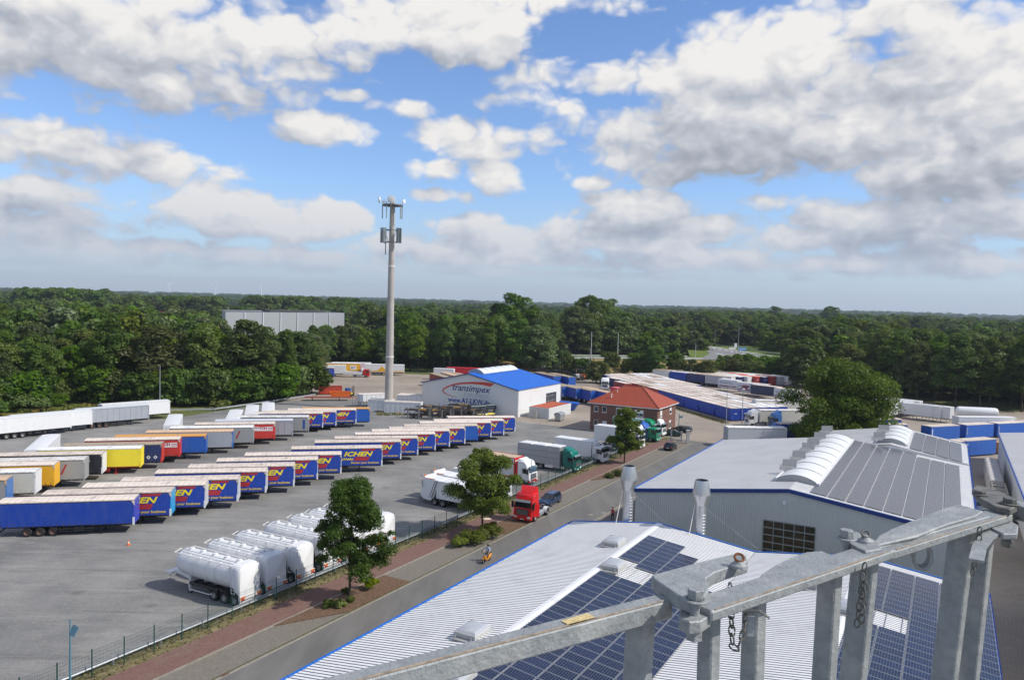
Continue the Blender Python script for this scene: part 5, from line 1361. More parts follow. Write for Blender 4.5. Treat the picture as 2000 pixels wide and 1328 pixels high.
def swap_body(col=BLUE, roof=CREAM, legs=False, L=7.45, H=2.9, key=None, ends=True):
    key = key or ('sw', col.name, roof.name, legs, L, H)
    if key in LIB: return clone(LIB[key])
    t = thing('swap_body'); LIB[key] = t; z0 = 1.1 if legs else .3; W_ = 2.5
    b = MB(); b.box(-L/2+.05, L/2-.08, -W_/2, W_/2, z0, z0+H-.1, col)
    bd = b.build('side_wall', t)
    b = MB()
    for s_ in (-1, 1):
        n = 10; ys = [-W_/2+.04+(W_-.08)*k/(n*2) for k in range(n*2+1)]
        for k in range(n*2): 
            x0 = s_*(L/2-(.03 if k % 2 else .0)); b.poly([(x0, ys[k], z0), (x0, ys[k+1], z0), (x0, ys[k+1], z0+H-.14), (x0, ys[k], z0+H-.14)], col)
            if k: xa, xb = s_*(L/2-.03), s_*L/2; b.poly([(xa, ys[k], z0), (xb, ys[k], z0), (xb, ys[k], z0+H-.14), (xa, ys[k], z0+H-.14)], col)
        for y in (-W_/2, W_/2-.08): b.box(s_*L/2-.08, s_*L/2+.02, y, y+.08, z0, z0+H-.1, col)
    b.build('end_wall', t, fix=False)
    b = MB(); b.box(-L/2-.02, L/2+.02, -W_/2-.02, W_/2+.02, z0+H-.1, z0+H, roof); b.build('roof', t)
    b = MB(); b.box(-L/2, L/2, -W_/2+.2, -W_/2+.35, z0-.18, z0, BLACK); b.box(-L/2, L/2, W_/2-.35, W_/2-.2, z0-.18, z0, BLACK)
    for x in (-L/2, 0, L/2-.1): b.box(x, x+.1, -W_/2, W_/2, z0-.15, z0, BLACK)
    b.build('base_frame', t)
    b = MB(); b.box(L/2+.022, L/2+.03, -.35, .35, z0+1.5, z0+1.62, LTWHITE); b.build('number_panel', t)
    if legs:
        b = MB(); b.box(-.06, .06, -.06, .06, 0, z0, GREYV); b.box(-.14, .14, -.14, .14, 0, .03, GREYV); b.tube([(0, 0, .6), (-.5, 0, z0)], .03, GREYV, 5); lg = b.build('leg', t); lg.location = (L/2-.8, -1.1, 0)
        for p in ((L/2-.8, 1.1, 0), (-L/2+.8, -1.1, 0), (-L/2+.8, 1.1, 0)): part(lg, t, p)
    return t

def forklift(col, mast_h=3.2):
    t = thing('forklift')
    b = MB(); b.box(-2.0, -.3, -.55, .55, .3, .95, col); b.box(-2.0, -1.3, -.55, .55, .95, 1.2, col); b.build('body', t, bevel=.06)
    b = MB()
    for x, y in ((-1.5, -.5), (-1.5, .5), (-.5, -.5), (-.5, .5)): b.tube([(x, y, .95), (x+.05, y, 2.1)], .04, BLACK, 5)
    b.box(-1.6, -.4, -.55, .55, 2.1, 2.16, BLACK); b.build('cab_frame', t)
    b = MB()
    for y in (-.4, .4): b.box(-.05, .08, y-.05, y+.05, .1, mast_h, BLACK)
    for z in (.6, mast_h/2, mast_h): b.box(-.05, .05, -.4, .4, z-.06, z, BLACK)
    for y in (-.3, .3): b.box(.1, 1.2, y-.05, y+.05, .08, .13, BLACK)
    b.box(.08, .14, -.5, .5, .3, 1.0, BLACK); b.build('lift_mast', t)
    for x, y, s_ in ((-.45, -.5, -1), (-.45, .5, 1), (-1.65, -.5, -1), (-1.65, .5, 1)): make_wheel(t, .3, .2, RIM, (x, y, .3), side=s_)
    return t
def skip(col, L=6.0, H=1.7, w=2.4, sl=.0):
    t = thing('open_container'); b = MB(); y = w/2
    b.loft([[(-L/2+sl, -y+.1, .2), (L/2-sl, -y+.1, .2), (L/2-sl, y-.1, .2), (-L/2+sl, y-.1, .2)], [(-L/2, -y, H), (L/2, -y, H), (L/2, y, H), (-L/2, y, H)]], col, cap=False)
    b.poly([(-L/2+sl, -y+.1, .3), (L/2-sl, -y+.1, .3), (L/2-sl, y-.1, .3), (-L/2+sl, y-.1, .3)], col); b.build('body', t, fix=False)
    b = MB()
    for s_ in (-1, 1):
        b.box(-L/2-.05, L/2+.05, s_*y-.05, s_*y+.05, H-.06, H+.06, col)
        n = int(L/.7)
        for k in range(n+1): x = -L/2+.1+k*(L-.2)/n; b.obox((x*(1-.0), s_*(y-.02), H), (x*(L/2-sl)/(L/2), s_*(y-.1), .2), .1, .1, col, up=(1, 0, 0))
        b.box(s_*L/2-.05, s_*L/2+.05, -y, y, H-.06, H+.06, col)
    for yy in (-.5, .5): b.box(-L/2+sl, L/2-sl, yy-.06, yy+.06, .05, .2, BLACK)
    b.build('rim', t)
    return t
# ------------------------------------------------------------------ the yard: placing vehicles
def place_tr(t, px, py, az, H=3.92, label=None, group=None, cat='trailer'):
    """front right roof corner of the trailer at pixel px, py"""
    p = at(px, py, H-.03); t.location = (p.x, p.y, .012); t.rotation_euler = (0, 0, rotz(az)); tag(t, label, cat, group); return t
j = random.Random(3)
GA = 'curtain trailers in the front row of the yard'
A = [(262, 975, 'plain'), (334, 960, 'c'), (401, 946, 'y'), (465, 935, 'y'), (520, 920, 'y'), (575, 909, 'y'), (621, 897, 'y'), (667, 887, 'y'), (747, 874, 'y'), (784, 862, 'y'), (817, 855, 'y'),
     (851, 847, 'y'), (879, 841, 'y'), (909, 836, 'y'), (934, 831, 'b'), (960, 825, 'y'), (985, 821, 'y'), (1007, 815, 'y')]
ny = 0
for i, (px, py, k) in enumerate(A):
    az = 77.0+j.uniform(-.7, .9)
    if k == 'plain': t = trailer(side=BLUE, roof=CREAM, head=M('violet blue headboard', (.05, .07, .42), .4)); lb = 'plain royal blue curtain trailer nearest the camera, at the left end of its row'
    elif k == 'c': t = trailer(side=BLUE, roof=CREAM, head=CYANP, graphics='yellow'); lb = 'blue lettered trailer with a cyan front wall, second of the front row'
    elif k == 'b': t = trailer(side=BLUE2, roof=CREAM, head=BLUE2); lb = 'plain bright blue trailer between lettered ones near the far end of the front row'
    else:
        t = trailer(side=BLUE, roof=CREAM, head=M('pale headboard', (.55, .58, .60), .4, var=.1, vs=2), graphics='yellow')
        ny += 1; lb = 'blue trailer with yellow lettering, %s in the front row counting from the left' % (ORD[i])
        if i == 8: lb = 'blue lettered trailer standing forward of its row with its whole long side showing'
    place_tr(t, px, py, az, label=lb, group=GA)
WCAB = M('pale headboard', (.55, .58, .60), .4)
GB = 'mixed trailers in the back row of the yard'
B_ = [(12, 937, dict(side=GREYC, roof=TANR, head=SKYB), 'grey curtain trailer with blue front frame and orange brown roof at the left edge'),
      (69, 921, dict(side=CREAMC, roof=CREAMW, head=WHITE), 'cream trailer with wrinkled curtain beside the amber one at left'),
      (106, 907, dict(side=AMBER, roof=CREAM, head=AMBER, frame=AMBER), 'amber yellow curtain trailer between a cream and a grey one'),
      (165, 897, dict(side=GREYC, roof=CREAMW, head=GREYC, graphics='slash'), 'grey curtain trailer with a red slash, between the amber and the black trailer'),
      (200, 886, dict(side=BLACKC, roof=CREAM, head=WHITE, graphics='curl', frame=BLACK), 'black curtain trailer with a grey curled emblem'),
      (275, 875, dict(style='box', side=YELLOW, roof=CREAMW, head=YELLOW, frame=M('red chassis', (.6, .03, .02), .5)), 'bright yellow box trailer on a red chassis'),
      (316, 867, dict(side=NAVY, roof=MOSSY, head=REDC, graphics='diamonds'), 'navy curtain trailer with two white diamonds and a mossy roof'),
      (351, 857, dict(side=REDC, roof=CREAM, head=REDC, graphics='tch'), 'red curtain trailer with white TCH panel next to the navy trailer'),
      (402, 851, dict(side=BLUE2, roof=ORANGER, head=BLUE2), 'bright blue trailer with an ochre orange roof'),
      (455, 842, dict(style='box', side=SILVER, roof=TANR, head=SKYB), 'silver grey box trailer with blue front frame and orange tan roof'),
      (495, 834, dict(side=GREYC, roof=CREAMW, head=GREYC, graphics='slash'), 'grey curtain trailer with a red slash, beside the farther red one'),
      (537, 827, dict(side=REDC, roof=CREAM, head=REDC, graphics='tch'), 'red curtain trailer with white TCH panel between two grey trailers'),
      (572, 821, dict(style='tipper', side=SILVER, roof=SILVER, head=SILVER, cover=M('grey cover sheet', (.5, .52, .55), .6)), 'silver grey tipper trailer with a flat covered top'),
      (603, 814, dict(side=GREYC, roof=CREAMW, head=GREYC, graphics='blocks'), 'grey curtain trailer with a blue upright mark, beside the lettered blue ones'),
      (631, 807, dict(side=BLUE, roof=CREAM, head=WCAB, graphics='yellow'), 'blue lettered trailer in the back row, first beside the grey ones'),
      (657, 804, dict(side=BLUE, roof=CREAM, head=WCAB, graphics='yellow'), 'blue lettered trailer in the middle of three in the back row'),
      (696, 800, dict(side=BLUE, roof=CREAM, head=WCAB, graphics='yellow'), 'blue lettered trailer in the back row, beside the plain one with the orange roof'),
      (722, 798, dict(side=BLUE2, roof=ORANGER, head=BLUE2), 'plain blue trailer with an orange roof, last of the back row by the mast')]
for i, (px, py, kw, lb) in enumerate(B_):
    place_tr(trailer(**kw), px, py, 74.5+j.uniform(-.8, .8)+(2.5 if i > 12 else 0), label=lb, group=GB)
# white box trailers standing the other way behind the back row: rear roof edge corners in the photo
GW = 'white box trailers parked end on behind the back row'
for (px, py, az, lb) in ((118, 848, -21, 'white box trailer end on behind the yellow trailer'), (357, 809, -20, 'white box trailer end on behind the grey and red curtain trailers'),
                         (475, 800, -16, 'white box trailer end on, leftmost of the three below the woodland'), (506, 791, -17, 'cream white box trailer end on, middle one of the three below the woodland'), (536, 786, -17, 'white box trailer end on, rightmost of the three below the woodland')):
    place_tr(trailer(style='box', side=WHITE, roof=WHITE, head=WHITE, rim=RIM), px, py, az, label=lb, group=GW)
# long trailers along the left edge
place_tr(trailer(style='box', side=WHITE, roof=WHITE, head=WHITE, rim=RIM), 139, 806, 40, label='long white refrigerated trailer with wheels showing at the left edge', group='trailers along the woodland side')
place_tr(trailer(style='box', side=WHITE, roof=WHITE, head=WHITE, rim=RIM), 180, 801, 41, label='white box trailer with faint print behind the long white one', group='trailers along the woodland side')
place_tr(trailer(style='tipper', side=SILVER, roof=SILVER, head=SILVER, rim=RIM, cover=M('blue cover sheet', (.01, .05, .28), .6)), 291, 791, 44, label='grey tipper trailer with a rolled blue cover', group='trailers along the woodland side')
place_tr(trailer(style='box', side=WHITE, roof=WHITE, head=WHITE, rim=RIM), 332, 782, 44, label='white box trailer under the tree edge behind the grey tipper', group='trailers along the woodland side')
# silo trailers backed up to the fence
GS = 'white silo tank trailers backed up to the fence'
s0 = silo(); nm = ['nearest the camera', 'second from the camera', 'third from the camera, beside a wider gap', 'fourth from the camera, behind the street tree', 'fifth from the camera, mostly behind the tree', 'sixth from the camera, mostly behind the tree', 'farthest of the row']
for k, u in enumerate((49.55, 52.9, 56.25, 60.3, 63.7, 66.4, 69.4)):
    t = s0 if k == 0 else clone(s0)
    p = ur(u, -52.95-(0.5, 0, .2, .0, .3, .1, .0)[k]-8.9-0.0); p.z = .012
    # local +x (front) points away from the road; rear end at -L
    d = Vector((math.sin(R_(-61)), math.cos(R_(-61)), 0)); q = ur(u, -53.1)+d*8.9
    t.location = (q.x, q.y, .012); t.rotation_euler = (0, 0, rotz(-61+(-.5, .8, -1.2, .5, .3, -.8, .6)[k]))
    tag(t, 'white silo tank trailer with ladder and handrail, '+nm[k], 'silo trailer', GS)
# lorries facing the fence
def place_tk(t, px, py, az, label, group='lorries parked facing the fence', cat='lorry', z=.35):
    """near front corner (right side) at bumper height"""
    p = at(px, py, z); a = R_(az); right = Vector((math.cos(a), -math.sin(a), 0)); f = Vector((math.sin(a), math.cos(a), 0)); c = p-right*1.25-f*.1
    t.location = (c.x, c.y, .012); t.rotation_euler = (0, 0, rotz(az)); return tag(t, label, cat, group)
rt = refuse_truck()
az = 123; d = Vector((math.sin(R_(az)), math.cos(R_(az)), 0)); rgt = Vector((math.cos(R_(az)), -math.sin(R_(az)), 0))
p = at(852, 1000, .5)            # rear axle foot, near side
def put_rt(t, wheel_px, dist, az, lb, extra=0):
    p = at(*wheel_px, 0); d = Vector((math.sin(R_(az)), math.cos(R_(az)), 0)); rgt = Vector((math.cos(R_(az)), -math.sin(R_(az)), 0)); c = p+d*dist-rgt*1.1
    t.location = (c.x, c.y, .012); t.rotation_euler = (0, 0, rotz(az)); tag(t, lb, 'refuse truck', 'white refuse trucks'); return t
put_rt(rt, (849, 987), 6.95, 123, 'white refuse truck nearest the fence, its tail toward the yard')
q = clone(rt); v = ur(1, 0)*3.6; q.location = (rt.location.x+v.x*1.0-.8, rt.location.y+v.y, .012); tag(q, 'white refuse truck behind the first one, its hopper just showing', 'refuse truck', 'white refuse trucks')
t = box_truck('box_lorry', WHITE, WHITE, CREAMW, H=3.5, L=8.6, bl=6.3, high=False, rear=(-6.4,)); v = ur(1, 0)*7.4
t.location = (rt.location.x+v.x-.4, rt.location.y+v.y+.2, .012); t.rotation_euler = (0, 0, rotz(123)); tag(t, 'white box lorry half hidden between the refuse trucks and the red framed lorry', 'lorry', 'lorries parked facing the fence')
ROOFT = M('tan lorry roof', (.58, .45, .27), .8, extra=tarp_lines)
t = box_truck('box_lorry', WHITE, M('off white lorry panels', (.60, .60, .58), .45, var=.04, vs=1), ROOFT, H=3.85, L=10.2, bl=7.6, high=True, defl=.35, lower=M('dark red bumper', (.38, .02, .02), .4), trim=REDP, front_col=REDP)
b = MB(); b.poly([(-8.0, -1.27, 3.75), (-6.1, -1.27, 3.75), (-6.1, -1.27, 2.85), (-8.0, -1.27, 2.85)], LTRED); b.build('red_panel', [c for c in t.children if c.name.startswith('cargo_box')][0], fix=False)
b = MB(); b.box(-2.4, -2.1, -1.25, 1.25, .8, 3.4, REDP); b.build('cab_frame', t)
place_tk(t, 1034, 945, 123, 'white box lorry with red frame and tan roof')
t = box_truck('livestock_lorry', TEAL, M('grey aluminium panels', (.36, .37, .38), .45, .2, var=.06, vs=1), WHITE, H=3.85, L=10.6, bl=7.9, high=True, defl=.45, ribs_=7, sky=True, trim=GREYV)
place_tk(t, 1122, 921, 121, 'teal green lorry with a panelled grey box and white roof hatches')
t = box_truck('box_lorry', WHITEG, WHITE, WHITE, H=3.6, L=9.6, bl=7.4, high=False, rear=(-6.9,), fridge=True)
place_tk(t, 1177, 903, 123, 'white box lorry with a cooling unit above its cab')
t = box_truck('box_lorry', WHITE, WHITEG, WHITE, H=3.8, L=9.6, bl=7.4, high=False, rear=(-6.9,))
p = at(1160, 858, 1.0); a = R_(121); f = Vector((math.sin(a), math.cos(a), 0)); rr_ = Vector((math.cos(a), -math.sin(a), 0)); c = p+f*9.6-rr_*1.25
t.location = (c.x, c.y, .012); t.rotation_euler = (0, 0, rotz(121)); tag(t, 'white box lorry in front of the brick office, left of the street tree', 'lorry', 'lorries parked facing the fence')
def simple_row(name, px, py, az, fn, label, cat='lorry'):
    return place_tk(fn(), px, py, az, label, cat=cat)
simple_row('', 1221, 880, 121, lambda: tractor('tractor_unit', TEAL, True, .5), 'dark teal tractor unit behind the street tree', 'tractor unit')
simple_row('', 1237, 872, 121, lambda: tractor('tractor_unit', WHITEG, False, 0, lower=REDP), 'white tractor unit with red bumper behind the street tree', 'tractor unit')
simple_row('', 1252, 864, 121, lambda: tractor('tractor_unit', WHITEG, True, .4), 'white tractor unit beside the blue one near the gate', 'tractor unit')
simple_row('', 1264, 860, 121, lambda: tractor('tractor_unit', BLUE2, True, .5), 'bright blue tractor unit near the gate', 'tractor unit')
simple_row('', 1277, 853, 121, lambda: box_truck('box_lorry', GREEN, M('pale green box', (.35, .55, .42), .5), WHITE, H=3.7, L=9.2, bl=7, high=True, defl=.4), 'green lorry with a pale roof beside the brick office')
simple_row('', 1283, 862, 121, lambda: tractor('tractor_unit', GREEN, False, 0), 'low mid green tractor unit next to the bright blue one', 'tractor unit')
simple_row('', 1294, 851, 121, lambda: box_truck('box_lorry', WHITEG, CREAMC, CREAM, H=3.8, L=9.6, bl=7.4, high=True, defl=.5), 'white lorry nearest the yard gate in front of the brick office')
# red tractor unit and cars on the parking strip and the road
rt2 = tractor('tractor_unit', REDP, True, .75)
p = at(1008, 1010, .4); az = 207; a = R_(az); f = Vector((math.sin(a), math.cos(a), 0)); rr_ = Vector((math.cos(a), -math.sin(a), 0)); c = at(1037, 1018, .4)+rr_*1.22
rt2.location = (c.x, c.y, .045); rt2.rotation_euler = (0, 0, rotz(az)); tag(rt2, 'bright red tractor unit parked by the road with its door open', 'tractor unit')
b = MB(); b.obox((0, 0, 0), (-.85, .0, 0), .06, 1.6, REDP); dr = b.build('open_door', [c for c in rt2.children if c.name.startswith('cab')][0]); dr.location = (-.42, 1.32, 1.6); dr.rotation_euler = (0, 0, R_(-35))
DBLUE = M('dark blue car paint', (.012, .03, .085), .15, var=.03, vs=1, spec=.7)
BLK = M('black car paint', (.012, .012, .014), .15, spec=.7)
vw = car('estate_car', DBLUE, 4.55, 1.75, 1.48, 'estate')
c = at(1063, 990, .0); p2 = at(1113, 978, 0); az = 207; a = R_(az); rr_ = Vector((math.cos(a), -math.sin(a), 0)); f = Vector((math.sin(a), math.cos(a), 0))
c = at(1064, 990)+f*.4; vw.location = (c.x+rr_.x*.1, c.y+rr_.y*.1, .045); vw.rotation_euler = (0, 0, rotz(207)); tag(vw, 'dark blue estate car parked behind the red tractor unit', 'car')
hc = car('hatchback_car', BLK, 4.1, 1.75, 1.5, 'hatch'); c = at(1325, 872); hc.location = (c.x+.3, c.y, .02); hc.rotation_euler = (0, 0, rotz(27)); tag(hc, 'black hatchback driving away along the road toward the gate', 'car')
# local frames: the car's front is at x=0, so move it to where its nose stands
tail = at(1297, 881); a = R_(27); hc.location = (tail.x+math.sin(a)*4.1+.6, tail.y+math.cos(a)*4.1, .022)
c1 = car('saloon_car', BLK, 4.8, 1.8, 1.42, 'estate'); tail = at(1351, 846); a = R_(-62); c1.location = (tail.x+math.sin(a)*4.8, tail.y+math.cos(a)*4.8, .012); c1.rotation_euler = (0, 0, rotz(-62)); tag(c1, 'black estate car outside the gate beside the brick office, farther right', 'car', 'cars by the brick office')
c2 = car('saloon_car', M('dark green car paint', (.012, .03, .03), .15, spec=.7), 4.6, 1.8, 1.40, 'saloon'); tail = at(1331, 853); c2.location = (tail.x+math.sin(a)*4.6, tail.y+math.cos(a)*4.6, .012); c2.rotation_euler = (0, 0, rotz(-64)); tag(c2, 'dark green saloon car at the corner of the brick office', 'car', 'cars by the brick office')
# cars on the highway
hv = car('estate_car', M('silver car paint', (.55, .57, .58), .25, .3), 4.5, 1.8, 1.6, 'estate'); pp = at(1212, 704.5, he)+nrm*3; hv.location = (pp.x, pp.y, he+.06); hv.rotation_euler = (0, 0, rotz(94)); tag(hv, 'silver car on the highway beside a lamp post', 'car')
hv2 = clone(hv); pp = at(1462, 699.5, he+.15); hv2.location = (pp.x, pp.y, he+.17); hv2.rotation_euler = (0, 0, rotz(80)); tag(hv2, 'white car on the slip road beside the grass island', 'car')
# lorries between the gate and the grey hall
t = trailer(style='curtain', side=M('pale grey blue tarpaulin', (.42, .45, .48), .6, extra=curtain_folds, bump=.5, bs=1.2), roof=CREAMW, head=WHITE, rim=RIM, L=12.0)
p = at(1536, 838, 3.9); a = R_(84); t.location = (at(1537, 836, 3.9).x, at(1537, 836, 3.9).y, .012); t.rotation_euler = (0, 0, rotz(84)); tag(t, 'trailer with a sagging pale grey tarpaulin behind the grey hall roof', 'trailer')
t = tractor('tractor_unit', WHITEG, True, .5); c = at(1458, 832, 0); t.location = (c.x, c.y, .012); t.rotation_euler = (0, 0, rotz(262)); tag(t, 'white tractor unit beside the blue swap bodies near the big oak', 'tractor unit')
t = trailer(side=CREAMC, roof=CREAMW, head=WHITE, rim=RIM); c = at(1478, 832, 0); t.location = (c.x, c.y+1.2, .012); t.rotation_euler = (0, 0, rotz(262)); tag(t, 'cream curtain trailer coupled to the white tractor unit by the oak', 'trailer')
t = trailer(side=CREAMC, roof=CREAMW, head=WHITE, rim=RIM); c = at(1472, 812, 0); t.location = (c.x+.5, c.y+3.5, .012); t.rotation_euler = (0, 0, rotz(262)); tag(t, 'cream trailer between the swap bodies and the white tractor unit', 'trailer')
t = tractor('tractor_unit', SKYB, True, .7, mud=BLUE2); c = at(1507, 838, 0); t.location = (c.x, c.y+1, .012); t.rotation_euler = (0, 0, rotz(262)); tag(t, 'light blue tractor unit under the left side of the big oak', 'tractor unit')
t = trailer(side=BLUE, roof=CREAM, head=BLUE, graphics='yellow'); place_tr(t, 1774, 829, 78, label='blue lettered trailer with cream roof right of the big oak', group='blue trailers behind the grey hall')
t = trailer(side=BLUE, roof=CREAM, head=BLUE); place_tr(t, 1762, 819, 80, label='blue trailer mostly hidden behind the lettered one by the oak', group='blue trailers behind the grey hall')
t = trailer(side=BLUE, roof=CREAM, head=BLUE); place_tr(t, 1650, 829, 84, label='plain blue trailer standing under the big oak', group='blue trailers behind the grey hall')

# ---- swap body field: columns go back from the near corner
GX = 'swap bodies packed in rows behind the brick office'
o0 = Vector((53.35, 190.9, 0)); back = Vector((-.262, .965, 0)).normalized(); side_ = Vector((.955, .30, 0)).normalized()
cols = [CREAM, CREAM, CREAM, CREAMW, CREAM, MOSSY]
jr = random.Random(11)
REDB = M('red brown box paint', (.30, .04, .04), .5, var=.1, vs=2)
for r_i in range(11):
    ncol = 6 if r_i < 6 else 7
    for c_i in range(ncol):
        rf = CREAM if jr.random() < .72 else (CREAMW if jr.random() < .8 else MOSSY)
        cl = BLUE if (r_i < 5) else (REDB if (c_i < 2 and r_i in (5, 6, 7)) else (WHITE if jr.random() < .2 else BLUE))
        if (r_i, c_i) == (8, 0): cl = NAVY
        t = swap_body(cl, rf)
        c = o0+back*(3.72+r_i*8.2+(0 if c_i == 0 else jr.uniform(-.3, .3)+c_i*.35))+side_*(1.35+c_i*2.95)
        if r_i >= 9: c += side_*(1.2)
        t.location = (c.x, c.y, .012); t.rotation_euler = (0, 0, math.atan2(-back.y, -back.x)+R_(jr.uniform(-.6, .6)))
        tag(t, '%s swap body, %s row back from the road, %s from the left' % ({'royal blue tarpaulin': 'blue', 'red brown box paint': 'red brown', 'white paint': 'white', 'navy tarpaulin': 'navy'}[cl.name], ORD[r_i], ORD[c_i]), 'swap body', GX)
# trailers beyond the field and right of it
GY = 'white and dark trailers parked in front of the right woodland'
for k, (px, py, w, cl, lb) in enumerate(((1440, 744, 7.5, WHITE, 'white swap body with dark red print, leftmost in front of the right woodland'),
        (1479, 751, 7.5, WHITE, 'white swap body with a dark emblem, in front of the right woodland'), (1497, 752, 7.5, NAVY, 'navy swap body between white ones, in front of the right woodland'),
        (1519, 757, 9.5, M('slate tarpaulin', (.05, .06, .10), .6), 'long slate grey swap body left of the white one by the oak'), (1556, 763, 7.5, WHITE, 'white swap body with red stripe at the left of the big oak'))):
    t = swap_body(cl, CREAM if k > 2 else CREAMW, True, 7.45 if w < 9 else 9.4, 2.8)
    p = at(px, py, 3.8); hd = Vector((.62, -.78, 0)).normalized(); rg = Vector((hd.y, -hd.x, 0)); L_ = 7.45 if w < 9 else 9.4
    c = p-hd*L_/2-rg*(-1.25)*(-1)
    c = p-hd*L_/2+rg*(-1.25)*(-1)*(-1)
    t.location = (c.x, c.y, .012); t.rotation_euler = (0, 0, math.atan2(hd.y, hd.x)); tag(t, lb, 'swap body', GY)
    if k in (0, 4):
        b = MB(); yy = -1.262
        b.poly([(-3.5, yy, 1.5), (3.5, yy, 1.5), (3.5, yy, 1.85), (-3.5, yy, 1.85)], M('dark red print', (.3, .02, .03), .5)); b.poly([(-3.2, yy, 2.6), (2.2, yy, 2.6), (2.2, yy, 2.8), (-3.2, yy, 2.8)], M('grey print', (.3, .3, .3), .5)); b.poly([(-3.2, yy, 3.0), (1.2, yy, 3.0), (1.2, yy, 3.15), (-3.2, yy, 3.15)], MATS['grey print']); b.build('print', t, fix=False)
    if k == 1:
        b = MB(); yy = -1.262; b.poly([(-2.2, yy, 2.0), (.2, yy, 2.0), (.9, yy, 3.1), (-1.5, yy, 3.1)], MATS['dark red print']); b.poly([(.9, yy, 2.0), (1.2, yy, 2.0), (1.9, yy, 3.2), (1.5, yy, 3.2)], MATS['grey print']); b.build('print', t, fix=False)
jr = random.Random(5)
GZ = 'trailers packed behind the swap bodies at the right woodland edge'
for r_i in range(4):
    for c_i in range(9):
        base = Vector((78.5, 254, 0))+Vector((.62, -.78, 0)).normalized()*(0)
        hd = Vector((.62, -.78, 0)).normalized(); rg = Vector((.78, .62, 0))
        c = Vector((74.0, 266, 0))+rg*(c_i*3.0+2.5)-hd*(r_i*8.0+8-c_i*2.2*.0)+hd*c_i*1.2
        if (r_i == 0 and c_i < 0): continue
        cl = jr.choice([WHITE, BLUE, WHITE, NAVY, SILVER]); rf = jr.choice([CREAM, CREAMW, MOSSY, CREAM]); red = (r_i, c_i) in ((0, 4), (0, 6), (1, 5))
        t = swap_body(REDB if red else cl, M('orange red cover', (.75, .12, .04), .5) if red else rf, True, 7.45, 2.8)
        t.location = (c.x, c.y, .012); t.rotation_euler = (0, 0, math.atan2(hd.y, hd.x))
        tag(t, '%s swap body under the woodland, %s row back, %s from the left' % ('orange red covered' if red else 'pale or dark roofed', ORD[r_i], ORD[c_i]), 'swap body', GZ)
GV = 'white swap bodies on legs at the right woodland edge'
for k, (px, py, hdv) in enumerate(((1822, 793, 0), (1837, 794.5, 0), (1856, 796, 0), (1748, 788, 1), (1763, 786, 1), (1778, 785, 1), (1795, 784, 1), (1735, 790, 1))):
    p = at(px, py, 4.0); hd = Vector((.64, -.77, 0)).normalized() if not hdv else Vector((.7, -.72, 0)).normalized(); rg = Vector((.77, .64, 0)).normalized()
    t = swap_body(WHITE, WHITE, True, 7.45, 2.9)
    c = p-hd*3.72+rg*1.25; t.location = (c.x, c.y, .012); t.rotation_euler = (0, 0, math.atan2(hd.y, hd.x))
    tag(t, ('white swap body on legs, %s of the front three by the woodland' % ORD[k]) if k < 3 else ('white swap body on legs just right of the big oak, %s of that group' % ORD[k-3]), 'swap body', GV)
GU = 'bright blue swap bodies at the right edge of the yard'
for k, (x, y, zz_, az_, lb) in enumerate(((93.7, 171.6, 3.05, 68, 'bright blue swap body, leftmost of the back row beside the grey hall'), (103.5, 175.6, 3.05, 68, 'bright blue swap body, middle of the back row at the right'), (112.7, 179.3, 3.05, 68, 'bright blue swap body, third of the back row above the warehouse gutter'),
                                      (121, 182.8, 3.05, 68, 'bright blue swap body at the right edge of the photo'), (90.9, 153.8, 3.05, 66, 'bright blue swap body with curtain hooks in front of the right courtyard'), (82.6, 150.0, 3.05, 66, 'blue swap body mostly hidden behind the grey hall roof'))):
    t = swap_body(BLUE2, CREAM, False, 8.6 if k != 4 else 8.6, 2.9); t.location = (x, y, .012); t.rotation_euler = (0, 0, rotz(az_)); tag(t, lb, 'swap body', GU)
    if k < 4:
        b = MB(); vs, fs = text_mb('TRAILERS', .35, LTWHITE, bold=.02); b.mesh([(-3.9-v[1], -1.265, .9+v[0]*.9) for v in vs], fs, LTWHITE) if False else b.box(-4.0, -3.8, -1.27, -1.255, 1.0, 2.6, LTWHITE); b.build('marking', t)
# white tank container and box behind them
t = thing('tank_trailer', 'white tank trailer half hidden behind the blue swap bodies at right', 'tank trailer', at(1915, 822), rotz(100))
b = MB(); rings = [[(x, 1.25*r_*math.cos(a), 2.3+1.25*r_*math.sin(a)) for a in [2*math.pi*k/16 for k in range(16)]] for x, r_ in ((-6, .5), (-5.7, .9), (-5.2, 1), (3.2, 1), (3.7, .9), (4, .5))]
b.loft(rings, WHITEG); b.build('tank', t, smooth=True); b = MB(); b.box(-5.5, 3.5, -.9, .9, .6, 1.1, BLACK); b.build('chassis', t)
for x in (-4.5, -3.2): make_wheel(t, .5, .3, RIM, (x, -1, .5)); make_wheel(t, .5, .3, RIM, (x, 1, .5), side=1)
t = trailer(style='box', side=WHITE, roof=WHITE, head=WHITE, rim=RIM); place_tr(t, 1985, 816, 85, label='white box trailer behind the bright blue swap bodies at right')
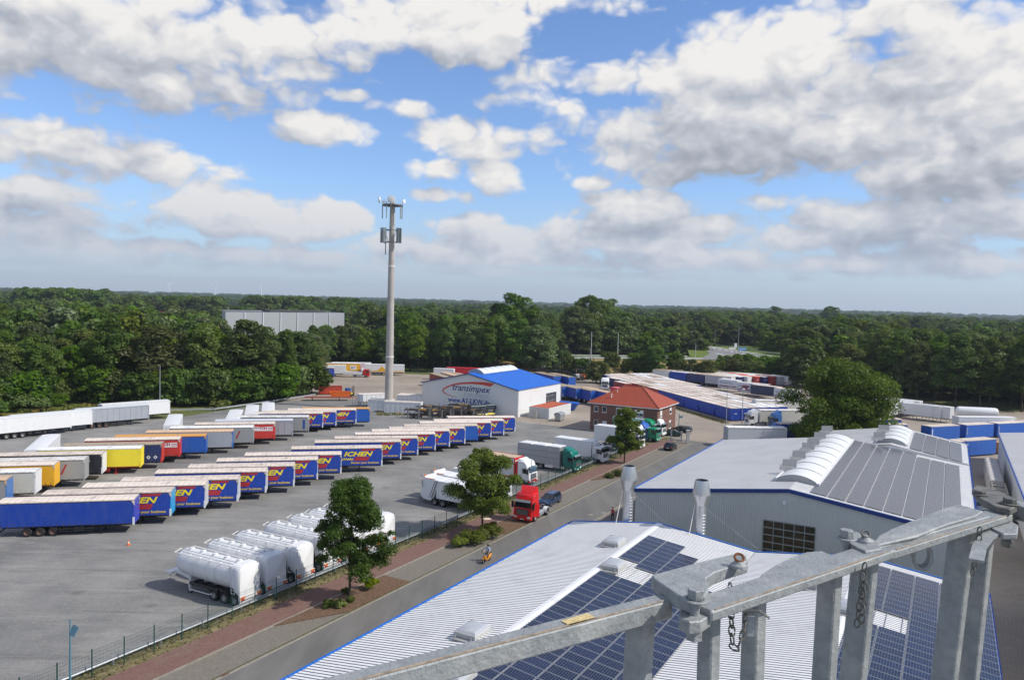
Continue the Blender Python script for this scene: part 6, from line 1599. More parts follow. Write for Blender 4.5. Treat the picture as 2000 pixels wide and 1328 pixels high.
# ---- trailers behind the mast on the tan yard
GM = 'trailers along the woodland behind the mast'
place_tr(trailer(side=M('violet blue tarpaulin', (.02, .04, .30), .5, extra=curtain_folds), roof=CREAMW, head=BLUE, rim=RIM), 653, 718, 70, label='dark blue trailer at the left of the tan yard', group=GM)
place_tr(trailer(style='box', side=M('light grey ribbed panels', (.5, .51, .5), .5), roof=CREAMW, head=WHITEG, rim=RIM), 676, 714, 70, label='light grey trailer with a white front beside the dark blue one', group=GM)
place_tr(trailer(side=AMBER, roof=CREAMW, head=REDC, graphics='whiteblock', rim=RIM), 704, 710, 78, label='amber trailer with a red front and a white AT panel', group=GM)
place_tr(trailer(style='box', side=M('pale lilac panels', (.6, .55, .6), .5), roof=CREAMW, head=WHITE, rim=RIM), 725, 709, 78, label='pale lilac and white trailer behind the red transporter', group=GM)
place_tr(trailer(style='box', side=WHITE, roof=CREAMW, head=WHITEG, graphics='orangebands', rim=RIM), 789, 713, 86, label='white trailer with orange bands behind the mast', group=GM)
place_tr(trailer(style='box', side=SILVER, roof=CREAMW, head=M('pale blue front', (.5, .6, .7), .4), L=7), 628, 725, 60, label='short silver trailer with a blue band at the woodland edge', group=GM)
place_tr(trailer(style='box', side=YELLOW, roof=CREAMW, head=YELLOW, L=7), 619, 730, 60, label='yellow fronted trailer at the woodland edge', group=GM)
t = tractor('car_transporter', REDP, False, 0); c = at(722, 737, 0); t.location = (c.x, c.y, .012); t.rotation_euler = (0, 0, rotz(88)); tag(t, 'red and white transporter lorry in front of the trailers behind the mast', 'lorry')
b = MB(); b.box(-9, -2.6, -1.2, 1.2, .9, 1.1, WHITE); b.box(-9, -2.4, -1.25, -1.15, 1.1, 1.9, WHITE); b.box(-9, -2.4, 1.15, 1.25, 1.1, 1.9, WHITE); b.box(-2.7, -2.4, -1.2, 1.2, 1.1, 3.2, WHITE); b.build('loading_deck', t)
t = skip(RUSTRED, 6.4, 2.3); t.location = at(645, 770); t.rotation_euler = (0, 0, rotz(75)); tag(t, 'tall red open container beside the woodland edge', 'open container')
t = skip(ORANGE, 5.6, 1.6, sl=.4); t.location = at(661, 776); t.rotation_euler = (0, 0, rotz(80)); tag(t, 'low orange open container in front of the red one', 'open container')
t.location.x += .5
t = thing('drawbar_trailer', 'flat rusty red trailer bed lying behind the orange container', 'trailer bed', at(640, 782), rotz(78)); b = MB(); b.box(-6, 6, -1.2, 1.2, .8, .95, M('dull red paint', (.22, .04, .03), .8, var=.3, vs=2)); b.obox((6, 0, .9), (9, 0, .5), .3, .2, RUSTRED); b.build('deck', t)
b = MB(); b.box(-.1, .1, -1, 1, 0, .8, BLACK); lg = b.build('support', t); lg.location = (-4, 0, 0); part(lg, t, (3, 0, 0))
t = forklift(YELLOW, 3.0); t.location = at(690, 774); t.rotation_euler = (0, 0, rotz(100)); tag(t, 'yellow forklift beside the orange container', 'forklift')
def drum(m, loc, lb):
    b = MB(); b.lathe([(0, 0), (.45, 0), (.47, .4), (.45, .42), (.47, .8), (.45, 1.15), (0, 1.15)], m, 14); o = b.build('barrel'); o.location = loc; o.scale = (1.4, 1.4, 1.3); tag(o, lb, 'barrel')
drum(BLUE2, at(678, 768), 'light blue barrel between the orange container and the yellow forklift'); drum(SKYB, at(682, 768), 'blue barrel right next to the other barrel by the yellow forklift')
# low white site boxes by the mast
def site_box(px, py, L, W_, H, az_, lb, m=WHITE, roof=CREAM, legs=0.0):
    t = thing('site_container', lb, 'site container', at(px, py), rotz(az_), 'white boxes beside the mast')
    b = MB(); b.box(-L/2, L/2, -W_/2, W_/2, legs, legs+H, m, top=roof); bd = b.build('body', t)
    b = MB(); 
    for s_ in (-1, 1): b.box(-L/2-.03, L/2+.03, s_*W_/2-.05, s_*W_/2+.05, legs+H-.12, legs+H+.04, m); b.box(s_*L/2-.05, s_*L/2+.05, -W_/2, W_/2, legs+H-.12, legs+H+.04, m)
    for k in range(int(L/1.2)): b.box(-L/2+.5+k*1.2, -L/2+.54+k*1.2, -W_/2-.03, -W_/2, legs, legs+H-.1, GREYV)
    b.build('frame', bd)
    if legs:
        b = MB(); b.box(-.08, .08, -.08, .08, 0, legs, GREYV); l0 = b.build('leg', t); l0.location = (-L/2+.3, -W_/2+.2, 0)
        for x, y in ((L/2-.3, -W_/2+.2), (-L/2+.3, W_/2-.2), (L/2-.3, W_/2-.2)): part(l0, t, (x, y, 0))
    return t
site_box(726, 794, 7, 2.5, 1.7, 60, 'raised white box body on legs left of the mast', legs=1.6)
site_box(788, 806, 9.0, 2.5, 2.7, 96, 'low grey white container right of the mast foot')
site_box(812, 792, 9, 4.5, 2.8, 100, 'wide flat roofed container between the mast and the blue roofed hall')
site_box(744, 800, 6, 2.4, 2.6, 98, 'grey white container just behind the mast foot')
# rust roofed containers beside the blue roofed hall
RUSTROOF = M('rusty container roof', (.42, .085, .03), .85, var=.2, vs=1, dirt=(.16, .04, .02), ds=.8, da=.8)
p = at(1062, 824); t = thing('storage_container', 'white storage container with a rusty red roof beside the blue roofed hall', 'container', at(1061, 823), rotz(28.9))
t.location = at(1075, 811)
b = MB(); b.box(-6.2, 6.2, -2.6, 2.6, 0, 2.6, WHITE, top=RUSTROOF)
for k in range(40): b.box(-6.1+k*.31, -5.97+k*.31, -2.64, -2.6, .1, 2.5, WHITE)
for k in range(16): b.box(-6.24, -6.2, -2.5+k*.32, -2.37+k*.32, .1, 2.5, M('weathered grey white metal', (.5, .52, .48), .6, var=.12, vs=2))
b.box(-6.26, -6.2, -2.65, -2.5, 0, 2.65, WHITE); b.box(-6.26, -6.2, 2.5, 2.65, 0, 2.65, WHITE); b.build('body', t)
b = MB(); b.box(-7.6, -7.5, -.0, 1.2, 0, 2.1, CREAMC); b.build('open_door', t)
t = thing('wheeled_bin', 'grey wheeled waste bin in front of the rusty roofed container', 'waste bin', at(1093, 822), rotz(28.9)); b = MB()
b.loft([[(-.9, -.5, .25), (.9, -.5, .25), (.9, .5, .25), (-.9, .5, .25)], [(-1.1, -.65, 1.3), (1.1, -.65, 1.3), (1.1, .65, 1.3), (-1.1, .65, 1.3)]], GREYV); b.build('body', t)
b = MB(); b.prism([(-.68, 1.3), (-.5, 1.55), (.2, 1.7), (.68, 1.45), (.68, 1.3)], -1.12, 1.12, M('grey bin lid', (.25, .27, .28), .6), 'x'); b.build('lid', t)
for x in (-.7, .7):
    for y in (-.4, .4): make_wheel(t, .12, .08, RIM, (x, y, .12))
t.scale = (1.25,)*3
t = skip(BLUE2, 5.0, 1.9, 2.2, sl=1.1); t.location = at(1111, 801); t.rotation_euler = (0, 0, rotz(110)); tag(t, 'blue skip with sloping ends behind the rusty roofed container', 'skip')
b = MB(); b.prism([(-1.15, 1.9), (0, 2.3), (1.15, 1.9)], -2.5, 2.5, BLUE2, 'x'); b.build('lid', t)
# blue trailers between the halls, seen from their front
GT = 'blue trailers with tan roofs between the blue roofed hall and the brick office'
for k, (px, py, r_) in enumerate(((1126, 759, MOSSY), (1154, 763, MOSSY), (1185, 767, CREAM), (1100, 755, MOSSY))):
    t = trailer(side=BLUE, roof=MOSSY if k != 2 else TANR, head=BLUE2, L=13.9, H=4.0, key=('bt', k == 2)); p = at(px, py, 3.95); az_ = 155; a = R_(az_)
    t.location = (p.x, p.y, .012); t.rotation_euler = (0, 0, rotz(az_)); tag(t, 'dark blue tan roofed trailer facing the camera, %s' % ('the left one by the blue roofed hall', 'middle one of three', 'rightmost, beside the tiled roof', 'mostly hidden by the blue roofed hall')[k], 'trailer', GT)
for k, (px, py) in enumerate(((1115, 744), (1146, 746))):
    t = trailer(side=BLUE, roof=MOSSY, head=BLUE, H=4.0, key=('bt', False)); p = at(px+10, py, 3.95); t.location = (p.x-6, p.y+14, .012); t.rotation_euler = (0, 0, rotz(155)); tag(t, 'mossy roofed trailer in the second row behind the blue ones, %s' % ('left', 'right')[k], 'trailer', GT)
t = tractor('tractor_unit', WHITEG, True, .4); t.location = at(1181, 762); t.rotation_euler = (0, 0, rotz(190)); tag(t, 'white tractor unit facing the camera behind the brick office', 'tractor unit')
t = swap_body(NAVY, CREAM, False); t.location = at(1200, 757); t.rotation_euler = (0, 0, rotz(160)); tag(t, 'navy box with a white panel left of the swap body field', 'swap body')
t = swap_body(REDB, CREAM, False); t.location = at(1216, 766); t.rotation_euler = (0, 0, rotz(160)); tag(t, 'red box just behind the ridge of the brick office', 'swap body')
t = swap_body(M('faded pink red box', (.70, .07, .10), .5), M('pink red roof', (.75, .12, .15), .5), False, 5.5, 2.0); t.location = at(1209, 772); t.rotation_euler = (0, 0, rotz(150)); tag(t, 'low pink red box behind the tiled roof', 'swap body')
# trailers and a red box behind the blue roofed hall
for k, (px, py, kw, az_, lb) in enumerate(((868, 737, dict(side=REDB, roof=MOSSY, head=REDB), 155, 'red brown trailer with mossy roof behind the left corner of the blue roofed hall'), (890, 735, dict(side=CREAMC, roof=TANR, head=CREAMC), 155, 'tan roofed trailer behind the gable of the blue roofed hall'),
                                       (912, 736, dict(side=CREAMC, roof=MOSSY, head=CREAMC), 155, 'brown roofed trailer just left of the hall skylight'), (886, 721, dict(style='box', side=WHITE, roof=WHITE, head=WHITE, rim=RIM, L=7), 95, 'white box trailer behind the tan roofed ones'),
                                       (948, 720, dict(style='box', side=M('red box panels', (.5, .015, .02), .5), roof=M('red box roof', (.55, .02, .03), .5), head=REDC, rim=RIM), 95, 'bright red box trailer behind the hall skylight'))):
    place_tr(trailer(**kw), px, py, az_, label=lb, group='trailers behind the blue roofed hall')
# forklift row
fc = [(TEAL, 1.3), (WHITE, 1.4), (ORANGE, 1.2), (YELLOW, 1.2), (BLACK, 1.2), (YELLOW, 1.1), (BLACK, 1.0)]
for k in range(13):
    m_, s_ = fc[k % len(fc)]; t = forklift(m_, [2.6, 3.4, 2.8, 3.6, 5.0, 3.0][k % 6]); px = 1052+k*10.5+jr.uniform(-2, 2)
    p = at(px, 742+jr.uniform(-1.5, 1.5)-(0 if k > 6 else 1)); t.location = p; t.rotation_euler = (0, 0, rotz(150+jr.uniform(-15, 15))); t.scale = (s_*1.3,)*3
    tag(t, '%s forklift, %s from the left of the row below the embankment' % ({'teal green paint': 'green', 'white paint': 'white', 'orange paint': 'orange', 'yellow panels': 'yellow', 'black chassis paint': 'black'}[m_.name], ORD[k]), 'forklift', 'forklifts in a row below the embankment')
# ---- dismantled car transporter decks in front of the blue roofed hall
RUSTY = M('dark rusty steel', (.075, .06, .05), .8, .2, var=.4, vs=3, dirt=(.16, .08, .04), ds=2, da=.6)
GREYS = M('grey steel post', (.25, .24, .23), .6, .2, var=.2, vs=3)
def decks(px, py, az_, lb, L=11.5):
    t = thing('transporter_deck', lb, 'car transporter', at(px, py), rotz(az_), 'old car transporter frames stacked by the hall')
    b = MB()
    for z in (.8, 1.9):
        for y in (-1.15, -.45, .45, 1.15): b.box(-L/2, L/2, y-.08, y+.08, z, z+.16, RUSTY)
        for k in range(int(L/.8)): b.box(-L/2+k*.8, -L/2+k*.8+.14, -1.15, 1.15, z+.02, z+.12, RUSTY)
    b.build('deck', t)
    b = MB(); b.box(-.16, .16, -.12, .12, 0, 2.2, GREYS); q = b.build('post', t); q.location = (-L/2+1, -1.22, 0)
    for x in (-L/2+3.6, -L/2+6.2, L/2-2.4, L/2-.4):
        part(q, t, (x, -1.22, 0)); part(q, t, (x, 1.22, 0))
    b = MB(); r3 = random.Random(px)
    for k in range(16):
        x, y = r3.uniform(-L/2, L/2), r3.uniform(-1, 1); b.tube([(x, y, 2.0), (x+r3.uniform(-.1, .1), y, 2.0+r3.uniform(.3, .9))], .035, RUSTY, 4)
    for k in range(9):
        x, y = r3.uniform(-L/2, L/2-1.5), r3.uniform(-.9, .6); b.box(x, x+r3.uniform(.5, 1.8), y, y+.3, 2.02, 2.02+r3.uniform(.1, .3), AMBER if k % 4 == 0 else RUSTY)
    b.build('fittings', t)
    for x in (-L/2+1.8, -L/2+3.0):
        for s_ in (-1, 1): make_wheel(t, .45, .28, RIM, (x, s_*1.0, .45), side=s_)
    return t
decks(838, 818, 99, 'rusty two level car transporter frame nearest the mast')
decks(860, 811, 99, 'rusty car transporter frame behind the nearest one')
decks(900, 817, 101, 'rusty car transporter frame with yellow fittings under the hall lettering')
decks(920, 808, 101, 'rusty car transporter frame close to the hall wall')
for k, (px, py) in enumerate(((928, 816), (942, 815), (958, 813))):
    t = thing('lorry_cab'); cab(t, BLACK, False, lower=YELLOW, bumper=YELLOW); t.location = at(px, py); t.rotation_euler = (0, 0, rotz(150)); tag(t, 'black and yellow lorry cab by the transporter frames, %s of three' % ORD[k], 'lorry cab', 'black and yellow cabs by the transporter frames')
    for s_ in (-1, 1): make_wheel(t, .5, .3, RIM, (-1.0, s_*1.05, .5), side=s_)
# small clutter
def cone(px, py, lb):
    b = MB(); b.box(-.18, .18, -.18, .18, 0, .04, ORANGE); b.lathe([(.14, .04), (.10, .22)], ORANGE, 12); b.lathe([(.10, .22), (.075, .36)], LTWHITE, 12); b.lathe([(.075, .36), (.03, .55), (0, .56)], ORANGE, 12); o = b.build('traffic_cone'); o.location = at(px, py); tag(o, lb, 'traffic cone')
cone(251, 1064, 'small orange traffic cone lying near the front blue trailer'); cone(758, 805, 'orange and white traffic cone at the foot of the mast'); cone(778, 807, 'small traffic cone on the grass right of the mast')
b = MB(); b.box(-.5, .5, -.35, .35, 0, .05, M('pale cardboard', (.62, .52, .38), .8)); o = b.build('board'); o.location = at(951, 1015)+Vector((0, 0, .1)); o.rotation_euler = (0, R_(3), .5); tag(o, 'pale board lying on the footpath behind the street tree', 'board')
for px in (695, 710):
    t = thing('wire_cage', 'empty wire cage trolley on the grey yard left of the mast, %s one' % ('left' if px == 695 else 'right'), 'wire cage', at(px, 792), .3, 'wire cages left of the mast'); b = MB()
    for x in (-.6, 0, .6):
        for y in (-.4, .4): b.tube([(x, y, 0), (x, y, 1.6)], .03, GREYV, 4)
    for z in (.1, .6, 1.1, 1.6): b.box(-.6, .6, -.42, -.38, z, z+.04, GREYV); b.box(-.6, .6, .38, .42, z, z+.04, GREYV)
    b.build('frame', t); t.scale = (1.4, 1.4, 1.3)
# stacked mesh boxes and sacks by the right warehouse
SACK = M('grey white sacks', (.45, .43, .42), .9, var=.2, vs=3)
jr = random.Random(8)
for k in range(9):
    p = ur(137.5+k*2.35, 7.0); t = thing('sack_stack', 'pallet stack of grey sacks by the warehouse wall, %s from the wire frames' % ORD[k], 'sack stack', p, rotz(28.9), 'sack stacks along the warehouse wall')
    for z in range(3):
        b = MB(); ring = lambda zz, f_: [(-1.05*f_+jr.uniform(-.1, .1), -.9*f_+jr.uniform(-.1, .1), zz), (1.05*f_+jr.uniform(-.1, .1), -.9*f_, zz), (1.05*f_, .9*f_+jr.uniform(-.1, .1), zz), (-1.05*f_, .9*f_, zz)]
        b.loft([ring(z*1.05, .85), ring(z*1.05+.15, 1.05), ring(z*1.05+.8, 1.08), ring(z*1.05+1.0, .8)], SACK); b.build('sack', t, bevel=.08)
for k in range(3):
    p = ur(128.5+k*2.6, 7.1); t = thing('wire_frame_box', 'empty steel frame box by the warehouse wall, %s from the camera' % ORD[k], 'steel frame', p, rotz(28.9), 'steel frames along the warehouse wall'); b = MB(); 
    for x in (-1.1, 1.1):
        for y in (-.85, 0, .85): b.tube([(x, y, 0), (x, y, 3.0)], .05, M('beige steel frame', (.45, .43, .38), .6), 5)
    for z in (.12, 1.1, 2.2, 3.0):
        for y in (-.85, .85): b.tube([(-1.1, y, z), (1.1, y, z)], .045, MATS['beige steel frame'], 4)
        for x in (-1.1, 1.1): b.tube([(x, -.85, z), (x, .85, z)], .045, MATS['beige steel frame'], 4)
    b.build('frame', t); b = MB(); b.box(-1, 1, -.8, .8, .9, 1.0, M('green tray', (.02, .15, .08), .6)); b.build('tray', t)
t = thing('crate', 'orange brown crate behind the sack stacks', 'crate', at(1960, 885), rotz(60)); b = MB(); b.box(-1.8, 1.8, -1.2, 1.2, .2, 2.2, M('orange brown boards', (.60, .24, .06), .7, var=.15, vs=2))
for k in range(5): b.box(-1.85, 1.85, -1.25, -1.2, .3+k*.38, .55+k*.38, MATS['orange brown boards'])
b.build('boards', t); b = MB(); b.box(-1.6, 1.6, -1.1, 1.1, 0, .2, BLACK); b.build('base', t)
b = MB(); b.lathe([(.45, -.15), (.62, -.15), (.62, .15), (.45, .15), (.45, -.15)], TYRE, 18, axis='y'); o = b.build('tyre'); o.location = at(1946, 878)+Vector((0, 0, .62)); o.scale = (1.3,)*3; tag(o, 'loose tyre leaning beside the orange brown crate', 'tyre')
t = car('van', M('blue and white van paint', (.28, .36, .62), .3), 5.0, 1.9, 2.2, 'estate'); c = at(1918, 978, 1.2)+UV_*2.5; t.location = (c.x, c.y, .012); t.rotation_euler = (0, 0, rotz(28.9)); tag(t, 'pale blue van below the end of the handrail beside the grey hall', 'van')
# ------------------------------------------------------------------ trees
def leaf_mat(name, c1, c2, tr=.35, fixed=False):
    mt = bpy.data.materials.new(name); mt.use_nodes = True; N = NT(mt.node_tree); N.n.clear()
    geo = N.new('ShaderNodeNewGeometry'); oi = N.new('ShaderNodeObjectInfo')
    c = N.mix(geo.outputs['Random Per Island'], c1, c2)
    hs = N.new('ShaderNodeHueSaturation'); N.put(hs.inputs['Color'], c)
    if not fixed: N.put(hs.inputs['Hue'], N.mapr(oi.outputs['Random'], 0, 1, .488, .520)); N.put(hs.inputs['Value'], N.mapr(N.math('FRACT', N.math('MULTIPLY', oi.outputs['Random'], 7.31)), 0, 1, .68, 1.40)); N.put(hs.inputs['Saturation'], N.mapr(N.math('FRACT', N.math('MULTIPLY', oi.outputs['Random'], 3.7)), 0, 1, .80, 1.08))
    d = N.new('ShaderNodeBsdfDiffuse'); t = N.new('ShaderNodeBsdfTranslucent'); g = N.new('ShaderNodeBsdfGlossy'); g.inputs['Roughness'].default_value = .45
    N.l.new(hs.outputs[0], d.inputs[0]); N.l.new(N.mix(.5, hs.outputs[0], (.16, .20, .02)), t.inputs[0])
    m1 = N.new('ShaderNodeMixShader'); m1.inputs[0].default_value = tr; N.l.new(d.outputs[0], m1.inputs[1]); N.l.new(t.outputs[0], m1.inputs[2])
    m2 = N.new('ShaderNodeMixShader'); m2.inputs[0].default_value = .015; N.l.new(m1.outputs[0], m2.inputs[1]); N.l.new(g.outputs[0], m2.inputs[2])
    o = N.new('ShaderNodeOutputMaterial'); N.l.new(m2.outputs[0], o.inputs[0]); return mt
LEAF = [leaf_mat('dark oak foliage', (.040, .085, .008), (.105, .168, .014)), leaf_mat('mid green foliage', (.055, .108, .010), (.130, .200, .020)),
        leaf_mat('olive foliage', (.070, .098, .013), (.135, .160, .024)), leaf_mat('grey green willow foliage', (.075, .110, .034), (.140, .185, .060)),
        leaf_mat('yellow green foliage', (.090, .130, .008), (.19, .22, .015))]
LEAF += [leaf_mat('street oak leaves', (.030, .066, .008), (.075, .132, .015), fixed=True), leaf_mat('street tree leaves', (.060, .105, .012), (.17, .215, .026), fixed=True), leaf_mat('big oak leaves', (.048, .098, .008), (.125, .190, .016), fixed=True)]
BARK = M('bark', (.085, .065, .05), .95, var=.3, vs=3, spec=.1)
def crown_arrays(lobes, nl, size, seed, up=.35, inner=.35):
    rg = np.random.default_rng(seed)
    L = np.array(lobes); w = L[:, 3]**2; idx = rng_idx = rg.choice(len(L), nl, p=w/w.sum())
    d = rg.normal(size=(nl, 3)); d /= np.linalg.norm(d, axis=1)[:, None]
    d[:, 2] = np.where(d[:, 2] < -.35, -d[:, 2], d[:, 2])
    rad = 1-inner*rg.random(nl)**2.0+rg.normal(size=nl)*.07
    # bumpy lobe surface: sub clumps
    sub = rg.normal(size=(len(L), 14, 3)); sub /= np.linalg.norm(sub, axis=2)[:, :, None]
    dots = np.einsum('nij,nj->ni', sub[idx], d); bump = np.max(dots, axis=1)
    rad *= .74+.32*np.clip((bump-.5)/.45, 0, 1)
    flat = np.array([1, 1, .82])
    pos = L[idx, :3]+d*rad[:, None]*L[idx, 3:4]*flat
    nrm_ = d*.9+rg.normal(size=(nl, 3))*.55+np.array([0, 0, up]); nrm_ /= np.linalg.norm(nrm_, axis=1)[:, None]
    a = np.cross(nrm_, rg.normal(size=(nl, 3))); a /= np.linalg.norm(a, axis=1)[:, None]; b = np.cross(nrm_, a)
    s = size*(.6+.8*rg.random(nl))[:, None]
    v = np.stack([pos-a*s*.5, pos-b*s*.30+nrm_*s*.06, pos+a*s*.5, pos+b*s*.30+nrm_*s*.06], axis=1).reshape(-1, 3)
    return v
def quads_mesh(name, v, m):
    me = bpy.data.meshes.new(name); n = len(v)//4
    me.vertices.add(len(v)); me.vertices.foreach_set('co', v.astype(np.float32).ravel())
    me.loops.add(4*n); me.loops.foreach_set('vertex_index', np.arange(4*n, dtype=np.int32))
    me.polygons.add(n); me.polygons.foreach_set('loop_start', np.arange(0, 4*n, 4, dtype=np.int32)); me.polygons.foreach_set('loop_total', np.full(n, 4, dtype=np.int32))
    me.materials.append(m); me.update(calc_edges=True); return me
def lobes_for(kind, H, R, base, seed, n=34):
    r = random.Random(seed); out = []
    hc = H-base
    for k in range(n):
        f = (k+.5)/n; z = base+hc*(.10+.84*f)+r.uniform(-.03, .03)*hc
        t = (z-base)/hc
        if kind == 'round': env = math.sqrt(max(0, 1-(2*t-.86)**2*.92))
        elif kind == 'tall': env = math.sqrt(max(0, 1-(2*t-.75)**2*.85))*(.95-.25*t)
        elif kind == 'cone': env = max(.12, 1.02-t)**.75
        else: env = math.sqrt(max(0, 1-(2*t-1.05)**2*.8))
        a = k*2.399+r.uniform(-.5, .5); q = R*env*r.uniform(.30, .80); s = R*r.uniform(.20, .36)*(.75+.25*env)
        if q+s > R*1.12: q = R*1.12-s
        out.append((q*math.cos(a), q*math.sin(a), z, s))
    out.append((0, 0, base+hc*.86, R*.36)); out.append((0, 0, base+hc*.5, R*.6))
    return out
def trunk_mesh(H, base, r0, lobes, seed, nb=9):
    b = MB(); r = random.Random(seed)
    top = base+(H-base)*.7; pts = [(0, 0, 0), (.05*r0, .1*r0, base*.5), (r.uniform(-.3, .3)*r0, r.uniform(-.3, .3)*r0, base), (r.uniform(-1, 1)*r0, r.uniform(-1, 1)*r0, (base+top)/2), (r.uniform(-1, 1)*r0, 0, top)]
    b.tube(pts, [r0*1.25, r0, r0*.85, r0*.5, r0*.18], BARK, 8)
    for k in range(nb):
        l = lobes[(k*len(lobes)//nb+2) % len(lobes)]; z0 = min(top*.9, max(base*.85, l[2]*.62)); 
        b.tube([(0, 0, z0), (l[0]*.45, l[1]*.45, (z0+l[2])/2), (l[0]*.9, l[1]*.9, l[2])], [r0*.42, r0*.24, r0*.08], BARK, 5)
    return b
PROTO = []
def proto(kind, H, R, base, nl, size, mat, seed, r0=.32, n=34):
    lb = lobes_for(kind, H, R, base, seed, n)
    cm = quads_mesh('crown', crown_arrays(lb, nl, size, seed), LEAF[mat]); tm = trunk_mesh(H, base, r0, lb, seed); to = tm.build('trunk'); me = to.data; bpy.data.objects.remove(to)
    return dict(kind=kind, H=H, R=R, crown=cm, trunk=me, mat=mat)
NL = 9000
PROTO = [proto('round', 20, 6.5, 4.0, NL, .62, 0, 1), proto('round', 20, 6.0, 3.5, NL, .60, 1, 2), proto('tall', 24, 5.2, 4, NL, .60, 1, 3), proto('round', 18, 6.8, 2.5, NL, .64, 2, 4),
         proto('tall', 22, 5.6, 3.0, NL, .62, 0, 5), proto('round', 17, 5.6, 1.5, NL, .60, 3, 6), proto('cone', 21, 4.2, 1.5, NL, .55, 1, 7), proto('round', 15, 5.2, 1.2, 7500, .56, 4, 8),
         proto('bush', 7, 3.8, .2, 5000, .50, 2, 9, .12), proto('bush', 6, 3.6, .2, 5000, .50, 0, 10, .12)]
KN = {0: ('broad dark green tree', 'tree'), 1: ('mid green leafy tree', 'tree'), 2: ('tall mid green tree', 'tree'), 3: ('olive green spreading tree', 'tree'), 4: ('tall dark green tree', 'tree'),
      5: ('grey green willow like tree', 'tree'), 6: ('narrow pointed green tree', 'tree'), 7: ('yellow green rounded tree', 'tree'), 8: ('olive green bush', 'bush'), 9: ('dark green bush', 'bush')}
tr_rnd = random.Random(21)
def plant(k, x, y, H, where, z=0, wide=None):
    P = PROTO[k]; s = H/P['H']; w = s*(wide or tr_rnd.uniform(.85, 1.35))
    e = thing('bush' if k > 7 else ('pine_tree' if False else 'tree'), KN[k][0]+' '+where, KN[k][1], (x, y, z), tr_rnd.uniform(0, 6.28), '%ss %s' % (KN[k][0], where)); e.scale = (w, w, s)
    for nm_, me in (('trunk', P['trunk']), ('crown', P['crown'])):
        o = bpy.data.objects.new(nm_, me); COL.objects.link(o); o.parent = e
    return e
placed = []
def free(x, y, d):
    for (a, b) in placed:
        if (a-x)**2+(b-y)**2 < d*d: return False
    return True
def grow(edge, depth, spacing, n_max, hfun, kinds, where, jitter=.35, back=None):
    """rows of trees behind a ground line given in photo pixels, stepping away from the camera"""
    pts = [at(*p) for p in edge]; cnt = 0
    row = 0; dist = 0
    while dist < depth and cnt < n_max:
        for i in range(len(pts)-1):
            p, q = pts[i], pts[i+1]
            L = (q-p).length; nn = max(1, int(L/spacing))
            for k in range(nn):
                f = (k+tr_rnd.random()*.7+.15)/nn; c = p.lerp(q, f); away = Vector((c.x, c.y, 0)).normalized()
                c = c+away*(dist+tr_rnd.uniform(-jitter, jitter)*spacing)
                if not free(c.x, c.y, spacing*.62) or cnt >= n_max: continue
                placed.append((c.x, c.y)); plant(tr_rnd.choice(kinds), c.x, c.y, hfun(row, c)*tr_rnd.uniform(.86, 1.1), where); cnt += 1
        row += 1; dist += spacing*.95
    return cnt
def big(px, py, H, k, where, wide=None, base_z=0):
    p = at(px, py); placed.append((p.x, p.y)); return plant(k, p.x, p.y, H, where, 0, wide)
# landmark trees first
WL_ = 'in the woodland behind the white trailers'; WM = 'in the woodland behind the mast and blue roofed hall'; WR = 'in the woodland right of the big oak'; WH = 'beyond the highway'; WE = 'on the straw coloured embankment'
big(1002, 708, 31.5, 1, WM, 1.25); big(968, 706, 27, 4, WM); big(1040, 708, 27, 2, WM, 1.2); big(1150, 686, 33, 0, WH, 1.25); big(1185, 684, 31, 1, WH, 1.3); big(1120, 690, 27, 5, WH)
big(1280, 738, 12.5, 0, WE, 1.35); big(1268, 738, 11, 4, WE, 1.5); big(1195, 728, 8, 8, WE, 1.0); big(1165, 748, 7.5, 8, WE, 1.2); big(1188, 722, 7, 9, WE)
big(1620, 655, 33, 0, WH, 1.3); big(1513, 652, 31, 1, WH, 1.2)
for px, py, H, k in ((1112, 731, 7, 8), (1128, 722, 5, 9), (1140, 733, 6, 9), (1222, 731, 6, 8), (1240, 724, 7, 9), (1252, 735, 8, 9), (1100, 726, 8, 9), (1330, 742, 7.5, 8), (1352, 746, 8.5, 3), (1380, 748, 8.0, 8), (1405, 742, 9.5, 1), (1432, 745, 8, 8), (1452, 740, 9, 9), (1475, 748, 8, 8), (1500, 746, 9, 9), (1522, 750, 10, 0), (1318, 736, 9, 9), (1545, 750, 12, 0), (1420, 738, 9, 5), (1555, 758, 12, 4)):
    big(px, py, H, k, 'between the container rows and the highway')
grow([(-130, 826), (30, 800), (120, 785), (200, 782), (330, 790), (450, 788), (540, 778), (606, 764)], 62, 9.0, 74, lambda r, c: (20-1.3*r if c.x < -62 else 15.5) if c.x > -105 else 15, [0, 0, 1, 3, 4, 0, 7, 1], WL_)
for k in range(34):   # low growth that closes the woodland down to the ground
    e_ = [(-60, 812), (110, 792), (330, 794), (450, 792), (540, 782), (612, 768)]; q = k/34*5; i = int(q); p_ = at(*e_[i]).lerp(at(*e_[i+1]), q-i)
    plant([9, 8, 9][k % 3], p_.x+tr_rnd.uniform(-1, 1), p_.y+tr_rnd.uniform(0, 3), tr_rnd.uniform(5, 9), 'at the foot of the woodland behind the white trailers')
grow([(596, 745), (640, 715), (720, 722), (830, 728), (930, 728), (1040, 735), (1100, 738)], 60, 9.5, 62, lambda r, c: 15.5 if c.x < -45 else 20, [0, 1, 5, 4, 2, 1, 3], WM)
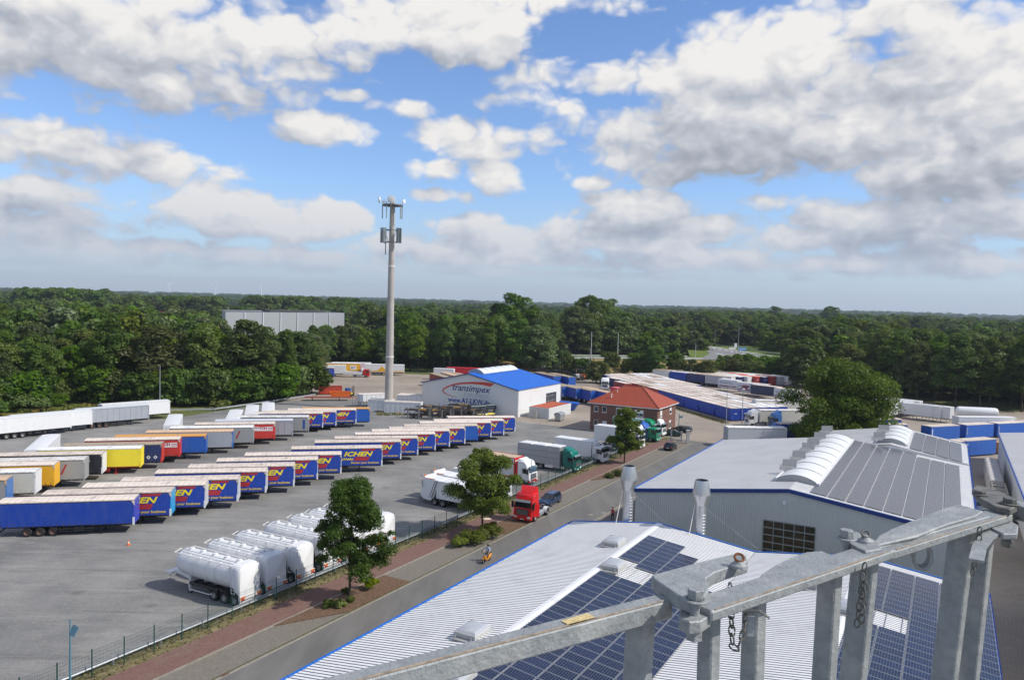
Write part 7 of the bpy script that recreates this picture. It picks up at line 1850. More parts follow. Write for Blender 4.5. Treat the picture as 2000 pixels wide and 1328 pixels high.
for k in range(26):  # bushes added so the shaded gaps between the trunks come out dark
    e_ = [(640, 712), (740, 718), (840, 723), (940, 725), (1050, 732), (1100, 735)]; q = k/26*5; i = int(q); p_ = at(*e_[i]).lerp(at(*e_[i+1]), q-i); p_ = p_*(1.0+8/p_.length)
    plant([9, 8, 9][k % 3], p_.x+tr_rnd.uniform(-2, 2), p_.y, tr_rnd.uniform(5, 8.5), 'added to darken gaps under the woodland behind the mast')
for k in range(22):  # added bushes standing in for the dark void under the canopy
    e_ = [(1700, 752), (1800, 776), (1900, 788), (2020, 792), (2150, 792)]; q = k/22*4; i = int(q); p_ = at(*e_[i]).lerp(at(*e_[i+1]), q-i); p_ = p_*(1.0+16/p_.length)
    plant([9, 8, 9][k % 3], p_.x+tr_rnd.uniform(-2, 2), p_.y, tr_rnd.uniform(6, 9), 'added to darken gaps in the woodland right of the big oak')
grow([(1560, 742), (1640, 748), (1740, 768), (1800, 785), (1880, 795), (1960, 805), (2120, 800), (2300, 790)], 66, 9.5, 68, lambda r, c: 20.5, [0, 1, 4, 0, 5, 3, 2], WR)
grow([(1100, 688), (1200, 688), (1300, 686), (1370, 682)], 60, 11, 30, lambda r, c: 17, [1, 3, 5, 7, 2, 0], WH)
grow([(1480, 668), (1560, 680), (1660, 700), (1800, 715)], 50, 12, 26, lambda r, c: 20, [0, 1, 4, 5], WH)
# woods farther off are one mass each: instanced crowns on scattered points
def far_wood(name, pts, label, mats, big_=1.0):
    """pts: (x, y, height)"""
    src = bpy.data.collections.new(name+' sources')
    protos = []
    for m_ in mats:
        key = ('far', m_)
        if key not in LIB:
            lb = lobes_for('round', 18, 7.0, .8, 50+m_, 22); me = quads_mesh('crown', crown_arrays(lb, 2400, 1.2, 60+m_), LEAF[m_]); LIB[key] = me
        protos.append(LIB[key])
    for i, me in enumerate(protos):
        o = bpy.data.objects.new('crown', me); src.objects.link(o)
    me = bpy.data.meshes.new(name); me.from_pydata([(x, y, 0) for x, y, h in pts], [], [])
    at_ = me.attributes.new('h', 'FLOAT', 'POINT'); at_.data.foreach_set('value', [h/18 for x, y, h in pts])
    ob = bpy.data.objects.new(name, me); COL.objects.link(ob); tag(ob, label, 'woodland', kind='stuff')
    ng = bpy.data.node_groups.new(name, 'GeometryNodeTree'); ng.interface.new_socket('Geometry', in_out='INPUT', socket_type='NodeSocketGeometry'); ng.interface.new_socket('Geometry', in_out='OUTPUT', socket_type='NodeSocketGeometry')
    n = ng.nodes; l = ng.links; gi_ = n.new('NodeGroupInput'); go_ = n.new('NodeGroupOutput'); iop = n.new('GeometryNodeInstanceOnPoints'); ci = n.new('GeometryNodeCollectionInfo')
    ci.inputs['Collection'].default_value = src; ci.inputs['Separate Children'].default_value = True; ci.inputs['Reset Children'].default_value = True
    l.new(gi_.outputs[0], iop.inputs['Points']); l.new(ci.outputs[0], iop.inputs['Instance']); iop.inputs['Pick Instance'].default_value = True
    ri = n.new('FunctionNodeRandomValue'); ri.data_type = 'INT'; ri.inputs['Min'].default_value = 0; ri.inputs['Max'].default_value = len(mats)-1
    l.new(ri.outputs[2], iop.inputs['Instance Index'])
    rr = n.new('FunctionNodeRandomValue'); rr.data_type = 'FLOAT_VECTOR'; rr.inputs[0].default_value = (0, 0, 0); rr.inputs[1].default_value = (.15, .15, 6.28); rr.inputs['Seed'].default_value = 4
    l.new(rr.outputs[0], iop.inputs['Rotation'])
    na = n.new('GeometryNodeInputNamedAttribute'); na.data_type = 'FLOAT'; na.inputs['Name'].default_value = 'h'
    cx = n.new('ShaderNodeCombineXYZ'); l.new(na.outputs[0], cx.inputs[2])
    mm = n.new('ShaderNodeMath'); mm.operation = 'POWER'; l.new(na.outputs[0], mm.inputs[0]); mm.inputs[1].default_value = .7
    m3 = n.new('ShaderNodeMath'); m3.operation = 'MULTIPLY'; l.new(mm.outputs[0], m3.inputs[0]); m3.inputs[1].default_value = big_
    l.new(m3.outputs[0], cx.inputs[0]); l.new(m3.outputs[0], cx.inputs[1]); l.new(cx.outputs[0], iop.inputs['Scale'])
    l.new(iop.outputs[0], go_.inputs[0]); md = ob.modifiers.new('scatter', 'NODES'); md.node_group = ng
    return ob
fr_ = random.Random(33)
from mathutils import noise as mnoise
def wooded(x, y, s, th): return mnoise.noise(Vector((x/s, y/s, 3.3)))+.5*mnoise.noise(Vector((x/s*2.7, y/s*2.7, 9.1))) > th
KEEP = []
def in_field(x, y):
    d = math.hypot(x, y); a = math.degrees(math.atan2(x, y))
    return (-34 < a < -30.6 and 780 < d < 1250) or (-22.6 < a < -19.2 and 430 < d < 740) or (-14.5 < a < -8.6 and 1000 < d < 1750) or (-32 < a < -29.3 and 300 < d < 520) or (7 < a < 10 and 2200 < d < 3400)
def clear_of(x, y):
    """keep clear: yard, highway, the far buildings and their fields"""
    d = math.hypot(x, y)
    a = math.degrees(math.atan2(x, y))
    if -20.5 < a < -10.5 and 300 < d < 690: return False
    if -32 < a < -25 and 380 < d < 480: return False
    if (-22.8 < a < -20 and 430 < d < 720) or (-33.5 < a < -29.5 and 600 < d < 800): return False
    if -28 < a < -22 and 560 < d < 700: return False
    if -32 < a < -29.0 and 330 < d < 450: return False
    return True
pts = []
a = -46.0
# 250 - 700 m
while len(pts) < 2300:
    an = R_(fr_.uniform(-44, 46)); d = math.sqrt(fr_.uniform(250**2, 760**2)); x, y = d*math.sin(an), d*math.cos(an)
    u, r = x*UV_.x+y*UV_.y, x*RV_.x+y*RV_.y
    px = PW/2+F_PX*math.tan(an)
    # distance at which each zone starts
    lim = 255 if px < 590 else (405 if px < 1090 else (415 if px < 1380 else (520 if px < 1500 else (430 if px < 1560 else 290))))
    if px < 590 and d < 270 and px > 300: continue
    if d < lim or not clear_of(x, y) or in_field(x, y): continue
    if d > 480 and not wooded(x, y, 150, -.22): continue
    pts.append((x, y, (14+9*max(0, min(1, .5+mnoise.noise(Vector((x/60, y/60, 1.7)))*1.1))+fr_.uniform(-3, 2.5))*(1 if px > 600 else .95)))
far_wood('woodland', pts, 'mixed green woodland closing the view behind the nearer trees', [0, 1, 2, 0, 3, 1], 1.15)
pts = []
while len(pts) < 5200:
    an = R_(fr_.uniform(-46, 48)); d = fr_.uniform(740**.5, 3600**.5)**2; x, y = d*math.sin(an), d*math.cos(an)
    if not wooded(x, y*.55, 420, -.02) or in_field(x, y): continue
    pts.append((x, y, 13+10*max(0, min(1, .5+mnoise.noise(Vector((x/110, y/110, 5.7)))*1.2))+fr_.uniform(-2, 3)))
for (pa, pb, d0, d1, n_, h_) in ((40, 200, 690, 760, 120, 29), (190, 430, 760, 860, 110, 25), (480, 690, 760, 900, 140, 27), (0, 60, 800, 900, 60, 22)):
    for k in range(n_):
        px = fr_.uniform(pa, pb); an = math.atan((px-1000)/F_PX); d = fr_.uniform(d0, d1)/math.cos(an); pts.append((d*math.sin(an), d*math.cos(an), fr_.uniform(h_*.85, h_*1.05)))
far_wood('distant_woodland', pts, 'darker green woods and hedgerows between the far fields', [0, 1, 0, 3], 1.25)
pts = []
for k in range(5200):
    an = R_(fr_.uniform(-46, 48)); d = fr_.choice((3700, 4300, 5100, 6000, 7000))+fr_.uniform(-180, 180); x, y = d*math.sin(an), d*math.cos(an)
    if wooded(x, y*.8, 900, -.22): pts.append((x, y, fr_.uniform(20, 32)*(1+.25*(d > 5500))))
far_wood('horizon_woodland', pts, 'thin blue green line of woods along the horizon', [0, 1], 2.6)

# ---- street trees and the big oak, with fine leaves
def fine_tree(name, label, px, py, H, R, base, seed, mat, nl, size, kind='round', r0=.13, n=46, lean=0, cat='tree', wide=1.0):
    p = at(px, py); t = thing(name, label, cat, (p.x, p.y, .02)); r = random.Random(seed); L = []
    for k in range(n):
        f = (k+.5)/n; z = base+(H-base)*(.06+.86*f); tt = (z-base)/(H-base)
        env = (math.sin(math.pi*min(1, (tt*.80+.16)))**.75) if kind == 'round' else math.sqrt(max(.04, 1-(2*tt-.62)**2*.62))*(1.0-.35*tt)
        a = k*2.399+r.uniform(-.6, .6); q = R*env*r.uniform(.15, .92); s = R*r.uniform(.17, .30)
        L.append((q*math.cos(a), q*math.sin(a), z+r.uniform(-.04, .04)*H, s))
    for k in range(14):   # twigs that break the outline
        l = r.choice(L); a = r.uniform(0, 6.28); L.append((l[0]*1.12+R*.16*math.cos(a), l[1]*1.12+R*.16*math.sin(a), l[2]+R*r.uniform(.0, .22), R*r.uniform(.07, .13)))
    me = quads_mesh('crown', crown_arrays(L, nl, size, seed, .3, .8), LEAF[mat]); o = bpy.data.objects.new('crown', me); COL.objects.link(o); o.parent = t
    b = MB(); top = base+(H-base)*.8
    b.tube([(0, 0, 0), (.04, 0, base*.6), (0, .04, base), (.1, 0, (base+top)/2), (0, 0, top)], [r0*1.3, r0, r0*.9, r0*.55, r0*.15], BARK, 10)
    for l in L[::2]:
        z0 = max(base*.95, l[2]-math.hypot(l[0], l[1])*.9); b.tube([(0, 0, min(z0, top)), (l[0]*.5, l[1]*.5, (z0+l[2])/2+.1), (l[0], l[1], l[2])], [r0*.38, r0*.2, r0*.06], BARK, 5)
    b.build('trunk', t, smooth=True); return t
fine_tree('street_tree', 'young oak in the mulch bed in front of the silo trailers', 682, 1172, 11.0, 4.0, 2.4, 5, 5, 42000, .20, 'upright')
fine_tree('street_tree', 'street tree in front of the white refuse trucks, yellowish at its right side', 941, 1042, 9.3, 4.5, 2.2, 8, 6, 44000, .215, 'round')
fine_tree('street_tree', 'street tree in front of the lorries by the brick office', 1219, 905, 9.6, 3.4, 1.9, 13, 6, 26000, .27, 'round')
fine_tree('oak_tree', 'big spreading oak beyond the grey hall roof among the trailers', 1638, 872, 16.4, 11.6, .3, 17, 7, 90000, .42, 'round', r0=.55, n=80)
# shrubs in the planting beds and weeds
def shrub(px, py, H, R, seed, mat, label, nl=2500, size=.17):
    p = at(px, py); t = thing('shrub', label, 'shrub', (p.x, p.y, .12)); r = random.Random(seed)
    L = [(R*.7*math.cos(k*2.4)*r.random(), R*.7*math.sin(k*2.4)*r.random(), H*r.uniform(.25, .75), R*r.uniform(.25, .42)) for k in range(16)]
    me = quads_mesh('foliage', crown_arrays(L, nl, size, seed, .5, .6), LEAF[mat]); o = bpy.data.objects.new('foliage', me); COL.objects.link(o); o.parent = t
    b = MB(); [b.tube([(0, 0, -.1), (l[0]*.5, l[1]*.5, l[2]*.6), (l[0], l[1], l[2])], [.03, .02, .01], BARK, 4) for l in L[:8]]; b.build('stems', t); return t
shrub(958, 1049, 1.5, 1.7, 1, 4, 'yellow green shrub under the street tree, on its right', 5000); shrub(925, 1062, 1.3, 1.7, 2, 4, 'yellow green shrub under the street tree, in the middle', 5000); shrub(898, 1068, .9, 1.2, 3, 4, 'low yellow green shrub at the left end of the bed', 3500)
shrub(942, 1055, 1.3, 1.3, 12, 4, 'yellow green shrub in front of the trunk of the second street tree', 3500)
shrub(722, 1152, 1.1, 1.0, 4, 4, 'yellow green shrub at the right end of the first mulch bed'); shrub(640, 1187, .6, .7, 5, 4, 'small yellow green shrub at the left of the first mulch bed'); shrub(662, 1187, .55, .7, 6, 4, 'small yellow green shrub in the middle of the first mulch bed')
shrub(684, 1178, .5, .5, 7, 4, 'small yellow green shrub at the trunk of the first street tree'); shrub(676, 1160, .5, .5, 8, 2, 'thin olive shrub behind the first street tree'); shrub(1208, 930, .9, 1.4, 9, 4, 'yellow brown shrub left of the left exhaust stack'); shrub(1190, 934, .5, 1.0, 10, 2, 'low dry shrub in the third bed')
shrub(1212, 895, 2.6, .9, 14, 1, 'leafy suckers around the trunk of the third street tree', 3500, .25)
def wild(px, py, H, R, mat, label, seed): 
    t = shrub(px, py, H, R, seed, mat, label, 2600, .5); t.name = 'bush'; return t
for k, (px, py, H, R, mat, lb) in enumerate(((18, 800, 4.5, 3.4, 4, 'bright green bush at the left edge by the grass'), (55, 803, 3.6, 4.5, 3, 'drooping pale green willow bush at the left edge'), (-5, 812, 4, 3, 1, 'mid green bush cut by the left edge'),
                                          (78, 800, 2.6, 3, 3, 'small pale willow bush behind the white trailers'), (370, 794, 2, 3, 1, 'low bush under the woodland right of the white trailer'), (430, 798, 1.6, 2.5, 2, 'low olive bush behind the guard rail'), (115, 797, 3, 3, 0, 'dark bush at the woodland edge behind the white trailers'))):
    wild(px, py, H, R, mat, lb, 30+k)
b = MB(); ROUGH = M('rough meadow grass', (.13, .15, .035), .95, var=.4, vs=.3, dirt=(.30, .17, .05), ds=.25, da=.8, spec=.1)
b.poly([at(-300, 880, .0)+Vector((0, 0, .006)), at(-10, 836)+Vector((0, 0, .006)), at(150, 812)+Vector((0, 0, .006)), at(330, 806)+Vector((0, 0, .006)), at(600, 775)+Vector((0, 0, .006)), at(600, 768)+Vector((0, 0, .006)), at(330, 790)+Vector((0, 0, .006)), at(100, 780)+Vector((0, 0, .006)), at(-300, 800)+Vector((0, 0, .006))], ROUGH)
structure('meadow', b, 'rough meadow grass along the back of the yard', fix=False)
# grass tufts as ground cover
def tufts(name, region, n, h, label, mat):
    rg = random.Random(77); b = MB(); 
    for k in range(n):
        p = region(rg); a = rg.uniform(0, 3.14); hh = h*rg.uniform(.5, 1.3); c, s_ = math.cos(a)*hh*.8, math.sin(a)*hh*.8
        b.poly([(p.x-c, p.y-s_, p.z), (p.x+c, p.y+s_, p.z), (p.x+c*.7+rg.uniform(-.1, .1), p.y+s_*.7, p.z+hh), (p.x-c*.8, p.y-s_*.8+rg.uniform(-.1, .1), p.z+hh*.8)], mat)
    o = b.build(name, fix=False); tag(o, label, 'grass', kind='stuff')
TUFT = M('grass blades', (.15, .15, .05), .9, var=.5, vs=.6, dirt=(.25, .19, .07), ds=.5, da=.8, spec=.1)
tufts('verge_grass', lambda q: ur(q.uniform(20, 150), q.uniform(-53.2, -51.05) if q.random() < .7 else q.gauss(-52.6, .3), .05), 5000, .10, 'tufts of dry and green grass along the yard fence', TUFT)
tufts('meadow_grass', lambda q: at(q.uniform(-20, 330), q.uniform(789, 806)), 3500, .7, 'tall rough grass behind the white trailers', ROUGH)
tufts('mast_grass', lambda q: at(q.uniform(735, 800), q.uniform(803, 812)), 500, .2, 'green weeds around the foot of the mast', TUFT)
tufts('container_grass', lambda q: (lambda f, o: at(1232+196*f, 770+57*f)+Vector((-2.2*o, -.6*o, 0)))(q.random(), q.random()), 2200, .16, 'strip of grass along the blue swap bodies', TUFT)
# ------------------------------------------------------------------ fence, lamps, signs, far buildings, turbines
t = thing('yard_fence', 'long dark green mesh fence between the yard and the footpath', 'fence', ur(0, -51.95), rotz(28.9))
us = [14+2.5*k for k in range(58)]
b = MB(); b.box(-.03, .03, -.03, .03, 0, 2.05, POSTG); b.box(-.035, .035, -.035, .035, 2.05, 2.08, BLACK); po = b.build('post', t); po.location = (us[0], 0, .05)
for u in us[1:]: part(po, t, (u, 0, .05))
b = MB()
for k in range(8): z = .12+k*.26; b.box(-1.22, 1.22, -.006, .006, z, z+.010, POSTG)
for k in range(24): x = -1.2+k*.1043; b.box(x, x+.005, -.004, .004, .05, 1.98, POSTG)
pn = b.build('mesh_panel', t); pn.location = (us[0]+1.25, 0, .05)
for u in us[1:-1]: part(pn, t, (u+1.25, 0, .05))
# gate at the end of the road
g_ = thing('gate', 'open green metal gate with square posts at the end of the road', 'gate', at(1331, 862), rotz(28.9+90))
b = MB(); b.box(-.12, .12, -.12, .12, 0, 2.1, GREYV); q = b.build('post', g_); part(q, g_, (-2.2, 0, 0))
b = MB(); 
for z in (.15, 1.0, 1.9): b.box(-2.1, -.1, -.03, .03, z, z+.06, POSTG)
for k in range(14): b.box(-2.1+k*.15, -2.08+k*.15, -.01, .01, .15, 1.9, POSTG)
b.build('leaf', g_)
t = thing('gate_post', 'pale concrete gate post beside the road end', 'gate post', at(1343, 866)); b = MB(); b.box(-.3, .3, -.3, .3, 0, 2.6, M('pale concrete', (.48, .46, .43), .8, var=.1, vs=3)); b.build('shaft', t); b = MB(); b.box(-.36, .36, -.36, .36, 2.6, 2.72, MATS['pale concrete']); b.build('cap', t)
t = thing('fence', 'short green fence with a dark post behind the grey hall', 'fence', at(1436, 862), rotz(80)); b = MB(); b.box(-.15, .15, -.15, .15, 0, 2.4, POSTG); b.build('post', t); b = MB()
for k in range(40): b.box(.2+k*.22, .23+k*.22, -.01, .01, .1, 1.8, POSTG)
for z in (.15, 1.7): b.box(.2, 9, -.02, .02, z, z+.05, POSTG)
b.build('railing', t)
LAMP = M('lamp post grey', (.36, .37, .38), .5, .4)
def pole(px, py, H, label, name='lamp_post', m=LAMP, r=.08, z=0, head='ball', cat='lamp post'):
    t = thing(name, label, cat, at(px, py, z)); b = MB(); b.tube([(0, 0, 0), (0, 0, H)], [r*1.3, r*.7], m, 8); b.build('post', t)
    b = MB()
    if head == 'ball': b.lathe([(0, H+.45), (.25, H+.4), (.34, H+.2), (.25, H), (.1, H-.05)], M('lamp glass', (.55, .58, .6), .2), 12)
    elif head == 'arm': b.box(-.15, 1.1, -.13, .13, H-.05, H+.1, m)
    elif head == 'flat': b.box(-.5, .5, -.3, .3, H, H+.15, m)
    b.build('lamp_head', t); return t
pole(1418, 830, 8.9, 'tall thin lamp post at the corner of the blue swap bodies, left one', head='arm')
pole(1448, 852, 9.9, 'lamp post with a round head in front of the blue swap bodies')
BLUEP = M('grey blue painted pole', (.10, .22, .28), .5)
t = pole(137, 1352, 5.1, 'grey blue post with a small square sign at the bottom left', 'sign_post', BLUEP, .07, head='none', cat='sign post'); [bpy.data.objects.remove(c) for c in list(t.children) if c.name.startswith('lamp_head')]
b = MB(); b.box(-.02, .02, -.33, .33, -.33, .33, BLUEP); o = b.build('sign', t); o.location = (.30, -.1, 4.35); o.rotation_euler = (R_(8), R_(28), R_(60))
t = pole(1325, 853, 4.9, 'green post with a small blue sign outside the yard gate', 'sign_post', POSTG, .07, head='none', cat='sign post'); [bpy.data.objects.remove(c) for c in list(t.children) if c.name.startswith('lamp_head')]
b = MB(); b.box(0, .75, -.02, .02, 4.0, 4.45, BLUEP); b.build('sign', t)
t = pole(1037, 960, 4.8, 'grey blue post in front of the red framed lorry', 'sign_post', BLUEP, .06, head='none', cat='sign post'); [bpy.data.objects.remove(c) for c in list(t.children) if c.name.startswith('lamp_head')]
b = MB(); b.obox((0, 0, 3.6), (.7, .2, 3.4), .02, .4, BLUEP); b.build('sign', t)
for px, pt, n_ in ((1154, 654, 'left'), (1206, 657, 'middle')):
    pole(px, 704, 11.5, 'tall pale post beside the highway, %s one' % n_, r=.13, z=he, head='none', m=M('pale post', (.55, .54, .50), .6))
pole(1151, 742, 11, 'thin lamp post below the embankment', head='flat'); pole(1358, 698, 6, 'short pale post beside the slip road', r=.12, z=he, head='none', m=MATS['pale post'])
pole(1396, 672, 8, 'lamp post at the far end of the slip road', z=he, head='flat', r=.15); pole(1441, 700, 13.5, 'tall lamp post on the grass island of the slip road', z=he, head='arm', r=.13)
pole(132, 655, 12, 'floodlight post among the trees at the left', head='flat', r=.2, m=MATS['pale post']); pole(312, 808, 11, 'thin post in the woodland edge', head='none', r=.1)
t = thing('road_sign', 'blue road sign beside the slip road', 'road sign', at(1449, 692, he), .2); b = MB(); b.box(-2.3, 2.3, -.06, .06, 1.8, 3.4, M('blue sign face', (.05, .22, .50), .4)); b.box(-2.1, 2.1, -.075, -.06, 2.5, 2.7, LTWHITE); b.build('panel', t); b = MB(); b.box(-1.5, -1.35, -.05, .05, 0, 1.8, GREYV); p0 = b.build('post', t); part(p0, t, (2.85, 0, 0))
t = thing('road_sign', 'white direction sign left of the blue sign on the slip road', 'road sign', at(1433, 690, he), .2); b = MB(); b.box(-2.6, 1.0, -.06, .06, 2.0, 2.9, M('white sign face', (.7, .7, .68), .5)); b.box(.2, 1.6, -.06, .06, 2.9, 5.0, MATS['white sign face']); b.build('panel', t); b = MB(); b.box(-.1, .1, -.05, .05, 0, 2.0, GREYV); b.build('post', t)
# far grey logistics hall
c0 = at(438, 655); c1 = at(650, 651)
t = thing('logistics_hall', 'large pale grey box shaped hall far behind the left woodland', 'hall')
FH = M('far hall grey cladding', (.33, .345, .36), .6, var=.04, vs=.05); FHW = M('far hall white cladding', (.75, .76, .78), .6)
Lc = at(437, 640); dd = Lc.length; A_ = at(440, 655); B2 = at(672, 651); Dv = (B2-A_).normalized(); Nv = Vector((-Dv.y, Dv.x, 0)); hh = 15.8
b = MB(); q4 = [A_, B2, B2+Nv*60+Dv*18, A_+Nv*60+Dv*34]
b.poly([(p.x, p.y, z) for p, z in ((q4[0], 0), (q4[1], 0), (q4[1], hh), (q4[0], hh))], FH); b.poly([(p.x, p.y, z) for p, z in ((q4[1], 0), (q4[2], 0), (q4[2], hh), (q4[1], hh))], FHW)
b.poly([(p.x, p.y, z) for p, z in ((q4[2], 0), (q4[3], 0), (q4[3], hh), (q4[2], hh))], FH); b.poly([(p.x, p.y, z) for p, z in ((q4[3], 0), (q4[0], 0), (q4[0], hh), (q4[3], hh))], FH); b.poly([(p.x, p.y, hh-.4) for p in q4], M('dark flat roof', (.07, .075, .085), .8)); b.build('walls', t, fix=False)
b = MB()
for k in range(1, 7): p = A_+Dv*(k*.1428*(B2-A_).length); b.obox(p-Nv*.3, p-Nv*.3+Vector((0, 0, hh)), .9, .4, FHW, up=(1, 0, 0))
b.build('downpipes', t)
b = MB(); p = A_+Dv*45+Nv*20; b.obox(p+Vector((0, 0, hh+.6)), p+Dv*50+Vector((0, 0, hh+.6)), 10, 1.4, DARK); b.build('roof_unit', t)
def farhouse(px, py, w, d_, h, roofc, az_, lb, wall=WHITE, rh=2.5):
    t = thing('house', lb, 'house', at(px, py), rotz(az_)); b = MB(); b.box(-w/2, w/2, -d_/2, d_/2, 0, h, wall); b.build('wall', t)
    b = MB(); b.prism([(-d_/2-.4, h), (0, h+rh), (d_/2+.4, h)], -w/2-.4, w/2+.4, roofc, 'x'); b.build('roof', t)
    b = MB(); b.box(-.5, .5, -.03, .03, 0, 1.3, GLASSL); q = b.build('window', t); q.location = (-w/4, -d_/2-.01, h-2.2)
    for x in (0, w/4): part(q, t, (x, -d_/2-.01, h-2.2))
TR_ = M('far red roof', (.42, .10, .05), .8, var=.1, vs=.5)
farhouse(85, 668, 13, 9, 14, M('bright red roof edge', (.5, .03, .03), .6), 100, 'white house with a red roof edge among the left trees', rh=1.0)
farhouse(312, 634, 18, 10, 9, TR_, 60, 'orange roofed farmhouse among trees at the left', M('orange wall', (.45, .2, .12), .8)); farhouse(1072, 655, 26, 12, 9, TR_, 80, 'white house with orange roof behind the big trees', rh=3.5)
farhouse(695, 616, 40, 14, 7, TR_, 80, 'long red roofed farm building behind the mast', M('brick far wall', (.38, .16, .1), .8), rh=5); farhouse(725, 617, 30, 14, 6, M('brown far roof', (.22, .14, .10), .8), 95, 'brown roofed barn right of the red farm building', rh=5); farhouse(820, 626, 14, 10, 5, FHW, 90, 'small white roofed shed far behind the mast')
farhouse(1420, 600, 30, 16, 8, FHW, 90, 'white shed on the far horizon right of centre')
# stubble fields in the distance
STUB = M('pale stubble field', (.36, .27, .13), .95, var=.2, vs=.02, spec=.05); GRF = M('green pasture', (.12, .17, .04), .95, var=.2, vs=.02, spec=.05)
def field(pp, m, lb):
    b = MB(); b.poly([at(*p)+Vector((0, 0, .03)) for p in pp], m); structure('field', b, lb, fix=False)
field([(0, 606), (60, 606), (140, 614), (60, 622), (-30, 618)], STUB, 'pale stubble field at the far left'); field([(385, 634), (440, 632), (470, 640), (400, 646)], STUB, 'dry field left of the grey far hall')
field([(620, 606), (760, 604), (760, 612), (640, 616)], STUB, 'stubble field behind the mast'); field([(1210, 600), (1260, 600), (1265, 603.5), (1205, 604)], STUB, 'thin stubble field near the horizon')
# wind turbines
TW_ = M('turbine white', (.72, .74, .78), .5)
def turbine(px, ytop, ybase, dist, lb, rot):
    an = math.atan((px-1000)/F_PX); x, y = dist*math.sin(an), dist*math.cos(an)
    sc_ = dist*math.cos(an)/F_PX; yh = 591+.0267*(px-1000); H = CAM_H+(yh-ytop)*sc_
    t = thing('wind_turbine', lb, 'wind turbine', (x, y, 0), -an+rot*.1, 'wind turbines on the horizon'); b = MB(); b.tube([(0, 0, 0), (0, 0, H)], [3.2, 1.8], TW_, 10); b.build('tower', t)
    b = MB(); b.box(-1.8, 1.8, -3, 5, H-1.5, H+2, TW_); b.build('nacelle', t)
    for k in range(3):
        a = rot+k*2.094; R2 = H*.40; c, s_ = math.sin(a), math.cos(a)
        b = MB(); b.loft([[(0, -3.4, -1.3), (0, -3.0, -1.3), (0, -3.0, 1.3), (0, -3.4, 1.3)], [(R2*.3, -3.5, -1.6), (R2*.3, -3.0, -1.4), (R2*.3, -3.0, 1.4), (R2*.3, -3.5, 1.0)], [(R2, -3.3, -.3), (R2, -3.1, -.3), (R2, -3.1, .3), (R2, -3.3, .3)]], TW_)
        o = b.build('blade', t); o.location = (0, 0, H); o.rotation_euler = (0, -a, 0)
turbine(328, 555, 572, 4200, 'wind turbine left of the three larger ones on the horizon', .3); turbine(419, 555, 575, 4200, 'wind turbine in the middle of the three larger ones', 1.2); turbine(508, 557, 576, 4200, 'wind turbine right of the three larger ones', .2)
turbine(249, 566, 572, 7500, 'tiny wind turbine, leftmost far one', .5); turbine(279, 566.5, 573, 7500, 'tiny wind turbine, middle far one', .9); turbine(291, 567.5, 573, 8000, 'tiny wind turbine, rightmost far one', .1)

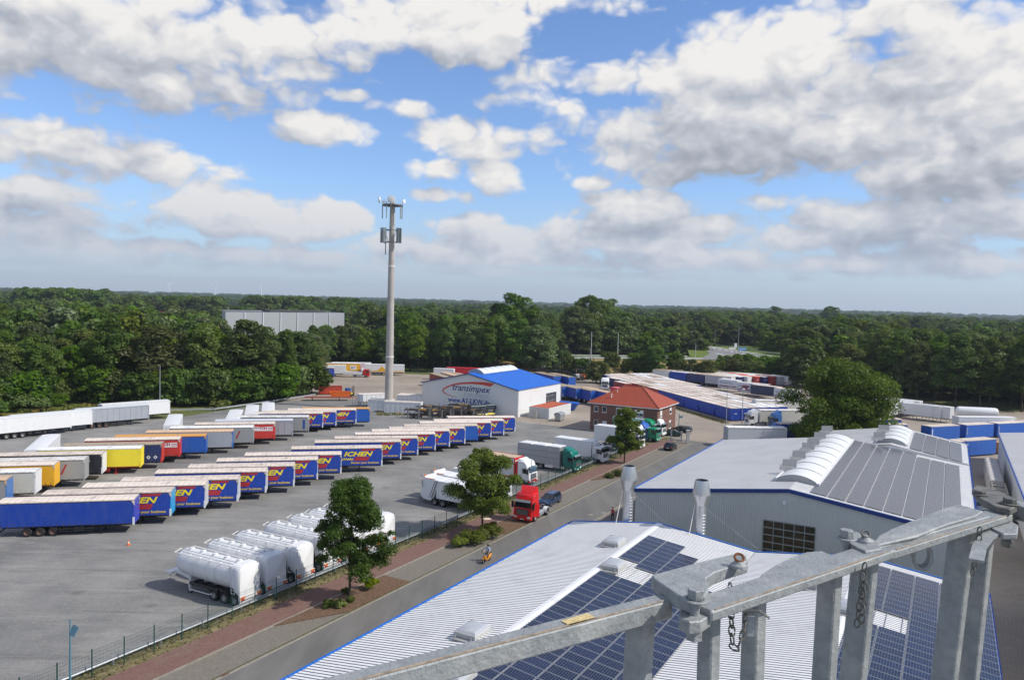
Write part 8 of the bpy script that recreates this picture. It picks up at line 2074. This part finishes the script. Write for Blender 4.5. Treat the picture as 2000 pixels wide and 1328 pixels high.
# ------------------------------------------------------------------ people
SKIN = M('skin', (.50, .28, .18), .5); HELM = M('dark helmet', (.02, .02, .025), .2)
def person(label, loc, rz, J, shirt, trousers, hat=None, hair=(.05, .03, .02), scale=1.0):
    """J: joints pelvis, chest, neck, head, and l/r shoulder, elbow, wrist, hip, knee, ankle, toe in metres"""
    t = thing('person', label, 'person', loc, rz); names = list(J); V = [J[k] for k in names]; ix = {k: i for i, k in enumerate(names)}
    E = [('pelvis', 'waist'), ('waist', 'chest'), ('chest', 'neck'), ('neck', 'chin'), ('chin', 'head'), ('head', 'crown')]; Rr = dict(pelvis=(.15, .11), waist=(.13, .10), chest=(.165, .115), neck=(.055, .055), chin=(.075, .08), head=(.085, .10), crown=(.055, .06))
    for s_ in 'lr':
        E += [('chest', s_+'sh'), (s_+'sh', s_+'el'), (s_+'el', s_+'wr'), (s_+'wr', s_+'ha'), ('pelvis', s_+'hi'), (s_+'hi', s_+'kn'), (s_+'kn', s_+'an'), (s_+'an', s_+'to')]
        Rr.update({s_+'sh': (.065, .065), s_+'el': (.042, .042), s_+'wr': (.028, .030), s_+'ha': (.04, .022), s_+'hi': (.095, .095), s_+'kn': (.062, .062), s_+'an': (.042, .045), s_+'to': (.045, .035)})
    me = bpy.data.meshes.new('body'); me.from_pydata(V, [(ix[a], ix[b]) for a, b in E], []); o = bpy.data.objects.new('body', me); COL.objects.link(o)
    sk = o.modifiers.new('skin', 'SKIN'); ss = o.modifiers.new('sub', 'SUBSURF'); ss.levels = 2; ss.render_levels = 2
    for k, n_ in enumerate(names): me.skin_vertices[0].data[k].radius = Rr[n_]
    me.skin_vertices[0].data[ix['pelvis']].use_root = True
    dg = bpy.context.evaluated_depsgraph_get(); m2 = bpy.data.meshes.new_from_object(o.evaluated_get(dg)); bpy.data.objects.remove(o)
    nk = J['neck'][2]; 
    m2.materials.clear()
    for q in (SKIN, shirt, trousers, M('dark shoes', (.02, .02, .02), .6)): m2.materials.append(q)
    hipz = max(J['lhi'][2], J['rhi'][2]); P = {k: Vector(v) for k, v in J.items()}
    def segd(p, a, b_): ab = P[b_]-P[a]; f = max(0, min(1, (p-P[a]).dot(ab)/ab.length_squared)); return (p-P[a]-ab*f).length
    grp = {0: [('neck', 'chin'), ('chin', 'head'), ('head', 'crown')]+[(s_+'el', s_+'wr') for s_ in 'lr']+[(s_+'wr', s_+'ha') for s_ in 'lr'], 1: [('waist', 'chest'), ('chest', 'neck')]+[('chest', s_+'sh') for s_ in 'lr']+[(s_+'sh', s_+'el') for s_ in 'lr'], 2: [('pelvis', 'waist')]+[(s_+'hi', s_+'kn') for s_ in 'lr']+[(s_+'kn', s_+'an') for s_ in 'lr']+[('pelvis', s_+'hi') for s_ in 'lr'], 3: [(s_+'an', s_+'to') for s_ in 'lr']}
    for pl in m2.polygons:
        c = pl.center; best = min(((segd(c, a, b_)/(sum(Rr[a])+sum(Rr[b_])), g__) for g__, L in grp.items() for a, b_ in L)); pl.material_index = best[1]; pl.use_smooth = True
    bo = bpy.data.objects.new('body', m2); COL.objects.link(bo); bo.parent = t
    # five fingers on each hand, merged as one child per hand
    for s_ in 'lr':
        b = MB(); w, h = P[s_+'wr'], P[s_+'ha']; d = (h-w).normalized(); sd = d.cross(Vector((0, 0, 1))); sd = sd.normalized() if sd.length > .1 else Vector((0, 1, 0)); dn = sd.cross(d)*-1
        for k, (off, ln) in enumerate(((-.030, .058), (-.010, .075), (.010, .080), (.028, .070))):
            p0 = h+sd*off; b.tube([p0, p0+d*ln*.5, p0+d*ln*.8+dn*.015, p0+d*ln*.85+dn*.04], [.009, .0085, .008, .006], SKIN, 6)
        p0 = w.lerp(h, .6)-sd*.035; b.tube([p0, p0+d*.03-sd*.025, p0+d*.055-sd*.028+dn*.01], [.011, .010, .008], SKIN, 6); b.build('fingers', bo)
    hd = P['head']; fwd_ = Vector((1, 0, 0)); b = MB()
    b.tube([hd+Vector((.095, 0, .0)), hd+Vector((.125, 0, -.03)), hd+Vector((.10, 0, -.04))], [.01, .014, .012], SKIN, 6)
    for y in (-.033, .033): b.lathe([(0, -.01), (.011, -.006), (.013, 0), (.011, .006), (0, .01)], LTWHITE, 8, c=(hd.x+.09, hd.y+y, hd.z+.02)); b.lathe([(0, -.003), (.005, 0), (0, .003)], BLACK, 6, c=(hd.x+.102, hd.y+y, hd.z+.02))
    b.tube([hd+Vector((.095, -.025, -.07)), hd+Vector((.10, .025, -.07))], .007, M('lips', (.4, .14, .12), .5), 5)
    for y in (-.105, .105): b.lathe([(0, -.03), (.02, -.015), (.022, .01), (0, .03)], SKIN, 8, c=(hd.x-.01, hd.y+y, hd.z-.01))
    b.build('face', bo)
    b = MB(); n = 14
    R3 = .135 if hat else .115; zc = hd.z+.03
    b.lathe([(R3*math.sin(a), zc+R3*1.05*math.cos(a)) for a in [k*math.pi*.62/8 for k in range(9)]], hat or M('dark hair', hair, .7), n, c=(hd.x-.015, hd.y, 0)); b.build('helmet' if hat else 'hair', bo, smooth=True)
    t.scale = (scale,)*3; return t
def standing(dx=.0): 
    return dict(pelvis=(0, 0, .95), waist=(0, 0, 1.10), chest=(0, 0, 1.34), neck=(0, 0, 1.50), chin=(.02, 0, 1.57), head=(.02, 0, 1.67), crown=(.01, 0, 1.76),
                lsh=(0, .19, 1.42), lel=(-.03, .25, 1.14), lwr=(.08, .27, .90), lha=(.11, .27, .82), rsh=(0, -.19, 1.42), rel=(-.03, -.25, 1.14), rwr=(.10, -.22, .93), rha=(.15, -.18, .88),
                lhi=(0, .10, .90), lkn=(.03, .11, .48), lan=(-.03, .12, .08), lto=(.12, .13, .04), rhi=(0, -.10, .90), rkn=(.10, -.11, .49), ran=(.12, -.12, .08), rto=(.27, -.13, .04))
pr = person('man in a red shirt standing by the corner of the grey hall', at(1196, 1019)+Vector((0, 0, .11)), rotz(200), standing(), M('red shirt', (.42, .03, .03), .8), M('dark trousers', (.03, .03, .04), .8))
up = standing()
for k in list(up): up[k] = (up[k][0], up[k][1], up[k][2])
up['rel'] = (.15, -.30, 1.50); up['rwr'] = (.28, -.25, 1.70); up['rha'] = (.32, -.24, 1.78)
person('worker in blue overalls with a raised arm, behind the white box lorry', at(1186, 870)+Vector((0, 0, 0)), rotz(150), up, M('blue overalls', (.04, .12, .30), .8), MATS['blue overalls'], hair=(.2, .1, .05))
# scooter and rider
sc = thing('motor_scooter', 'orange yellow motor scooter ridden toward the camera on the road', 'scooter', at(944, 1101), rotz(207)); OY = M('orange yellow plastic', (.62, .25, .01), .3)
sc.location.z = .022
b = MB(); rings = []
for x, zc, hw, hz in ((-.10, .62, .06, .10), (-.18, .60, .17, .26), (-.30, .52, .20, .28), (-.42, .34, .17, .10), (-.75, .30, .17, .07), (-.95, .42, .17, .18), (-1.25, .58, .19, .20), (-1.55, .66, .15, .14), (-1.72, .70, .06, .06)):
    rings.append([(x, -hw, zc-hz*.6), (x, -hw, zc+hz*.5), (x, -hw*.5, zc+hz), (x, hw*.5, zc+hz), (x, hw, zc+hz*.5), (x, hw, zc-hz*.6)])
b.loft(rings, OY); b.build('body', sc, smooth=True)
b = MB(); b.box(-1.6, -.90, -.14, .14, .76, .86, BLACK); b.build('seat', sc, bevel=.04)
b = MB(); b.tube([(-.02, 0, .28), (-.28, 0, .95)], .035, GREYV, 6); b.tube([(-.36, -.33, 1.02), (-.27, -.1, .98), (-.27, .1, .98), (-.36, .33, 1.02)], .022, BLACK, 6); b.build('handlebar', sc)
b = MB(); b.lathe([(0, .0), (.09, .02), (.10, .08)], M('headlight lens', (.75, .78, .8), .08), 12, axis='x', c=(-.18, 0, .80)); b.build('headlight', sc)
b = MB(); b.tube([(-.27, -.2, .98), (-.2, -.3, 1.18)], .01, BLACK, 4); b.box(-.21, -.19, -.36, -.24, 1.14, 1.24, BLACK); mi = b.build('mirror', sc); m2 = part(mi, sc); m2.scale = (1, -1, 1)
b = MB(); b.prism([(.16, .50), (0, .60), (-.18, .52), (-.16, .48), (0, .55), (.14, .46)], -.07, .07, OY, 'y'); b.build('front_mudguard', sc)
for x in (0, -1.28): make_wheel(sc, .25, .11, RIM, (x, 0, .25))
J = dict(pelvis=(-1.18, 0, .95), waist=(-1.14, 0, 1.10), chest=(-1.04, 0, 1.34), neck=(-.98, 0, 1.50), chin=(-.95, 0, 1.56), head=(-.94, 0, 1.66), crown=(-.95, 0, 1.75),
         lsh=(-1.02, .19, 1.42), lel=(-.78, .30, 1.20), lwr=(-.52, .30, 1.07), lha=(-.43, .30, 1.05), rsh=(-1.02, -.19, 1.42), rel=(-.78, -.30, 1.20), rwr=(-.52, -.30, 1.07), rha=(-.43, -.30, 1.05),
         lhi=(-1.12, .10, .92), lkn=(-.72, .15, .86), lan=(-.62, .14, .42), lto=(-.45, .14, .38), rhi=(-1.12, -.10, .92), rkn=(-.72, -.15, .86), ran=(-.62, -.14, .42), rto=(-.45, -.14, .38))
person('scooter rider in a pale blue shirt and dark helmet', sc.location, rotz(207), J, M('pale blue shirt', (.42, .50, .66), .8), M('navy trousers', (.03, .035, .06), .8), hat=HELM)
# driver in the blue estate car
D = standing()
Jd = dict(pelvis=(-2.15, .36, .50), waist=(-2.18, .36, .62), chest=(-2.26, .36, .84), neck=(-2.28, .36, 1.0), chin=(-2.26, .36, 1.06), head=(-2.25, .36, 1.15), crown=(-2.26, .36, 1.24),
          lsh=(-2.26, .55, .92), lel=(-2.10, .86, .98), lwr=(-1.90, .93, 1.02), lha=(-1.82, .93, 1.02), rsh=(-2.26, .17, .92), rel=(-2.0, .12, .75), rwr=(-1.75, .2, .85), rha=(-1.67, .24, .87),
          lhi=(-2.05, .46, .48), lkn=(-1.65, .48, .62), lan=(-1.35, .46, .32), lto=(-1.2, .46, .36), rhi=(-2.05, .26, .48), rkn=(-1.65, .26, .62), ran=(-1.35, .26, .32), rto=(-1.2, .26, .36))
person('driver in red with an arm out of the blue estate car', vw.location, rotz(207), Jd, M('red shirt', (.42, .03, .03), .8), MATS['dark trousers'])

# ------------------------------------------------------------------ the steel handrail in front of the camera
GALV = M('hot dip galvanised steel', (.265, .28, .28), .55, .15, var=.16, vs=22, dirt=(.55, .54, .49), ds=7, da=.42, bump=.25, bs=60,
         extra=lambda N, vec, cur: N.mix(N.mapr(N.noise(N.mapping(vec, (1, 1, 1)), 5.0, 6, .7), .63, .72, 0, .75), N.mix(N.mapr(N.noise(vec, 22, 5, .7), .55, .75, 0, .5), cur, (.26, .29, .31)), (.50, .38, .26)))
GALVD = M('weathered dark steel', (.14, .14, .13), .7, .4, var=.3, vs=20, dirt=(.30, .27, .22), ds=12, da=.7)
RUSTS = M('rusty ring', (.22, .09, .04), .8, .3, var=.3, vs=40)
ZT = CAM_H-.88
hr = thing('handrail', 'galvanised steel handrail with hinged plates, bolts and chains close to the camera', 'handrail', (0, 0, CAM_H-1.9))
off = Vector((0, 0, CAM_H-1.9))
def near(px, py, dz=0.0): return at(px, py, ZT+dz)-off
def bar(name, p, q, w, h, parent=hr, m=GALV, bev=.006, up=(0, 0, 1)):
    b = MB(); b.obox(p, q, w, h, m, up); o = b.build(name, parent, bevel=bev); return o
# first rail from the lower left corner to the hinge plate: square tube, top face centre line
w_ = .062
L0, L1 = near(560, 1352), near(1302, 1163)
bar('rail', L0-Vector((0, 0, .031)), L1-Vector((0, 0, .031)), .060, .060)
b = MB(); STK = M('peeling yellow sticker', (.62, .48, .22), .6, var=.25, vs=60, dirt=(.1, .08, .05), ds=90, da=.6)
s0_, s1_ = L0.lerp(L1, .66), L0.lerp(L1, .745); dd_ = (L1-L0).normalized(); sd_ = Vector((dd_.y, -dd_.x, 0)); b.poly([s0_-sd_*.008+Vector((0, 0, .0015)), s1_-sd_*.014+Vector((0, 0, .0015)), s1_+sd_*.026+Vector((0, 0, .0015)), s0_+sd_*.028+Vector((0, 0, .0015))], STK); b.build('sticker', hr, fix=False)
EDGE = M('rusty paint edge', (.30, .235, .17), .8, var=.5, vs=40, dirt=(.27, .28, .28), ds=9, da=1.0)
def edge(p, q, hw, z):
    d = (q-p).normalized(); s_ = Vector((d.y, -d.x, 0))*hw; b = MB(); b.obox(p+s_+d*.02+Vector((0, 0, z)), q+s_-d*.03+Vector((0, 0, z)), .006, .003, EDGE); b.build('rust_edge', hr)
edge(L0, L1, .0245, .0)
# hinge plate
def plate(pp, z0, z1, name='hinge_plate', m=GALV, parent=hr, bev=.004):
    pts = [near(*p) for p in pp]; b = MB(); n = len(pts); b.mesh([(p.x, p.y, p.z+z0) for p in pts]+[(p.x, p.y, p.z+z1) for p in pts], [tuple(range(n-1, -1, -1)), tuple(range(n, 2*n))]+[(i, (i+1) % n, n+(i+1) % n, n+i) for i in range(n)], m); return b.build(name, parent, bevel=bev)
plate([(1276, 1148), (1272, 1140), (1372, 1112), (1430, 1098), (1457, 1101), (1460, 1112), (1440, 1118), (1396, 1134), (1378, 1146), (1384, 1168), (1374, 1186), (1350, 1192), (1328, 1184), (1305, 1168)], -.012, .030)
plate([(1326, 1196), (1345, 1206), (1370, 1204), (1388, 1192), (1392, 1170), (1380, 1160), (1350, 1164), (1330, 1176)], -.050, -.012, 'hinge_lug')
def bolt(px, py, z=.012, r=.026, h=.03, m=GALV, name='bolt', shank=True):
    p = near(px, py, z); t = MB(); t.lathe([(0, 0), (r*1.45, 0), (r*1.45, .005), (r*1.0, .006)], m, 20, c=p)
    hexa = [(p.x+r*math.cos(a), p.y+r*math.sin(a)) for a in [k*math.pi/3+.3 for k in range(6)]]; t.prism(hexa, p.z+.005, p.z+.005+h, m, 'z')
    if shank: t.tube([p, p-Vector((0, 0, .10))], r*.55, m, 10); hexb = [(x, y) for x, y in hexa]; t.prism(hexb, p.z-.115, p.z-.085, m, 'z')
    return t.build(name, hr, bevel=.002)
bolt(1358, 1172, .030); bolt(1653, 1052, .030, .026, .03); 
# second rail, then the curved doubled rail with the third hinge
R0_, R1_ = near(1362, 1186), near(1722, 1069)
b = MB(); b.obox(R0_-Vector((0, 0, .012)), R1_-Vector((0, 0, .012)), .105, .034, GALV); b.build('rail', hr, bevel=.006)
R2_ = near(1955, 999)
b = MB(); b.obox(R1_.lerp(R2_, -.02)-Vector((0, 0, .016)), R2_-Vector((0, 0, .016)), .100, .034, GALV); b.build('rail', hr, bevel=.006)
edge(R0_, R1_, .047, .0055); edge(R1_, R2_, .045, .0015)
plate([(1640, 1060), (1648, 1048), (1672, 1044), (1716, 1064), (1722, 1078), (1690, 1084)], -.008, .014)
# raised curved guide bars on top
plate([(1462, 1150), (1488, 1116), (1512, 1100), (1545, 1084), (1575, 1074), (1605, 1072), (1630, 1082), (1660, 1096)], -.030, -.006, 'curved_plate')
plate([(1700, 1078), (1704, 1066), (1716, 1050), (1742, 1036), (1790, 1017), (1850, 994), (1870, 989), (1890, 993), (1935, 1012)], -.020, .010, 'curved_plate')
plate([(1712, 1074), (1740, 1052), (1790, 1034), (1850, 1010), (1895, 1000), (1920, 1006), (1905, 1016), (1850, 1032), (1790, 1056)], .008, .020, 'curved_plate')
# ring handle below the rail
rc_ = near(1799, 1084, -.10); b = MB(); ringp = []
for k in range(20):
    a = 2*math.pi*k/20; ringp.append(rc_+Vector((.040*math.cos(a)*.83, -.040*math.cos(a)*.2, .052*math.sin(a))))
ringp.append(ringp[0]); 
for p, q in zip(ringp, ringp[1:]): b.obox(p, q, .014, .05, GALV, up=(.25, .97, 0))
b.build('ring_handle', hr)
# posts: flat bars hanging below the rails; top and bottom pixels
def post(px0, py0, px1, wd, dp=.035, name='post', z=-.05):
    p = near(px0, py0, z); q0 = at(px1, 1345, ZT)-off
    # keep the same distance from the camera for the lower end
    P0 = p+off; dist = (P0-Vector((0, 0, CAM_H))).dot(fwd); ray = (px1-PW/2)/F_PX*c_right-(1345-PH/2)/F_PX*c_up+fwd; Q = Vector((0, 0, CAM_H))+ray*dist; q = Q-off
    d = (q-p); q = p+d*(max(1.0, 1.55*.88/ max(.2, abs(d.z)))) if abs(d.z) < 1.2 else q
    b = MB(); b.obox(p, q, wd, dp, GALV, up=(.64, -.77, 0)); return b.build(name, hr, bevel=.005)
post(1252, 1200, 1243, .055, .075); post(1386, 1185, 1382, .05, .055); post(1474, 1162, 1468, .055, .06); post(1622, 1112, 1608, .055, .07); post(1690, 1092, 1664, .05, .085); post(1880, 1030, 1842, .055, .095); post(1922, 1022, 1888, .055, .08)
# the far post curves out to the third hinge
b = MB(); P_ = [(1960, 1013, -.03), (1930, 1024, -.05), (1915, 1042, -.09), (1908, 1070, -.16)]; pts = [near(x, y, 0)+Vector((0, 0, 0)) for x, y, z in P_]
b2 = MB()
for p, q in zip(pts, pts[1:]): b2.obox(p-Vector((0, 0, .05)), q-Vector((0, 0, .05)), .05, .012, GALV)
b2.build('curved_brace', hr)
# dark weathered latch arm at the right
plate([(1898, 966), (1906, 958), (1925, 962), (1960, 974), (1984, 986), (1986, 1000), (1972, 1008), (1940, 1000), (1912, 984)], .0, .030, 'latch_arm', GALVD)
bolt(1972, 984, .032, .028, .022, GALVD); bolt(1914, 966, .032, .024, .015, GALVD, shank=False); bolt(1970, 1020, -.09, .028, .03, GALVD)
plate([(1900, 986), (1925, 980), (1965, 995), (1990, 1010), (1988, 1026), (1960, 1026), (1930, 1012)], -.06, -.035, 'hinge_lug')
q0, q1 = near(1930, 962), near(2080, 1008); bar('rail', q0-Vector((0, 0, .04)), q1-Vector((0, 0, .04)), .085, .07)
# spring washers and rings
def cup(px, py, z, m=GALV):
    p = near(px, py, z); b = MB(); b.lathe([(.030, 0), (.028, .007), (.017, .014), (.011, .026), (0, .028)], m, 18, c=p); b.build('washer', hr, smooth=True)
    b = MB(); rp = [p+Vector((.015*math.cos(a), .010*math.sin(a), .030+.010*math.sin(a))) for a in [k*math.pi/6 for k in range(13)]]; b.tube(rp, .0045, RUSTS if m is GALV and px < 1500 else GALVD, 6, cap=False); b.build('split_ring', hr)
cup(1443, 1106, .030); cup(1690, 1058, .014)
# chains
def chain(P, n, name='chain'):
    """P: hanging curve through pixel/height points"""
    pts = [near(x, y, 0)+Vector((0, 0, 0)) for x, y in P]
    # drop: treat the pixels as lying at the distance of the first point
    D0 = (near(*P[0])+off-Vector((0, 0, CAM_H))).dot(fwd); W_ = []
    for x, y in P: W_.append(Vector((0, 0, CAM_H))+((x-PW/2)/F_PX*c_right-(y-PH/2)/F_PX*c_up+fwd)*(D0-.03)-off)
    seg = [0]; 
    for p, q in zip(W_, W_[1:]): seg.append(seg[-1]+(q-p).length)
    def pt(s):
        for i in range(len(W_)-1):
            if s <= seg[i+1]: return W_[i].lerp(W_[i+1], (s-seg[i])/max(1e-6, seg[i+1]-seg[i]))
        return W_[-1]
    tot = seg[-1]; n = max(3, int(tot/.026)); first = None; ch = thing(name); ch.parent = hr
    for k in range(n):
        c = pt((k+.5)/n*tot); d = (pt(min(tot, (k+.8)/n*tot))-pt(max(0, (k+.2)/n*tot))).normalized(); a_ = d.cross(Vector((0, 1, 0))).normalized(); b_ = d.cross(a_).normalized()
        s_ = a_ if k % 2 else b_; s_ = (s_+(b_ if k % 2 else a_)*.35).normalized(); b = MB(); rp = [c+d*(.018*math.cos(t))+s_*(.0095*math.sin(t)) for t in [j*math.pi/6 for j in range(13)]]; b.tube(rp, .0030, GALVD, 6, cap=False); b.build('link', ch)
chain([(1426, 1140), (1427, 1185), (1429, 1220), (1430, 1250), (1434, 1264), (1442, 1262), (1448, 1245), (1454, 1225), (1458, 1200), (1462, 1182)], 12)
chain([(1690, 1100), (1684, 1130), (1683, 1165), (1679, 1180), (1675, 1215), (1672, 1222)], 8); chain([(1684, 1120), (1688, 1145), (1684, 1170), (1686, 1180), (1682, 1215)], 8)
chain([(1914, 1030), (1912, 1050), (1910, 1070), (1906, 1085), (1903, 1105), (1898, 1122)], 6)
# shackle plate and split pin on the post
b = MB(); p = near(1459, 1185, -.02)+Vector((0, -.045, -.04)); b.obox(p+Vector((0, 0, .03)), p-Vector((0, 0, .03)), .022, .006, GALV, up=(0, 1, 0)); b.tube([p+Vector((-.02, 0, .045)), p+Vector((.02, -.01, .05)), p+Vector((.05, -.01, .03))], .004, GALVD, 6); b.build('chain_plate', hr)
# the platform the camera stands on and the silo tower below it (both out of frame)
tw = thing('silo_tower', 'round silo tower under the camera platform', 'tower', (0, -3.2, 0)); b = MB(); b.lathe([(0, 0), (2.6, 0), (2.6, 24.8), (0, 24.8)], GREYV, 32); b.build('shell', tw)
b = MB(); b.box(-2.0, 3.2, -1.2, 4.6, 25.2, 25.3, GREYV); b.box(-1.8, 1.8, -1.0, 3.0, 24.8, 25.2, GREYV); b.build('platform', tw)

# ------------------------------------------------------------------ air
hz = MB(); hz.box(-9400, 9400, -9400, 9400, -1.0, 190, M('haze air', (1, 1, 1)))
ho = hz.build('haze'); ho['kind'] = 'stuff'; ho['label'] = 'thin summer haze over the whole plain'
hm = bpy.data.materials.new('haze air volume'); hm.use_nodes = True; hn = hm.node_tree.nodes; hn.clear(); pvn = hn.new('ShaderNodeVolumePrincipled'); pvn.inputs['Color'].default_value = (.75, .85, 1, 1); pvn.inputs['Density'].default_value = .00009; pvn.inputs['Anisotropy'].default_value = .2
mo = hn.new('ShaderNodeOutputMaterial'); hm.node_tree.links.new(pvn.outputs[0], mo.inputs['Volume']); ho.data.materials.clear(); ho.data.materials.append(hm)
